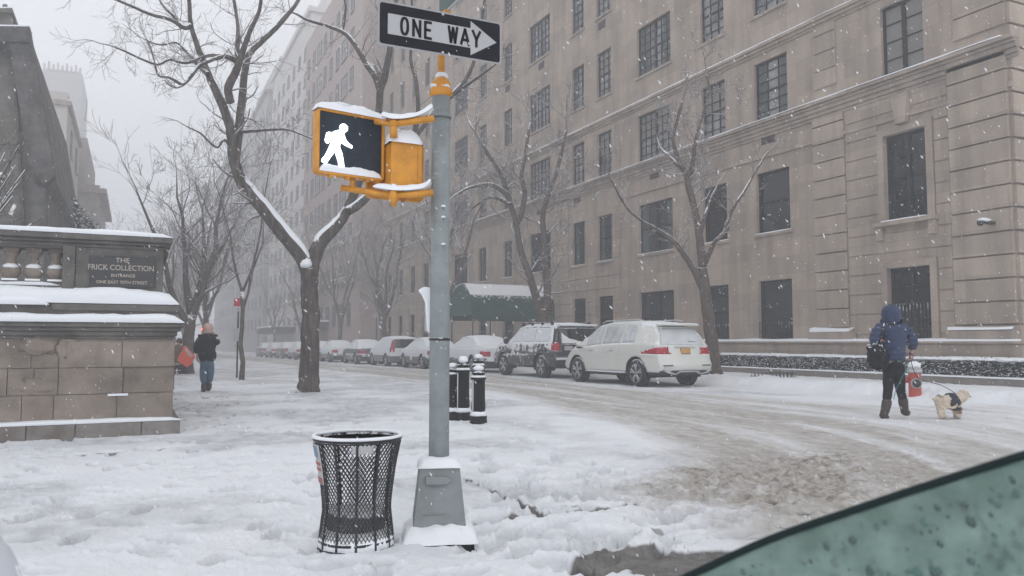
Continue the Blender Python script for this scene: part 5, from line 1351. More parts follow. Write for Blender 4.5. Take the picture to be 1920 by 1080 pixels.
# --- saloons and smaller cars further along
def cls_saloon(zone, u, y, z, t, s, w):
    if zone == 'green' and .12 < t < .85 and (1.15 < u < 2.05 or 2.15 < u < 3.1): return ('sg', s, int(u > 2.1))
    if zone == 'roof' and .55 < u < 1.15: return 'rear_window'
    if zone == 'rear':
        if .66 < z < .86 and abs(w) > .50: return ('tail', s)
    if zone == 'side':
        if .66 < z < .86 and u < .22: return ('tail', s)
        if z < .27: return 'lower_trim'
        if z < .62 or (u < .3 and z < .66): return 'lower'
    if zone == 'rear' and z < .62: return 'lower'
    return 'body'
def saloon(paint, low, gl='glass_car'):
    m = car_mats(paint, gl, gl); m['side_glass'] = ('side_window', 'car_plaster', 0); m['lower'] = ('lower_door', low, 0)
    return dict(L=4.65, W=1.80, sill=.24, wheel_r=.325, wheels=(.95, 3.65), roofw=.70, taper_f=.18, taper_r=.12, snow=.05,
                top=[(0, .98), (.15, 1.03), (.5, 1.07), (.9, 1.22), (1.35, 1.40), (2.0, 1.45), (2.6, 1.41), (3.1, 1.20), (3.5, 1.0), (4.3, .86), (4.65, .68)],
                belt=[(0, .93), (3.3, .92), (4.3, .78), (4.65, .56)], rear=[(.24, .08), (.45, 0), (.95, .05), (1.05, .12)], front=[(.24, .1), (.45, 0), (.9, .1)], classify=cls_saloon, mats=m)
def cls_wagon(zone, u, y, z, t, s, w):
    if zone == 'green' and .12 < t < .85 and (.4 < u < 1.2 or 1.3 < u < 2.1 or 2.2 < u < 3.0): return ('sg', s, int(u > 1.25) + int(u > 2.15))
    if zone == 'rear':
        if 1.0 < z < 1.46 and abs(w) < .62: return 'rear_window'
        if .78 < z < 1.42 and abs(w) >= .62: return ('tail', s)
        if z < .6: return 'lower'
    if zone == 'side' or zone == 'green':
        if .78 < z < 1.42 and u < .13: return ('tail', s)
        if z < .60: return 'lower'
    return 'body'
def wagon(paint, low):
    m = car_mats(paint, 'glass_car', 'glass_car'); m['side_glass'] = ('side_window', 'car_plaster', 0); m['lower'] = ('lower_door', low, 0)
    return dict(L=4.45, W=1.80, sill=.26, wheel_r=.33, wheels=(.85, 3.5), roofw=.76, taper_f=.18, taper_r=.06, snow=.045,
                top=[(0, 1.48), (.2, 1.52), (1.2, 1.57), (2.1, 1.54), (2.7, 1.38), (3.3, 1.06), (4.1, .92), (4.45, .74)],
                belt=[(0, .98), (3.2, .96), (4.1, .82), (4.45, .6)], rear=[(.26, .06), (.5, 0), (1.0, .04), (1.5, .16)], front=[(.26, .1), (.45, 0), (.9, .1)], classify=cls_wagon, mats=m)
GC = 'cars parked along the far kerb'
CX = 12.95
s1, _ = car('parked_car', 'dark saloon under a thick snow cover directly ahead of the black off-roader', 'car', (CX, 28.0, gz(CX, 30)), saloon('car_plaster', 'car_black'), group=GC)
s2, _ = car('parked_car', 'black snow-topped saloon peeping out left of the grey signal pole', 'car', (CX - .05, 33.9, gz(CX, 36)), saloon('car_plaster', 'car_black'), group=GC)
w1, _ = car('parked_car', 'small estate car with tall red rear lights and snowy roof, left of the signal pole', 'car', (CX - .1, 39.6, gz(CX, 42)), wagon('car_plaster', 'car_grey'), group=GC)
s3, _ = car('parked_car', 'grey saloon under snow just right of the big forked tree', 'car', (CX - .15, 45.6, gz(CX, 48)), saloon('car_grey', 'car_black'), group=GC)
for src, y, lab in ((s1, 52.2, 'pale snow-covered car peeping out right beside the big forked trunk'), (s3, 58.5, 'snowy grey saloon hidden mostly behind the big forked trunk'),
                    (s1, 64.8, 'hazy snow-topped car immediately left of the big forked trunk'), (s3, 71.0, 'hazy snow-covered car, second to the left of the big forked trunk'),
                    (s1, 77.5, 'faint snow-covered car right behind the sign post and the very thin tree'), (s3, 84, 'faintest snow-covered car left of the very thin tree')):
    c = copy_tree(src); c.location = (CX - .25, y, gz(CX, y + 2)); c['label'] = lab

# ------------------------------------------------------------------ signal pole with its signs and heads
PB_ = Vector((POLE.x, POLE.y, 0)); DP = (PB_ - CAM).dot(FW)
# local frame: x along the picture (right), y away from the camera, z up; origin at the foot
sp = thing('signal_pole', 'grey steel signal pole with snowy square foot and yellow ringed cap', 'pole', PB_, -YAW)
def LP(px, py, dd=0.0):      # pixel at the pole's depth -> pole-local point
    p = at(px, py, DP + dd) - PB_; return Vector((p.dot(RT), p.dot(Vector((_s, _c, 0))), p.z))
zt_ = LP(825, 165).z
m = MB(); r = .0625
m.lathe([(r * 1.04, .40), (r, .6), (r * .985, 1.62), (r * .985, 1.625), (r * .94, 1.63), (r * .94, zt_)], n=28)
m.build('shaft', 'pole_grey', sp)
m = MB(); m.lathe([(r * 1.045, 1.205), (r * 1.06, 1.21), (r * 1.045, 1.222)], n=24); m.build('band', 'black_metal', sp)
m = MB()
zc_ = LP(825, 218).z
m.lathe([(r * .97, zc_ + .035), (r * 1.08, zc_ + .035), (r * 1.08, zc_ + .06), (r * .97, zc_ + .062)], n=24); m.build('clamp_ring', 'pole_grey', sp, recalc=True)
for px, py in ((833, 393), (833, 413), (833, 463)):
    p = LP(px, py); m = MB(); m.tube([p + Vector((0, -.045, 0)), p + Vector((0, -.075, 0))], .010, 8); bo = m.build('bolt', 'pole_grey', sp); m = MB(); m.blob(p + Vector((0, -.068, .010)), (.014, .012, .007)); m.build('snow', 'snow', bo)
for py in (290, 330):
    p = LP(826, py); m = MB(); m.box(p + Vector((-.035, -.066, -.006)), p + Vector((.0, -.055, .006))); m.build('bracket', 'pole_base', sp)
z1 = LP(825, 872).z
m = MB(); T = Matrix.Rotation(R(8), 4, 'Z'); TH = -.02
def frus(mb, a0, a1, za, zb, n=1):
    vs = [T @ Vector((sx * a, sy * a, z)) for a, z in ((a0, za), (a1, zb)) for sx, sy in ((-1, -1), (1, -1), (1, 1), (-1, 1))]
    mb.add(vs, [(3, 2, 1, 0), (4, 5, 6, 7), (0, 1, 5, 4), (1, 2, 6, 5), (2, 3, 7, 6), (3, 0, 4, 7)], False)
zb0 = LP(825, 985).z
frus(m, .162, .120, zb0 - .02, z1); frus(m, .122, .122, z1, z1 + .012)
ft = m.build('foot', 'pole_base', sp, bevel=.018, seg=3)
m = MB(); m.prism([(-.085, z1 - .05), (.045, z1 - .05), (.065, z1 - .075), (.045, z1 - .095), (-.085, z1 - .095)], lambda p, h: T @ Vector((p[0], h, p[1])), -.165, -.13)
m.box((-.10, -.158, (zb0 + z1) / 2 - .09), (.03, -.130, (zb0 + z1) / 2 - .085), T); m.build('handhole_cover', 'pole_base', ft, bevel=.006)
m = MB(); frus(m, .207, .200, -.06, zb0 - .03); frus(m, .200, .165, zb0 - .03, zb0 + .005); m.build('flange', 'bollard_black', sp, bevel=.012)
def snow_pile(mb, w, d, z, h, seed, T=None, nx=18, power=.45, hole=None):
    vs = []
    for i in range(nx + 1):
        for j in range(nx + 1):
            x = -1 + 2 * i / nx; y = -1 + 2 * j / nx; e = max(0, (1 - abs(x) ** 3.5)) ** power * max(0, (1 - abs(y) ** 3.5)) ** power
            nz = 1 + .30 * mnoise.noise(Vector((x * 1.6 + seed, y * 1.6, seed))) + .10 * mnoise.noise(Vector((x * 5, y * 5, seed)))
            sw = 1 + .05 * mnoise.noise(Vector((x * 2, y * 2, seed + 9)))
            p = Vector((x * w * sw, y * d * sw, z + h * e * nz)); vs.append(T @ p if T is not None else p)
    n = nx + 1; mb.add(vs, [(i * n + j, (i + 1) * n + j, (i + 1) * n + j + 1, i * n + j + 1) for i in range(nx) for j in range(nx)], True)
m = MB(); snow_pile(m, .134, .134, z1 - .004, .058, 3, T); m.build('snow', 'snow', ft)
m = MB(); snow_pile(m, .224, .224, zb0 - .066, .115, 8, T, 26, .38); m.build('snow', 'snow', sp)
# cap: two yellow rings, stem
m = MB(); zc = LP(825, 165).z; k = DP / FPX
m.lathe([(.0, zc), (18 * k, zc), (20.5 * k, zc + 8 * k), (20.5 * k, zc + 14 * k), (17 * k, zc + 17 * k), (18.5 * k, zc + 20 * k), (19 * k, zc + 26 * k), (15 * k, zc + 32 * k), (12 * k, zc + 38 * k), (6 * k, zc + 41 * k), (0, zc + 42 * k)], n=16)
for j in range(8):
    a = 2 * math.pi * j / 8; m.box((20 * k * math.cos(a) - .006, 20 * k * math.sin(a) - .006, zc + 2 * k), (20 * k * math.cos(a) + .006, 20 * k * math.sin(a) + .006, zc + 16 * k))
cp = m.build('cap', 'signal_yellow', sp)
m = MB(); m.blob((.0, 0, zc + 40 * k), (13 * k, 13 * k, 9 * k), 14, 8, .35, 4); m.blob((-8 * k, -8 * k, zc + 20 * k), (13 * k, 10 * k, 5 * k), 12, 6, .3, 6); m.blob((8 * k, -9 * k, zc + 19 * k), (11 * k, 9 * k, 3.5 * k), 12, 6, .3, 7); m.build('snow', 'snow', cp)
zsn = LP(825, 95).z
m = MB(); m.tube([(0, 0, zc + 40 * k), (0, 0, LP(825, 4).z)], 6.5 * k, 10); m.build('stem', 'signal_yellow', sp)
# brackets that carry the heads
m = MB()
A0, A1 = LP(808, 222), LP(738, 232); B0, B1, B2 = LP(806, 361), LP(738, 368), LP(640, 352)
m.tube([A0 + Vector((.02, 0, 0)), A1], .021, 12); m.tube([A1 + Vector((0, 0, .015)), LP(738, 258)], [.020, .024], 12); m.blob(A1, .030, 12, 8); m.tube([A1, LP(704, 228, .05)], .019, 10)
m.build('mounting_arm', 'signal_yellow', sp); m = MB()
m.tube([B0 + Vector((.02, 0, 0)), B1], .021, 12); m.tube([B1, B2], .019, 12); m.tube([LP(738, 355), LP(738, 372), LP(738, 380), LP(738, 388)], [.022, .034, .020, .010], 12)
m.tube([LP(661, 330), LP(661, 352)], .016, 10); m.tube([LP(661, 330) + Vector((-.02, 0, 0)), LP(661, 334)], .024, 10)
m.build('mounting_arm', 'signal_yellow', sp, bevel=0)
m = MB(); m.tube([LP(725, 221), LP(748, 224)], .0225, 10); m.tube([LP(752, 377), LP(760, 372)], .012, 8); m.build('rust_patch', 'rust', sp)
def arm_snow(mb, pts, r, seed=0):
    S = smooth_path(pts, 8); vs = []; k_ = 7
    for i, p in enumerate(S):
        d = (S[min(i + 1, len(S) - 1)] - S[max(i - 1, 0)]).normalized(); side = d.cross(Vector((0, 0, 1))).normalized(); nz = 1 + .3 * mnoise.noise(p * 14 + Vector((seed, 0, 0)))
        e = min(1, .35 + min(i, len(S) - 1 - i) * .3)
        for j in range(k_):
            a = math.pi * j / (k_ - 1); vs.append(p + side * math.cos(a) * r * .95 + Vector((0, 0, 1)) * (math.sin(a) * r * 1.25 * nz * e))
    mb.add(vs, [(i * k_ + j, i * k_ + j + 1, (i + 1) * k_ + j + 1, (i + 1) * k_ + j) for i in range(len(S) - 1) for j in range(k_ - 1)], True)
m = MB(); up = Vector((0, 0, .004))
arm_snow(m, [LP(715, 219) + up * .3, LP(738, 226) + up, LP(770, 224) + up, LP(795, 216) + up, LP(812, 205) + up], .031, 2)
arm_snow(m, [LP(700, 352), LP(738, 358) , LP(770, 358) + up * .3, LP(795, 354) + up * .4, LP(808, 344) + up], .029, 5)
m.blob(LP(738, 352), (.03, .025, .022), 10, 6, .3); m.build('snow', 'snow', sp)
# walk signal head
HP = LP(653, 275); ang = R(64.3 - 52.7)
head = thing('pedestrian_signal', 'yellow walk signal lit with a white walking person, snow along its top and sill', 'traffic signal', PB_ + Matrix.Rotation(-YAW, 3, 'Z') @ Vector((HP.x, HP.y, HP.z)), ang)
HW = .223; HH = .198   # half sizes of the housing; face towards local -Y
# fit: the face must cover px 590..713, so measure in its own frame
m = MB()
def rr_frame(mb, w, h, r, t, y0, y1, n=5):
    def rr(w, h, r):
        out = []
        for cx, cz, a0 in ((w - r, h - r, 0), (-w + r, h - r, 90), (-w + r, -h + r, 180), (w - r, -h + r, 270)):
            for i in range(n + 1): a = R(a0 + 90 * i / n); out.append((cx + r * math.cos(a), cz + r * math.sin(a)))
        return out
    o_, i_ = rr(w, h, r), rr(w - t, h - t, max(.003, r - t)); N_ = len(o_)
    vs = [(x, y0, z) for x, z in o_] + [(x, y1, z) for x, z in o_] + [(x, y0, z) for x, z in i_] + [(x, y1, z) for x, z in i_]; fs = []
    for i in range(N_):
        j = (i + 1) % N_
        fs += [(i, j, N_ + j, N_ + i), (2 * N_ + j, 2 * N_ + i, 3 * N_ + i, 3 * N_ + j), (j, i, 2 * N_ + i, 2 * N_ + j), (N_ + i, N_ + j, 3 * N_ + j, 3 * N_ + i)]
    mb.add(vs, fs, True); return i_
rr_frame(m, HW, HH, .03, .016, -.052, .02); m.box((-HW + .012, -.02, -HH + .012), (HW - .012, .02, HH - .012)); m.box((-HW + .07, .02, -HH + .03), (HW - .03, .10, HH - .03))
for x in (-.14, -.03, .10, .17): m.box((x, -.048, -HH - .014), (x + .022, -.01, -HH + .002))
m.build('housing', 'signal_yellow', head, bevel=.004)
m = MB(); m.box((-HW + .016, -.036, -HH + .016), (HW - .016, -.021, HH - .016)); ln = m.build('lens', 'lens_dark', head)
m = MB()
def HPX(zx, zy):      # zoomed view of the photo -> face coordinates
    u = (zx - 22) / (592 - 22); yl = 165 + (645 - 165) * 0; top = 168 + (235 - 168) * u; bot = 733 + (790 - 733) * u; v = (zy - top) / (bot - top)
    return (-HW + .012 + u * (2 * HW - .024), HH - .012 - v * (2 * HH - .024))
fig = [[(208, 350), (222, 352), (240, 368), (246, 400), (262, 440), (290, 470), (316, 486), (314, 508), (290, 500), (250, 482), (222, 462), (206, 478), (206, 510), (226, 560), (238, 620), (246, 682), (200, 680), (196, 640), (180, 590), (166, 545), (134, 590), (104, 640), (88, 668), (52, 640), (54, 622), (84, 580), (110, 520), (130, 470), (126, 440), (118, 460), (104, 476), (84, 466), (78, 440), (92, 378), (110, 370), (132, 376), (160, 358), (190, 348)]]
for f_ in fig: m.prism([HPX(*p) for p in f_], lambda p, h: (p[0], h, p[1]), -.044, -.035)
hx, hz = HPX(238, 326); m.lathe([(.026, -.044), (.026, -.035)], (hx, 0, hz), 20, 'y')
m.build('walking_figure', 'lamp_white', ln, recalc=True)
m = MB()
# snow on the roof of the head
def strip(mb, x0, x1, y0, y1, z, h, seed, n=26):
    vs = []; K = 7
    for i in range(n + 1):
        x = x0 + (x1 - x0) * i / n; e = (1 - abs(2 * i / n - 1) ** 8) ** .6; nz = 1 + .3 * mnoise.noise(Vector((x * 9, seed, 0))) + .12 * mnoise.noise(Vector((x * 30, seed, 0)))
        for j in range(K):
            a = math.pi * j / (K - 1); vs.append((x, (y0 + y1) / 2 - math.cos(a) * (y1 - y0) / 2, z + h * e * nz * math.sin(a) ** .6))
    mb.add(vs, [(i * K + j, (i + 1) * K + j, (i + 1) * K + j + 1, i * K + j + 1) for i in range(n) for j in range(K - 1)], True)
strip(m, -HW - .002, HW + .002, -.060, .05, HH - .004, .060, 1); m.blob((-.06, -.01, HH + .042), (.08, .05, .016), 12, 6, .3)
strip(m, -HW + .016, HW - .016, -.052, -.03, -HH + .016, .046, 5, 40)
m.build('snow', 'snow', head)
# second head seen from behind
H2 = LP(750, 305)
h2 = thing('pedestrian_signal', 'second yellow signal housing seen from its back, hanging between the lit head and the pole', 'traffic signal', PB_ + Matrix.Rotation(-YAW, 3, 'Z') @ Vector((H2.x, H2.y + .11, H2.z)), -YAW + R(28))
m = MB(); w, h = .100, .175
pr = [(-w, -h), (w, -h), (w, h - .05), (w - .03, h - .01), (w - .06, h), (-w + .06, h), (-w + .03, h - .01), (-w, h - .05)]
m.prism(pr, lambda p, q_: (p[0], q_, p[1]), -.075, .12); m.box((.07, -.080, -h + .01), (.074, -.074, h - .05)); m.build('housing', 'signal_yellow', h2, bevel=.012, seg=3, recalc=True)
m = MB(); rr_frame(m, .19, .19, .03, .014, .12, .16); m.box((-.18, .118, -.18), (.18, .135, .18)); m.build('front_frame', 'signal_yellow', h2)
m = MB(); snow_pile(m, .112, .11, h - .045, .098, 5, Matrix.Translation((0, .02, 0)), 14, .5); m.build('snow', 'snow', h2)
# ONE WAY sign
s0 = LP(708, 45); s1_ = LP(939, 79)
cW = at(823, 60, DP - .09)
sg = thing('one_way_sign', 'black ONE WAY sign with a white arrow pointing right on top of the signal pole', 'sign', (cW.x, cW.y, cW.z), 0)
# width in X from the pixel span in its plane
xa_ = onY(708, 60, cW.y).x - cW.x; xb_ = onY(940, 60, cW.y).x - cW.x; za_ = onY(708, 2, cW.y).z - cW.z; zb_ = onY(708, 88, cW.y).z - cW.z
Wd_ = xb_ - xa_; Hs = (za_ - zb_); zo = (za_ + zb_) / 2 
# level sign: use mean height at both ends
zl = [onY(px, py, cW.y).z - cW.z for px, py in ((708, 2), (708, 88), (940, 40), (939, 117))]
zt1_, zb1_ = (zl[0] + zl[2]) / 2, (zl[1] + zl[3]) / 2; Hs = zt1_ - zb1_; zo = (zt1_ + zb1_) / 2
def rrp(x0, x1, z0, z1, r=.02, n=4):
    out = []
    for cx, cz, a0 in ((x1 - r, z1 - r, 0), (x0 + r, z1 - r, 90), (x0 + r, z0 + r, 180), (x1 - r, z0 + r, 270)):
        for i in range(n + 1): a = R(a0 + 90 * i / n); out.append((cx + r * math.cos(a), cz + r * math.sin(a)))
    return out
fy = lambda p, h: (p[0], h, p[1])
m = MB(); m.prism(rrp(xa_, xb_, zb1_, zt1_), fy, -.0, .003); m.build('panel', 'sign_edge', sg, recalc=True)
m = MB(); b_ = Hs * .045; m.prism(rrp(xa_ + b_, xb_ - b_, zb1_ + b_, zt1_ - b_, .014), fy, -.0035, -.0005); m.build('face', 'sign_black', sg, recalc=True)
aX = lambda f: xa_ + Wd_ * f; aZ = lambda f: zb1_ + Hs * f
m = MB(); m.prism([(aX(.075), aZ(.27)), (aX(.735), aZ(.27)), (aX(.735), aZ(.10)), (aX(.955), aZ(.50)), (aX(.735), aZ(.90)), (aX(.735), aZ(.73)), (aX(.075), aZ(.73))], fy, -.0055, -.0038)
ar = m.build('arrow', 'sign_white', sg, recalc=True)
def stroke(mb, pts, t, y0=-.0075, y1=-.0058, closed=False):
    n = len(pts)
    for i in range(n if closed else n - 1):
        a = Vector((*pts[i],)); b = Vector((*pts[(i + 1) % n],)); d = (b - a).normalized() * t * .5; q = Vector((-d.y, d.x)); a2, b2 = a - d * .6, b + d * .6
        mb.prism([tuple(a2 - q), tuple(b2 - q), tuple(b2 + q), tuple(a2 + q)], fy, y0 - i * .00004, y1)
Lh = Hs * .36; zc0 = aZ(.5) - Lh / 2; st_ = Hs * .062
def glyph(ch, x, w):
    m_ = MB(); P_ = lambda u, v: (x + u * w, zc0 + v * Lh)
    if ch == 'O': stroke(m_, [P_(.5 + .5 * math.cos(a) * abs(math.cos(a)) ** -.25 if abs(math.cos(a)) > 1e-3 else .5, .5 + .5 * math.sin(a)) for a in [2 * math.pi * i / 20 for i in range(20)]], st_, closed=True)
    S_ = {'N': [[(0, 0), (0, 1)], [(0, 1), (1, 0)], [(1, 0), (1, 1)]], 'E': [[(0, 0), (0, 1)], [(0, 1), (1, 1)], [(0, .52), (.85, .52)], [(0, 0), (1, 0)]],
          'W': [[(0, 1), (.25, 0)], [(.25, 0), (.5, .95)], [(.5, .95), (.75, 0)], [(.75, 0), (1, 1)]], 'A': [[(0, 0), (.5, 1)], [(.5, 1), (1, 0)], [(.2, .3), (.8, .3)]], 'Y': [[(0, 1), (.5, .46)], [(1, 1), (.5, .46)], [(.5, .46), (.5, 0)]]}
    for s_ in S_.get(ch, []): stroke(m_, [P_(*p) for p in s_], st_)
    m_.build('letter', 'sign_black', ar, recalc=True)
for ch, f, w in (('O', .178, .050), ('N', .272, .052), ('E', .365, .046), ('W', .555, .068), ('A', .655, .066), ('Y', .752, .062)): glyph(ch, aX(f), Wd_ * w * 1.0)
m = MB(); m.lathe([(.009, -.012), (.009, -.003)], (aX(.505), 0, aZ(.045)), 10, 'y'); m.lathe([(.009, -.012), (.009, -.003)], (aX(.505), 0, aZ(.93)), 10, 'y'); m.build('bolt', 'chrome', sg)
# street name sign above it, running along the street, mostly outside the frame
ns = thing('street_name_sign', 'dark street name sign with a pale rim just above the ONE WAY sign', 'sign', (PB_.x + .03, PB_.y, LP(825, -6).z), R(2))
m = MB(); m.box((-.004, -.70, .0), (.004, .12, .22)); m.build('panel', 'sign_edge', ns); m = MB(); m.box((-.006, -.68, .018), (.006, .10, .202)); m.build('face', 'sign_green', ns)
m = MB(); m.box((-.02, -.03, -.03), (.02, .03, .01)); m.build('bracket', 'signal_yellow', ns)
m = MB(); m.tube([(-.015, .16, 0), (-.10, .3, .1), (-.2, .35, .3)], .02, 6); 
m = MB()
# snow caked sign on the back of the pole
ks = thing('parking_sign', 'bent small sign thickly caked with snow sticking out behind the left of the grey pole', 'sign', PB_ + Matrix.Rotation(-YAW, 3, 'Z') @ Vector((-.085, .05, LP(800, 560).z)), -YAW)
m = MB(); zz = LP(800, 560).z
m.prism([(-.06, .060), (-.02, .085), (.03, .075), (.03, -.22), (.0, -.20), (-.012, -.02), (-.035, .03)], lambda p, h: (p[0], h, p[1]), -.01, .03); m.build('snow_crust', 'snow', ks, bevel=.012, seg=3, recalc=True)
m = MB(); m.box((-.015, .0, -.20), (.03, .006, .05)); m.build('panel', 'sign_white', ks)
# a second bit of pipework seen between head and pole
# ------------------------------------------------------------------ wire litter basket
DC = (CAN - CAM).dot(FW); kc = DC / FPX
cn = thing('litter_basket', 'black flared wire mesh litter basket with snow on its rim and drifted round its foot', 'bin', (CAN.x, CAN.y, 0), -YAW)
Hc = .205 * 0 + (at(668, 820, DC).z); Rt = 81 * kc; Rw = 63 * kc; Rb = 69 * kc
def rad(t): return lerp([(0, Rb), (.12, Rb * .975), (.38, Rw * .97), (.55, Rw * 1.03), (.75, Rw * 1.12), (1, Rt)], t)
zb_c = .0
m = MB()
for t, th in ((1.0, .013), (.975, .007)):
    rr = rad(t); m.lathe([(rr - .006, zb_c + Hc * t - th), (rr + .006, zb_c + Hc * t - th), (rr + .006, zb_c + Hc * t + th * .3), (rr - .006, zb_c + Hc * t + th * .3), (rr - .006, zb_c + Hc * t - th)], n=40)
m.build('rim', 'basket_black', cn, recalc=True)
m = MB()
for t, th in ((.10, .012), (.04, .007), (.0, .009)):
    rr = rad(t); m.lathe([(rr - .006, zb_c + Hc * t - th), (rr + .006, zb_c + Hc * t - th), (rr + .006, zb_c + Hc * t + th * .3), (rr - .006, zb_c + Hc * t + th * .3), (rr - .006, zb_c + Hc * t - th)], n=40)
m.build('ring', 'basket_black', cn, recalc=True)
m = MB()
nb = 12
for k in range(nb):
    a = 2 * math.pi * (k + .35) / nb; m = MB(); ca, sa = math.cos(a), math.sin(a); vs = []
    n = 14
    for i in range(n + 1):
        t = i / n; rr = rad(t) + .004
        for dr, dw in ((-.003, -.0065), (.003, -.0065), (.003, .0065), (-.003, .0065)): vs.append(((rr + dr) * ca - dw * sa, (rr + dr) * sa + dw * ca, zb_c + Hc * t))
    m.add(vs, [(i * 4 + j, i * 4 + (j + 1) % 4, (i + 1) * 4 + (j + 1) % 4, (i + 1) * 4 + j) for i in range(n) for j in range(4)], False); m.build('rib', 'basket_black', cn)
m = MB(); nz, na = 32, 58       # expanded metal: fine diamond strands
for i in range(nz):
    t0, t1 = .10 + .87 * i / nz, .10 + .87 * (i + 1) / nz
    if t1 > .90 and False: pass
    for j in range(na):
        for sg_ in (1, -1):
            a0 = 2 * math.pi * (j + (i % 2) * .5) / na; a1 = a0 + sg_ * math.pi / na; r0, r1 = rad(t0), rad(t1)
            if t0 > .86 and (.55 < (a0 - 4.2) % 6.283 < 1.15): continue
            p0 = Vector((r0 * math.cos(a0), r0 * math.sin(a0), Hc * t0)); p1 = Vector((r1 * math.cos(a1), r1 * math.sin(a1), Hc * t1)); d = Vector((0, 0, .0046)); q_ = Vector((math.cos(a0), math.sin(a0), 0)) * .003
            m.add([p0 - d, p1 - d, p1 + d, p0 + d, p0 + q_, p1 + q_], [(0, 1, 5, 4), (4, 5, 2, 3)], False)
m.build('mesh', 'basket_black', cn)
m = MB(); m.lathe([(Rw * .80, Hc * .12), (Rw * .82, Hc * .2), (Rw * .86, Hc * .30), (Rw * .7, Hc * .36), (Rw * .4, Hc * .33), (0, Hc * .31)], n=40, wob=.05); m.build('liner', 'liner', cn)
m = MB(); m.lathe([(Rb * 1.01, Hc * .03), (Rb * 1.0, Hc * .105), (Rb * .93, Hc * .16), (Rb * .80, Hc * .19), (Rb * .5, Hc * .17)], n=34, wob=.012, seed=3)
vs = []; n, K = 48, 6
for i in range(n):
    a = 2 * math.pi * i / n; e = 1 + .5 * mnoise.noise(Vector((math.cos(a) * 1.5, math.sin(a) * 1.5, 1)))
    for j in range(K):
        b = 2 * math.pi * j / K; vs.append(((Rt + .015 * math.cos(b)) * math.cos(a), (Rt + .015 * math.cos(b)) * math.sin(a), Hc * 1.0 + .004 + max(-.003, math.sin(b) * .016 * e)))
m.add(vs, [(i * K + j, ((i + 1) % n) * K + j, ((i + 1) % n) * K + (j + 1) % K, i * K + (j + 1) % K) for i in range(n) for j in range(K)], True)
m.build('snow', 'snow', cn)
def curved_panel(name, mt_, a0, a1, t0, t1, dr, parent, n=6):
    m = MB(); vs = []
    for i in range(n + 1):
        t = t0 + (t1 - t0) * i / n
        for j in range(n + 1): a = a0 + (a1 - a0) * j / n; rr = rad(t) + dr; vs.append((rr * math.cos(a), rr * math.sin(a), Hc * t))
    m.add(vs, [(i * (n + 1) + j, i * (n + 1) + j + 1, (i + 1) * (n + 1) + j + 1, (i + 1) * (n + 1) + j) for i in range(n) for j in range(n)], True)
    ob = m.build(name, mt_, parent); md = ob.modifiers.new('t', 'SOLIDIFY'); md.thickness = .002; return ob
st = curved_panel('sticker', 'decal', R(188), R(222), .60, .955, .010, cn)
curved_panel('sticker_picture', 'decal_blue', R(192), R(216), .84, .94, .013, st); 
for t in (.77, .72): curved_panel('sticker_stripe', 'decal_red', R(192), R(219), t, t + .028, .013, st)
curved_panel('sticker_stripe', 'decal_red', R(192), R(219), .61, .66, .013, st)
m = MB(); 
curved_panel('name_slot', 'decal', R(274), R(302), .885, .955, .002, cn)

# ------------------------------------------------------------------ bollards near the kerb
def bollard(x, y, h, label, rz=0):
    b = thing('bollard', label, 'bollard', (x, y, 0), rz, 'black bollards by the kerb'); r = .098
    m = MB(); m.lathe([(r * 1.30, -.05), (r * 1.30, .055), (r * 1.24, .065), (r * 1.27, .075), (r * 1.27, .12), (r * 1.12, .14), (r * .98, .16)], n=26); m.build('base', 'bollard_black', b, recalc=True)
    m = MB(); m.lathe([(r, .14), (r * .98, h * .80), (r * 1.16, h * .81), (r * 1.16, h * .845), (r * .90, h * .86), (r * .80, h * .88), (r * .96, h * .90), (r * .96, h * .935), (r * .5, h * .95), (r * .42, h * .97), (r * .55, h * 1.0), (0, h * 1.01)], n=26); m.build('post', 'bollard_black', b)
    m = MB(); m.lathe([(r * 1.29, .122), (r * 1.15, .165), (r * 1.0, .185)], n=22, wob=.05, seed=int(x * 99)); m.lathe([(r * 1.17, h * .846), (r * 1.0, h * .872), (r * .8, h * .885)], n=22, wob=.05, seed=5)
    m.blob((0, 0, h * 1.01), (r * .8, r * .8, r * .42), 14, 7, .3, int(y * 10))
    if x < 4.8: m.tube([(-r * .97, -.02, .16), (-r * .97, -.02, h * .8)], .009, 5)
    m.build('snow', 'snow', b); return b
def bpos(px, py): p = gnd(px, py); return p.x, p.y
x, y = bpos(897, 795); bollard(x, y, .80, 'frontmost black bollard, snow on its collar, farthest right of the cluster')
x, y = bpos(868, 787); bollard(x, y, .90, 'tall black bollard in the middle of the cluster behind the grey pole')
x, y = bpos(848, 786); bollard(x, y, .82, 'black bollard half hidden by the right edge of the grey pole')
x, y = bpos(897, 768); bollard(x, y, .92, 'rear black bollard seen above the frontmost one')
x, y = bpos(868, 762); bollard(x, y, .88, 'rearmost black bollard seen above the middle one')
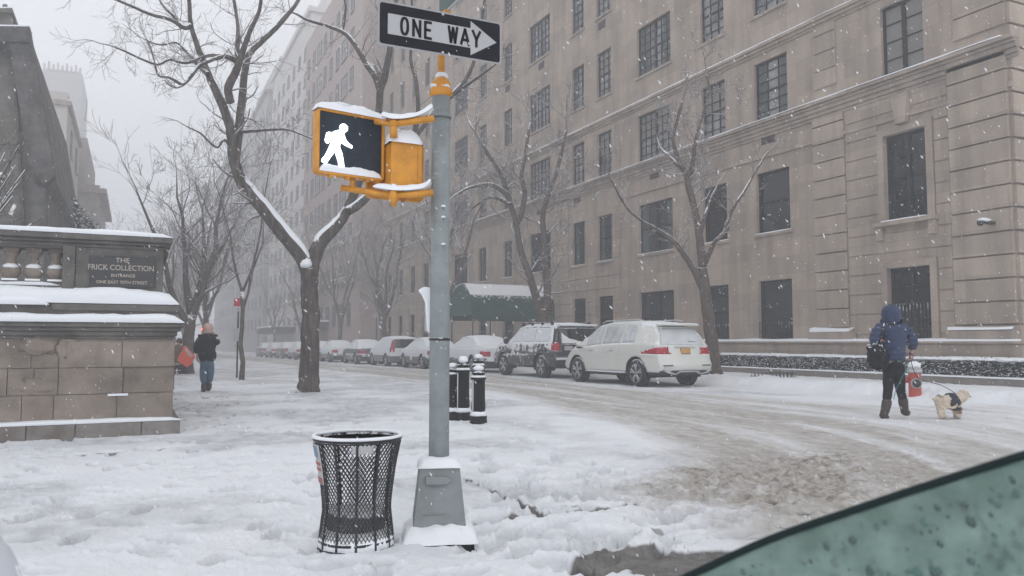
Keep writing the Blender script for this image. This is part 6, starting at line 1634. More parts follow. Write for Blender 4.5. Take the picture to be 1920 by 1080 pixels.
# ------------------------------------------------------------------ hydrant
hp = gnd(1716, 740, .12)
hy = thing('fire_hydrant', 'red fire hydrant with a snow covered silver bonnet behind the person in blue', 'hydrant', (hp.x, hp.y, .05), -YAW - R(15)); kh = (hp - CAM).dot(FW) / FPX
m = MB(); m.lathe([(12.5 * kh, -.1), (12.5 * kh, .03), (11 * kh, .05), (10.8 * kh, 44 * kh), (11.8 * kh, 46 * kh), (11.8 * kh, 49 * kh)], n=20); m.build('barrel', 'hydrant_red', hy)
m = MB(); m.lathe([(13 * kh, 47 * kh), (14 * kh, 50 * kh), (13 * kh, 54 * kh), (9 * kh, 60 * kh), (4 * kh, 64 * kh), (2.5 * kh, 66 * kh), (2.5 * kh, 69 * kh), (0, 69 * kh)], n=20); bn = m.build('bonnet', 'hydrant_silver', hy)
m = MB(); m.blob((0, 0, 61 * kh), (11 * kh, 11 * kh, 8 * kh), 14, 8, .3); m.blob((0, 0, 51 * kh), (14 * kh, 14 * kh, 3.5 * kh), 14, 6, .15); m.build('snow', 'snow', bn)
m = MB(); m.lathe([(9.5 * kh, -11 * kh), (9.5 * kh, -14 * kh), (8.5 * kh, -16 * kh), (8.0 * kh, -16 * kh), (8, 0)][:4] + [(7.4 * kh, -15 * kh)], (0, 0, 28 * kh), 22, 'y'); m.build('outlet_ring', 'hydrant_silver', hy, recalc=True)
m = MB(); m.lathe([(7.6 * kh, -10 * kh), (7.6 * kh, -15.5 * kh), (2.5 * kh, -15.8 * kh), (2.5 * kh, -18 * kh), (0, -18 * kh)], (0, 0, 28 * kh), 18, 'y'); m.build('outlet_cap', 'plate_dark', hy, recalc=True)
m = MB(); m.lathe([(5 * kh, -11 * kh), (5 * kh, -16 * kh), (0, -16 * kh)], (0, 0, 33 * kh), 14, 'x'); m.build('side_outlet', 'hydrant_red', hy, recalc=True)

# ------------------------------------------------------------------ small signs in the distance
p = gnd(444, 707); ps = thing('sign_post', 'thin post with a small red parking sign beside the very thin tree', 'sign', (p.x, p.y, gz(p.x, p.y)), -YAW)
dk = (p - CAM).dot(FW) / FPX; zs_ = 1.2 + (640 - 566) * dk - gz(p.x, p.y)
m = MB(); m.tube([(0, 0, -.1), (0, 0, zs_ + .15)], .03, 8); m.build('post', 'iron', ps)
m = MB(); m.box((-.14, -.04, zs_ - .14), (.10, -.03, zs_ + .13)); m.build('red_panel', 'sign_red', ps)
m = MB(); m.box((-.13, -.04, 1.2 + (640 - 640) * dk - gz(p.x, p.y)), (.04, -.03, 1.2 + (640 - 616) * dk - gz(p.x, p.y))); m.build('lower_panel', 'sign_edge', ps)
p = onX(706, 592, 15.0); ws = thing('street_sign', 'small white sign on a post before the pinkish stone house', 'sign', (p.x, p.y, gz(15, p.y)), -YAW); m = MB(); h = p.z - gz(15, p.y); m.tube([(0, 0, 0), (0, 0, h + .2)], .035, 6); m.build('post', 'iron', ws)
m = MB(); m.box((-.26, -.06, h - .14), (.30, -.04, h + .14)); m.build('panel', 'sign_white', ws)
p = at(381, 617, 88); tl = thing('traffic_light', 'tiny distant traffic light showing red behind the head of the person in jeans', 'traffic signal', (p.x, p.y, gz(p.x, p.y)), -YAW); h = p.z - gz(p.x, p.y)
m = MB(); m.tube([(0, .2, -.2), (0, .2, h + .8)], .09, 8); m.build('pole', 'pole_grey', tl); m = MB(); m.box((-.2, -.05, h - .8), (.2, .2, h + .35)); m.build('housing', 'signal_yellow', tl)
m = MB(); m.lathe([(.17, -.12), (.17, -.052)], (0, 0, h), 16, 'y'); m.build('red_lamp', 'lamp_red', tl, recalc=True)
# ------------------------------------------------------------------ people and the dog
def skin_mesh(name, J, E, mt_, parent, sub=2, post=None, root_i=0):
    fat = 1.28 if mt_ == 'fur_cream' else 1.0 if name in ('glove',) else 1.1 if mt_ == 'skin' else 1.34 if name != 'body' else 1.12
    """J: (position, radius) per joint; E: edges. One continuous surface grown over the skeleton."""
    me = bpy.data.meshes.new(name + '_sk'); me.from_pydata([tuple(j[0]) for j in J], E, [])
    ob = bpy.data.objects.new(name + '_sk', me); COL.objects.link(ob)
    sk = ob.modifiers.new('skin', 'SKIN'); sk.use_smooth_shade = True; sk.branch_smoothing = .6
    if not me.skin_vertices: 
        bpy.context.view_layer.objects.active = ob
    dat = me.skin_vertices[0].data
    for i, j in enumerate(J):
        r = j[1]; dat[i].radius = (r * fat, r * fat) if not hasattr(r, '__len__') else (r[0] * fat, r[1] * fat)
        dat[i].use_root = (i == root_i)
    if sub: s = ob.modifiers.new('sub', 'SUBSURF'); s.levels = sub; s.render_levels = sub
    dg = bpy.context.evaluated_depsgraph_get(); dg.update()
    out = bpy.data.meshes.new_from_object(ob.evaluated_get(dg)); bpy.data.objects.remove(ob)
    out.name = name
    if post:
        ns_ = [v.normal.copy() for v in out.vertices]
        for v, n_ in zip(out.vertices, ns_): v.co = post(v.co.copy(), n_)
    out.materials.clear(); out.materials.append(M[mt_]); 
    for p_ in out.polygons: p_.use_smooth = True; p_.material_index = 0
    o_ = bpy.data.objects.new(name, out); COL.objects.link(o_); o_.parent = parent; return o_
def frame(base, py0, px0):
    d = (base - CAM).dot(FW); s = FPX / d
    return lambda px, py, f=0.0: Vector(((px - px0) / s, f, (py0 - py) / s)), s
def hand(w, d, up, side, curl=.5, sc=1.0):
    """joints and edges of a hand: palm, four bent fingers of unequal length and a thumb from the palm's side"""
    d = d.normalized(); up = (up - d * up.dot(d)).normalized(); lat = d.cross(up) * side
    J = [(w, .028 * sc), (w + d * .045 * sc, (.038 * sc, .018 * sc)), (w + d * .085 * sc, (.040 * sc, .016 * sc))]; E = [(0, 1), (1, 2)]
    for k, (o_, L_) in enumerate(((-.030, .070), (-.010, .080), (.010, .075), (.029, .060))):
        p = w + d * .085 * sc + lat * o_ * sc; dd = d.copy(); last = 2
        for s_ in (.42, .33, .25):
            dd = (dd - up * curl * .75).normalized(); p = p + dd * L_ * s_ * sc; J.append((p, .0085 * sc)); E.append((last, len(J) - 1)); last = len(J) - 1
    p = w + d * .03 * sc - lat * .035 * sc; J.append((p, .013 * sc)); E.append((1, len(J) - 1))
    for s_ in (.03, .028): p = p + (d * .8 - lat * .5 - up * curl * .4).normalized() * s_ * sc; J.append((p, .010 * sc)); E.append((len(J) - 2, len(J) - 1))
    return J, E
def add_head(parent, c, r, face_dir, mt_='skin', hair='hair_brown'):
    """head with face, ears and hair; face_dir in the horizontal plane"""
    f = face_dir.normalized(); l = Vector((0, 0, 1)).cross(f); m = MB()
    T = Matrix(((l.x, f.x, 0), (l.y, f.y, 0), (l.z, f.z, 1))).to_4x4()
    q = lambda x, y, z: c + T.to_3x3() @ Vector((x, y, z)) * r
    m.blob(c, (r * .80, r * .92, r * 1.12), 18, 14, T=T.to_3x3()); m.blob(q(0, .25, -.55), (r * .58, r * .60, r * .58), 14, 10, T=T.to_3x3())
    m.tube([q(0, .86, .18), q(0, 1.06, -.12), q(0, .94, -.22)], [r * .07, r * .12, r * .09], 8)
    for s in (-1, 1): m.blob(q(s * .80, -.02, -.02), (r * .08, r * .16, r * .22), 8, 6, T=T.to_3x3())
    m.tube([q(-.2, .86, -.52), q(0, .92, -.50), q(.2, .86, -.52)], r * .05, 6)
    hd_ = m.build('head', mt_, parent)
    m = MB()
    for s in (-1, 1): m.blob(q(s * .30, .82, .06), r * .09, 8, 6)
    m.build('eyes', 'plaque_dark', hd_)
    m = MB(); m.blob(q(0, -.12, .22), (r * .88, r * .92, r * 1.02), 16, 12, .12, T=T.to_3x3()); m.blob(q(0, -.45, -.3), (r * .75, r * .5, r * .9), 14, 10, .15, T=T.to_3x3()); m.build('hair', hair, hd_)
def quilted(amp, per, z0=0):
    def f(co, n): return co + n * amp * (abs(math.sin(math.pi * (co.z - z0) / per)) ** .6 - .5) + n * .006 * mnoise.noise(co * 14)
    return f
def wrinkled(amp, fr=9):
    def f(co, n): return co + n * amp * (mnoise.noise(Vector((co.x * fr, co.y * fr, co.z * fr * .8))) + .5 * mnoise.noise(co * fr * 2.7))
    return f
# -- the dog walker in the blue quilted jacket
wb = gnd(1680, 785); Q, sw = frame(wb, 785, 1680)
wm = thing('person', 'person in a hooded blue quilted jacket and brown boots walking a small dog', 'person', (wb.x, wb.y, 0), -YAW)
hJ, hE = hand(Q(1720, 660, .10), Vector((-.05, .15, -1)), Vector((1, .4, 0)), 1, .8)
h2J, h2E = hand(Q(1646, 640, -.10), Vector((.5, .5, .35)), Vector((0, -.3, 1)), -1, 1.0)
def join(Js, Es, att):
    J, E = list(Js[0]), list(Es[0])
    for (j, e, a) in zip(Js[1:], Es[1:], att): b = len(J); J += j; E += [(x + b, y + b) for x, y in e]; E.append((a, b))
    return J, E
BJ = [(Q(1678, 692), .08), (Q(1678, 662), .08), (Q(1677, 632), .12), (Q(1677, 610), .09), (Q(1677, 598), .048), (Q(1677, 588, .01), .085),
      (Q(1697, 614), .05), (Q(1717, 641, .06), .036), (Q(1720, 658, .10), .026), (Q(1655, 614), .05), (Q(1639, 642, -.08), .036), (Q(1645, 641, -.10), .026),
      (Q(1669, 695), .075), (Q(1666, 730, -.02), .052), (Q(1657, 772, -.05), .034), (Q(1687, 695), .075), (Q(1693, 730, .06), .052), (Q(1703, 769, .1), .034)]
BE = [(0, 1), (1, 2), (2, 3), (3, 4), (4, 5), (3, 6), (6, 7), (7, 8), (3, 9), (9, 10), (10, 11), (0, 12), (12, 13), (13, 14), (0, 15), (15, 16), (16, 17)]
J_, E_ = join([BJ, hJ, h2J], [BE, hE, h2E], [8, 11]); skin_mesh('body', J_, E_, 'skin', wm, 2)
add_head(wm, Q(1678, 588, .03), .105, Vector((.55, .85, 0)))
gJ, gE = hand(Q(1720, 659, .10), Vector((-.05, .15, -1)), Vector((1, .4, 0)), 1, .8, 1.18); gJ[0] = (gJ[0][0], .040)
skin_mesh('glove', gJ, gE, 'glove', wm, 2)
gJ, gE = hand(Q(1646, 641, -.10), Vector((.5, .5, .35)), Vector((0, -.3, 1)), -1, 1.0, 1.18); skin_mesh('glove', gJ, gE, 'glove', wm, 2)
JJ = [(Q(1679, 680), (.155, .13)), (Q(1679, 658), (.165, .14)), (Q(1678, 638), (.175, .145)), (Q(1677, 618), (.18, .135)), (Q(1677, 604), (.10, .10)), (Q(1677, 598), .085),
      (Q(1700, 613), .078), (Q(1712, 628, .03), .070), (Q(1720, 643, .06), .062), (Q(1720, 656, .09), .048),
      (Q(1654, 613), .078), (Q(1645, 628, -.04), .070), (Q(1638, 643, -.09), .062), (Q(1643, 645, -.12), .05)]
JE = [(0, 1), (1, 2), (2, 3), (3, 4), (4, 5), (3, 6), (6, 7), (7, 8), (8, 9), (3, 10), (10, 11), (11, 12), (12, 13)]
skin_mesh('jacket', JJ, JE, 'jacket_blue', wm, 3, quilted(.030, .075), root_i=2)
m = MB(); hc = Q(1677, 587, .0); prof = []
vs = []; n, K = 26, 16
for i in range(K + 1):
    t = i / K; z = -.150 + .285 * t; rr = .150 * math.sin(math.pi * min(1, .18 + .82 * t) ** 1.0) ** .55 if t < 1 else .001
    rr = max(.001, .150 * (1 - max(0, (t - .45) / .55) ** 2.6) ** .5) * (1 - .10 * (1 - t) ** 3) * (1 + .035 * (abs(math.sin(math.pi * z / .065)) - .5))
    for j in range(n): a = 2 * math.pi * j / n; vs.append(hc + Vector((rr * math.cos(a) * .92, rr * math.sin(a) * 1.05, z)))
fs = [(i * n + j, i * n + (j + 1) % n, (i + 1) * n + (j + 1) % n, (i + 1) * n + j) for i in range(K) for j in range(n) if not (3 <= i <= 11 and 3 <= j <= 7)]
m.add(vs, fs, True); ob = m.build('hood', 'jacket_blue', wm); md = ob.modifiers.new('t', 'SOLIDIFY'); md.thickness = .012
TJ = [(Q(1679, 668), (.13, .11)), (Q(1679, 690), (.135, .115)), (Q(1668, 702), .078), (Q(1666, 730, -.02), .058), (Q(1661, 754, -.035), .046), (Q(1688, 702), .078), (Q(1693, 730, .05), .058), (Q(1699, 754, .08), .046)]
skin_mesh('trousers', TJ, [(0, 1), (1, 2), (2, 3), (3, 4), (1, 5), (5, 6), (6, 7)], 'cloth_black', wm, 2, wrinkled(.006))
for s, P_ in ((-1, [Q(1664, 746, -.03), Q(1660, 760, -.045), Q(1655, 775, -.055), Q(1652, 781, -.05), Q(1662, 782.5, .03), Q(1668, 783, .09)]), (1, [Q(1697, 744, .07), Q(1700, 758, .085), Q(1703, 769, .10), Q(1702, 775, .10), Q(1710, 775.5, .15), Q(1714, 775.5, .19)])):
    skin_mesh('boot', [(P_[0], .062), (P_[1], .058), (P_[2], .046), (P_[3], .048), (P_[4], .044), (P_[5], .032)], [(0, 1), (1, 2), (2, 3), (3, 4), (4, 5)], 'boot_brown', wm, 2, wrinkled(.004))
def to_world(v): return wb.xy.to_3d() + Matrix.Rotation(-YAW, 3, 'Z') @ v
bg_ = thing('shoulder_bag', 'slouchy black shoulder bag hanging at the left hip of the person in blue', 'bag', to_world(Q(1642, 668, -.12)), -YAW)
m = MB(); T3 = Matrix.Rotation(R(-22), 3, 'Y'); m.blob((0, 0, 0), (.15, .10, .20), 18, 14, .35, 2, T3); m.blob((.02, 0, -.08), (.15, .10, .12), 14, 10, .3, 6, T3); m.build('pouch', 'cloth_black', bg_)
o_ = Q(1642, 668, -.12); m = MB(); m.tube([Q(1640, 655, -.14) - o_, Q(1652, 625, -.13) - o_, Q(1658, 607, -.09) - o_, Q(1660, 610, .05) - o_, Q(1650, 640, .0) - o_, Q(1648, 660, -.05) - o_], .012, 6); m.build('strap', 'cloth_black', bg_)
# -- the dog
db = gnd(1778, 785); QD, sd = frame(db, 785, 1778)
dg_ = thing('dog', 'small curly cream dog in a dark coat on the snow, facing right', 'dog', (db.x, db.y, 0), -YAW); dg_.scale = (1.14, 1.14, 1.14)
DJ = [(QD(1776, 757), .082), (QD(1766, 757, .0), .088), (QD(1761, 756), .060), (QD(1788, 757), .086), (QD(1797, 754), .068), (QD(1801, 748), .052), (QD(1805, 745), .062), (QD(1811, 748), .032), (QD(1814, 749.5), .018),
      (QD(1764, 765, -.05), .048), (QD(1762, 773, -.05), .032), (QD(1764, 779, -.05), .026), (QD(1764, 784, -.06), .028), (QD(1770, 765, .05), .048), (QD(1769, 773, .05), .032), (QD(1771, 779, .05), .026), (QD(1771.5, 784, .04), .028),
      (QD(1790, 767, -.05), .040), (QD(1790, 776, -.05), .028), (QD(1790.5, 784, -.06), .027), (QD(1795, 767, .05), .040), (QD(1795, 776, .05), .028), (QD(1795.5, 784, .04), .027),
      (QD(1759, 754), .028), (QD(1757, 751), .020)]
DE = [(0, 1), (1, 2), (0, 3), (3, 4), (4, 5), (5, 6), (6, 7), (7, 8), (1, 9), (9, 10), (10, 11), (11, 12), (1, 13), (13, 14), (14, 15), (15, 16), (3, 17), (17, 18), (18, 19), (3, 20), (20, 21), (21, 22), (2, 23), (23, 24)]
def fluffy(co, n): return co + n * (.022 * mnoise.noise(co * 20) + .013 * mnoise.noise(co * 52) + .008)
skin_mesh('body', DJ, DE, 'fur_cream', dg_, 3, fluffy)
m = MB()
for s in (-1, 1): m.blob(QD(1803, 748, s * .058), (.028, .014, .045), 10, 8, .4, 3)
m.blob(QD(1804, 741), (.05, .05, .03), 12, 8, .3, 5); m.build('ears', 'fur_cream', dg_)
m = MB(); m.blob(QD(1815.5, 748.5), .011, 8, 6)
for s in (-1, 1): m.blob(QD(1809, 744.5, s * .035), .009, 8, 6)
m.build('nose_and_eyes', 'cloth_black', dg_)
CJ = [(QD(1773, 756), (.104, .104)), (QD(1781, 755.5), (.110, .11)), (QD(1789, 756), (.112, .11)), (QD(1796, 753.5), (.088, .088)), (QD(1789, 767, -.055), .052), (QD(1790, 771, -.055), .040), (QD(1794, 767, .055), .052), (QD(1795, 771, .055), .04)]
skin_mesh('coat', CJ, [(0, 1), (1, 2), (2, 3), (2, 4), (4, 5), (2, 6), (6, 7)], 'dog_coat', dg_, 2, wrinkled(.004))
def dogw(v): return db.xy.to_3d() + Matrix.Rotation(-YAW, 3, 'Z') @ (v * 1.14)
def rope(name, label, pts, r, mt_, flat=1.0, sag=.0):
    t = MB(); b = pts[0]; P_ = smooth_path([p - b for p in pts], 8); t.tube(P_, r, 6, squash=flat); o_ = t.build(name, mt_, None, loc=b); return tag(o_, label, 'leash')
rope('dog_leash', 'thin dark leash running from the gloved hand to the collar of the small dog', [to_world(Q(1719, 668, .12)), to_world(Q(1722, 690, .12)) , to_world(Q(1733, 711, .1)), dogw(QD(1770, 731, 0)), dogw(QD(1796, 747, 0))], .006, 'cloth_black')
rope('teal_leash', 'teal webbing leash hanging down behind the leg of the person in blue', [to_world(Q(1697, 672, -.13)), to_world(Q(1692, 690, -.17)), to_world(Q(1682, 712, -.16)), to_world(Q(1675, 730, -.12)), to_world(Q(1671, 748, -.10))], .016, 'leash_teal', .35)
# -- walker in jeans on the left pavement
mbp = gnd(386, 734); Q, sw = frame(mbp, 734, 386); ZM = 0
mn = thing('person', 'person in black jacket, blue jeans and pale hood with one hand raised', 'person', (mbp.x, mbp.y, 0), -YAW)
hJ, hE = hand(Q(399, 630, .04), Vector((-.35, .1, 1)), Vector((1, 0, .3)), -1, .9); h2J, h2E = hand(Q(368, 668, .0), Vector((.05, .05, -1)), Vector((-1, .2, 0)), 1, .5)
BJ = [(Q(387, 680), .08), (Q(387, 662), .08), (Q(387, 645), .12), (Q(388, 630), .10), (Q(388, 624), .05), (Q(388, 617), .08), (Q(400, 632), .05), (Q(405, 645, -.03), .036), (Q(400, 632, .03), .026),
      (Q(374, 632), .05), (Q(367, 650, -.02), .036), (Q(368, 666), .026), (Q(381, 682), .08), (Q(382, 703, -.04), .055), (Q(384, 727, -.06), .036), (Q(393, 682), .08), (Q(392, 703, .05), .055), (Q(388, 724, .12), .036)]
J_, E_ = join([BJ, hJ, h2J], [BE, hE, h2E], [8, 11]); skin_mesh('body', J_, E_, 'skin', mn, 2)
add_head(mn, Q(388, 617, .0), .10, Vector((.3, .95, 0)))
JJ = [(Q(387, 682), (.165, .135)), (Q(387, 662), (.18, .145)), (Q(387, 645), (.19, .15)), (Q(387, 634), (.185, .13)), (Q(388, 626), (.09, .09)), (Q(388, 623), .08),
      (Q(401, 634), .075), (Q(405, 641, -.02), .065), (Q(407, 645, -.03), .06), (Q(402, 634, .02), .048), (Q(373, 634), .075), (Q(368, 645, -.01), .066), (Q(366, 654, -.02), .058), (Q(368, 664), .048)]
skin_mesh('jacket', JJ, JE, 'cloth_black', mn, 2, wrinkled(.010, 7), root_i=2)
m = MB(); m.blob(Q(388, 616, -.01), (.118, .125, .135), 18, 12, .1); m.blob(Q(389, 623, -.03), (.12, .10, .07), 14, 8, .15); m.build('hood', 'hood_beige', mn)
TJ = [(Q(387, 668), (.13, .11)), (Q(387, 684), (.135, .115)), (Q(381, 690), .092), (Q(382, 705, -.04), .072), (Q(384, 720, -.05), .056), (Q(393, 690), .092), (Q(392, 705, .05), .070), (Q(388, 718, .10), .054)]
skin_mesh('jeans', TJ, [(0, 1), (1, 2), (2, 3), (3, 4), (1, 5), (5, 6), (6, 7)], 'jeans', mn, 2, wrinkled(.006))
for P_ in ([Q(384, 717, -.05), Q(384, 727, -.06), Q(385, 732.2, -.10), Q(385, 733, -.20)], [Q(388, 716, .10), Q(388, 724, .12), Q(388.5, 729.5, .10), Q(389, 731.5, .01)]):
    skin_mesh('boot', [(P_[0], .062), (P_[1], .052), (P_[2], .048), (P_[3], .034)], [(0, 1), (1, 2), (2, 3)], 'boot_brown', mn, 2)
# -- second walker, half hidden by the sandstone corner, with an orange bag
p2 = gnd(331, 704, -.10); Q, sw = frame(p2, 704, 331)
p2o = thing('person', 'bundled person in a tan coat half hidden behind the sandstone corner wall', 'person', (p2.x, p2.y, p2.z), -YAW)
BJ = [(Q(332, 678), .11), (Q(332, 668), .10), (Q(332, 658), .12), (Q(333, 649), .10), (Q(333, 645), .05), (Q(334, 641), .075), (Q(339, 651), .05), (Q(342, 658, -.05), .036), (Q(345, 657, -.15), .026),
      (Q(327, 651), .05), (Q(324, 661, -.04), .036), (Q(326, 668, -.1), .026), (Q(329, 680), .07), (Q(328, 690, -.05), .05), (Q(328, 700, -.1), .034), (Q(335, 680), .07), (Q(335, 690, .05), .05), (Q(334, 700, .06), .034)]
hJ, hE = hand(Q(345, 657, -.16), Vector((.8, -.3, -.4)), Vector((0, 0, 1)), -1, .9); h2J, h2E = hand(Q(326, 669, -.11), Vector((.1, -.2, -1)), Vector((-1, .2, 0)), 1, .5)
J_, E_ = join([BJ, hJ, h2J], [BE, hE, h2E], [8, 11]); skin_mesh('body', J_, E_, 'skin', p2o, 2); add_head(p2o, Q(334, 641, 0), .095, Vector((.2, -1, 0)))
JJ = [(Q(332, 682), (.17, .15)), (Q(332, 670), (.17, .15)), (Q(332, 660), (.18, .15)), (Q(332, 652), (.16, .12)), (Q(333, 647), (.09, .09)), (Q(333, 645), .08), (Q(339, 652), .07), (Q(341, 656, -.03), .062), (Q(342, 659, -.06), .056), (Q(345, 658, -.13), .046),
      (Q(327, 652), .07), (Q(325, 657, -.02), .062), (Q(324, 661, -.05), .056), (Q(326, 667, -.09), .046)]
skin_mesh('coat', JJ, JE, 'coat_tan', p2o, 2, wrinkled(.012, 7), root_i=2)
m = MB(); m.blob(Q(334, 640, .02), (.115, .115, .125), 16, 12, .1); m.build('hood', 'boot_brown', p2o)
TJ = [(Q(332, 681), (.14, .12)), (Q(332, 684), (.13, .11)), (Q(329, 687), .08), (Q(328, 695, -.06), .058), (Q(335, 687), .08), (Q(335, 695, .05), .058)]
skin_mesh('trousers', TJ, [(0, 1), (1, 2), (2, 3), (1, 4), (4, 5)], 'cloth_black', p2o, 2)
for P_ in ([Q(328, 694, -.06), Q(328, 701, -.1), Q(328, 703, -.2)], [Q(335, 694, .05), Q(334, 701, .06), Q(334, 703, -.04)]): skin_mesh('boot', [(P_[0], .056), (P_[1], .05), (P_[2], .04)], [(0, 1), (1, 2)], 'cloth_black', p2o, 2)
def w2(v): return p2.xy.to_3d() + Vector((0, 0, p2.z)) + Matrix.Rotation(-YAW, 3, 'Z') @ v
ob_ = thing('orange_bag', 'tilted bright orange bag with a pale band carried between the two walkers', 'bag', w2(Q(353, 668, -.25)), -YAW)
o_ = Q(353, 668, -.25); m = MB(); pr = [Q(px, py) for px, py in ((351, 648), (369, 668), (362, 683), (354, 688), (339, 676), (341, 668))]; c0 = Q(353, 668)
m.prism([((p - c0).x, (p - c0).z) for p in pr][::-1], lambda p, h: (p[0], h + .05 * math.sin(p[0] * 9), p[1]), -.07, .07); m.build('pouch', 'bag_orange', ob_, bevel=.02, seg=3, recalc=True)
m = MB(); m.prism([((Q(px, py) - c0).x, (Q(px, py) - c0).z) for px, py in ((353, 651), (367, 667), (362, 669), (352, 657))][::-1], lambda p, h: (p[0], h, p[1]), -.085, -.072); m.build('band', 'decal', ob_, recalc=True)
m = MB(); m.tube([Q(351, 650) - c0, Q(347, 652, .03) - c0, Q(346, 657, .06) - c0, Q(350, 656) - c0], .010, 6); m.build('handle', 'bag_orange', ob_)

# ------------------------------------------------------------------ the lowered side window of the car the photo was taken from
def gmat():
    m = bpy.data.materials.new('wet_green_glass'); m.use_nodes = True; t = m.node_tree; N = t.nodes; L = t.links; N.clear()
    out = N.new('ShaderNodeOutputMaterial'); geo = N.new('ShaderNodeNewGeometry')
    n1 = N.new('ShaderNodeTexNoise'); n1.inputs['Scale'].default_value = 45; n1.inputs['Detail'].default_value = 4; L.new(geo.outputs['Position'], n1.inputs['Vector'])
    cr = N.new('ShaderNodeValToRGB'); cr.color_ramp.elements[0].position = .36; cr.color_ramp.elements[1].position = .66
    cr.color_ramp.elements[0].color = (.27, .38, .34, 1); cr.color_ramp.elements[1].color = (.47, .61, .56, 1); L.new(n1.outputs['Fac'], cr.inputs[0])
    tl_ = N.new('ShaderNodeBsdfTranslucent'); L.new(cr.outputs[0], tl_.inputs[0]); df = N.new('ShaderNodeBsdfDiffuse'); L.new(cr.outputs[0], df.inputs[0])
    a = N.new('ShaderNodeMixShader'); a.inputs[0].default_value = .45; L.new(tl_.outputs[0], a.inputs[1]); L.new(df.outputs[0], a.inputs[2])
    rf = N.new('ShaderNodeBsdfRefraction'); rf.inputs['Color'].default_value = (.46, .585, .545, 1); rf.inputs['Roughness'].default_value = .2; rf.inputs['IOR'].default_value = 1.02
    b = N.new('ShaderNodeMixShader'); b.inputs[0].default_value = .50; L.new(a.outputs[0], b.inputs[1]); L.new(rf.outputs[0], b.inputs[2])
    gl = N.new('ShaderNodeBsdfGlossy'); gl.inputs['Roughness'].default_value = .12
    bp = N.new('ShaderNodeBump'); bp.inputs['Strength'].default_value = .5; bp.inputs['Distance'].default_value = .003; n2 = N.new('ShaderNodeTexNoise'); n2.inputs['Scale'].default_value = 60
    L.new(geo.outputs['Position'], n2.inputs['Vector']); L.new(n2.outputs['Fac'], bp.inputs['Height']); L.new(bp.outputs[0], gl.inputs['Normal'])
    c = N.new('ShaderNodeMixShader'); c.inputs[0].default_value = .05; L.new(b.outputs[0], c.inputs[1]); L.new(gl.outputs[0], c.inputs[2]); L.new(c.outputs[0], out.inputs['Surface']); M['wet_green_glass'] = m
gmat()
mat('water_drop', (.22, .42, .37), .04, spec=.9, trans=.75)
mat('water_drop_dark', (.06, .11, .10), .06, spec=.9, trans=.3)
E3 = [at(1180, 1128, .58), at(1290, 1078, .56), at(1440, 1010, .54), at(1600, 954, .52), at(1760, 901, .50), at(1925, 849, .48), at(2060, 812, .465), at(2250, 770, .45)]
gb = E3[3].copy(); cw = thing('car_window', 'green tinted car window covered in droplets in the bottom right corner', 'car window', gb)
S = smooth_path([p - gb for p in E3], 6); dn = Vector((.0, .0, -1)); nrm = (S[-1] - S[0]).cross(Vector((0, 0, 1))).normalized()
if nrm.dot(FW) > 0: nrm = -nrm
m = MB(); vs = []; K = 8; tk = .004
for sd_ in (0, 1):
    for p in S:
        for k in range(K + 1): vs.append(p + Vector((0, 0, -1)) * .46 * k / K + nrm * (.05 * (k / K) ** 2 - sd_ * tk))
n = len(S); q = K + 1; o2 = n * q
fs = [(i * q + k, (i + 1) * q + k, (i + 1) * q + k + 1, i * q + k + 1) for i in range(n - 1) for k in range(K)]; fs += [tuple(x + o2 for x in f)[::-1] for f in fs]
fs += [(i * q, o2 + i * q, o2 + (i + 1) * q, (i + 1) * q) for i in range(n - 1)]
m.add(vs, fs, True); m.build('glass', 'wet_green_glass', cw)
m = MB(); m.tube([p + Vector((0, 0, -.0015)) - nrm * .002 for p in S], .0029, 10); m.build('edge', 'glass_edge_dark', cw)  # dark colour paints the polished glass edge as it looks seen end-on
rg = random.Random(12); m1 = MB(); m2 = MB()
for i in range(2000):
    u = rg.uniform(0, 1) * (len(S) - 2); k = int(u); p = S[k] + (S[k + 1] - S[k]) * (u - k); dz = rg.uniform(.012, .26); pp = p + Vector((0, 0, -dz)) + nrm * (.05 * (dz / .46) ** 2 - tk)
    r = rg.choice((.0006, .0008, .0011, .0015, .0022)) * rg.uniform(.8, 1.25); t_ = (S[k + 1] - S[k]).normalized()
    T3 = Matrix((t_, nrm, t_.cross(nrm))).transposed()
    (m1 if rg.random() < .55 else m2).blob(pp - nrm * r * .1 + nrm * (tk if rg.random() < .3 else 0), (r * rg.uniform(.9, 1.3), r * .45, r * rg.uniform(1, 1.7)), 9, 6, .25, i, T3)
d1 = m1.build('droplets', 'water_drop', cw); tag(d1, kind='stuff'); d2 = m2.build('droplets', 'water_drop_dark', cw); tag(d2, kind='stuff')
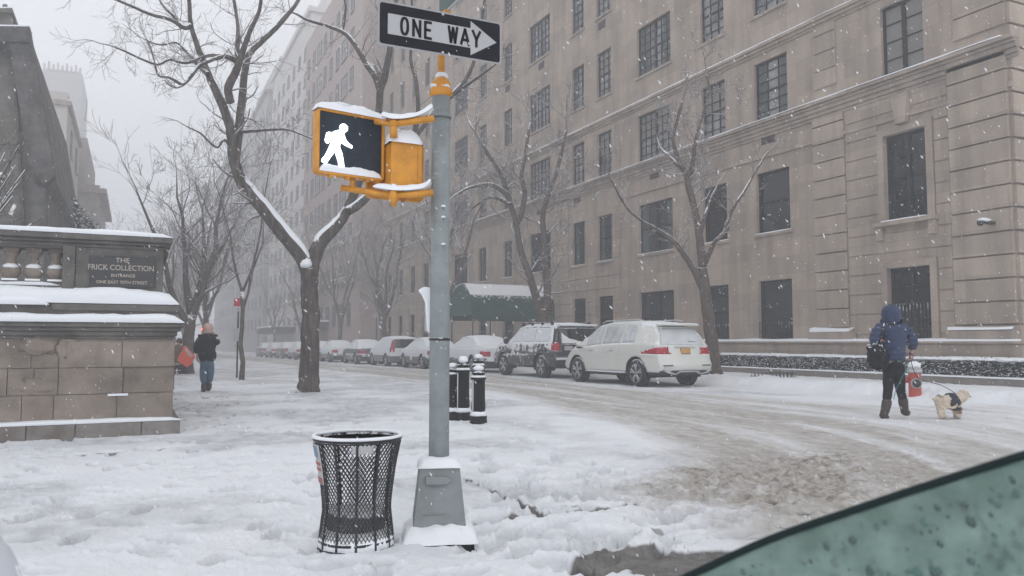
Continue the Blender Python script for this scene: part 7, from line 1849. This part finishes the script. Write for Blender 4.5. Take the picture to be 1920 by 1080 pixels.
# snowy shell of the mirror at the lower left corner
mp_ = at(-42, 1110, .62); sm_ = thing('wing_mirror', 'blurred pale grey wing mirror in the bottom left corner', 'car mirror', mp_, -YAW)
m = MB(); T3 = Matrix.Rotation(R(-28), 3, 'Y'); m.blob((-.02, 0, 0), (.045, .05, .062), 24, 16, .12, 3, T3); m.build('shell', 'mirror_shell', sm_)
m = MB(); m.blob((-.015, 0, -.004), (.040, .052, .060), 20, 14, .10, 8, T3); m.build('snow', 'snow', sm_)

# ------------------------------------------------------------------ haze and falling snow
m = bpy.data.materials.new('haze'); m.use_nodes = True; t = m.node_tree; t.nodes.clear(); pv = t.nodes.new('ShaderNodeVolumePrincipled'); pv.inputs['Density'].default_value = HAZE
pv.inputs['Color'].default_value = (.90, .91, .94, 1); pv.inputs['Anisotropy'].default_value = .2; oo = t.nodes.new('ShaderNodeOutputMaterial'); t.links.new(pv.outputs[0], oo.inputs['Volume']); M['haze'] = m
g = MB(); g.box((-190, -90, -3.2), (190, 330, 54)); tag(g.build('haze', 'haze'), kind='stuff')
mat('flake', (.88, .89, .92), .7)
rg = random.Random(77); m = MB()
wind = (RT * .50 - Vector((0, 0, 1)) * .80).normalized()
for i in range(NFLAKE):
    d = 1.6 + 30 * rg.random() ** 1.15; px = rg.uniform(-200, 2120); py = rg.uniform(-200, 1200); p = at(px, py, d)
    if p.z < .1: continue
    r = rg.choice((.0010, .0012, .0016, .0020)) * (1 + d * .045); w_ = (wind + Vector((rg.gauss(0, .2), rg.gauss(0, .2), rg.gauss(0, .15)))).normalized(); s_ = w_.orthogonal().normalized(); q_ = w_.cross(s_)
    L_ = r * rg.uniform(2.0, 3.4); m.add([p - w_ * L_, p + s_ * r * .8, p + q_ * r * .8, p - s_ * r * .8, p - q_ * r * .8, p + w_ * L_], [(0, 2, 1), (0, 3, 2), (0, 4, 3), (0, 1, 4), (5, 1, 2), (5, 2, 3), (5, 3, 4), (5, 4, 1)], True)
tag(m.build('falling_snow', 'flake'), kind='stuff')
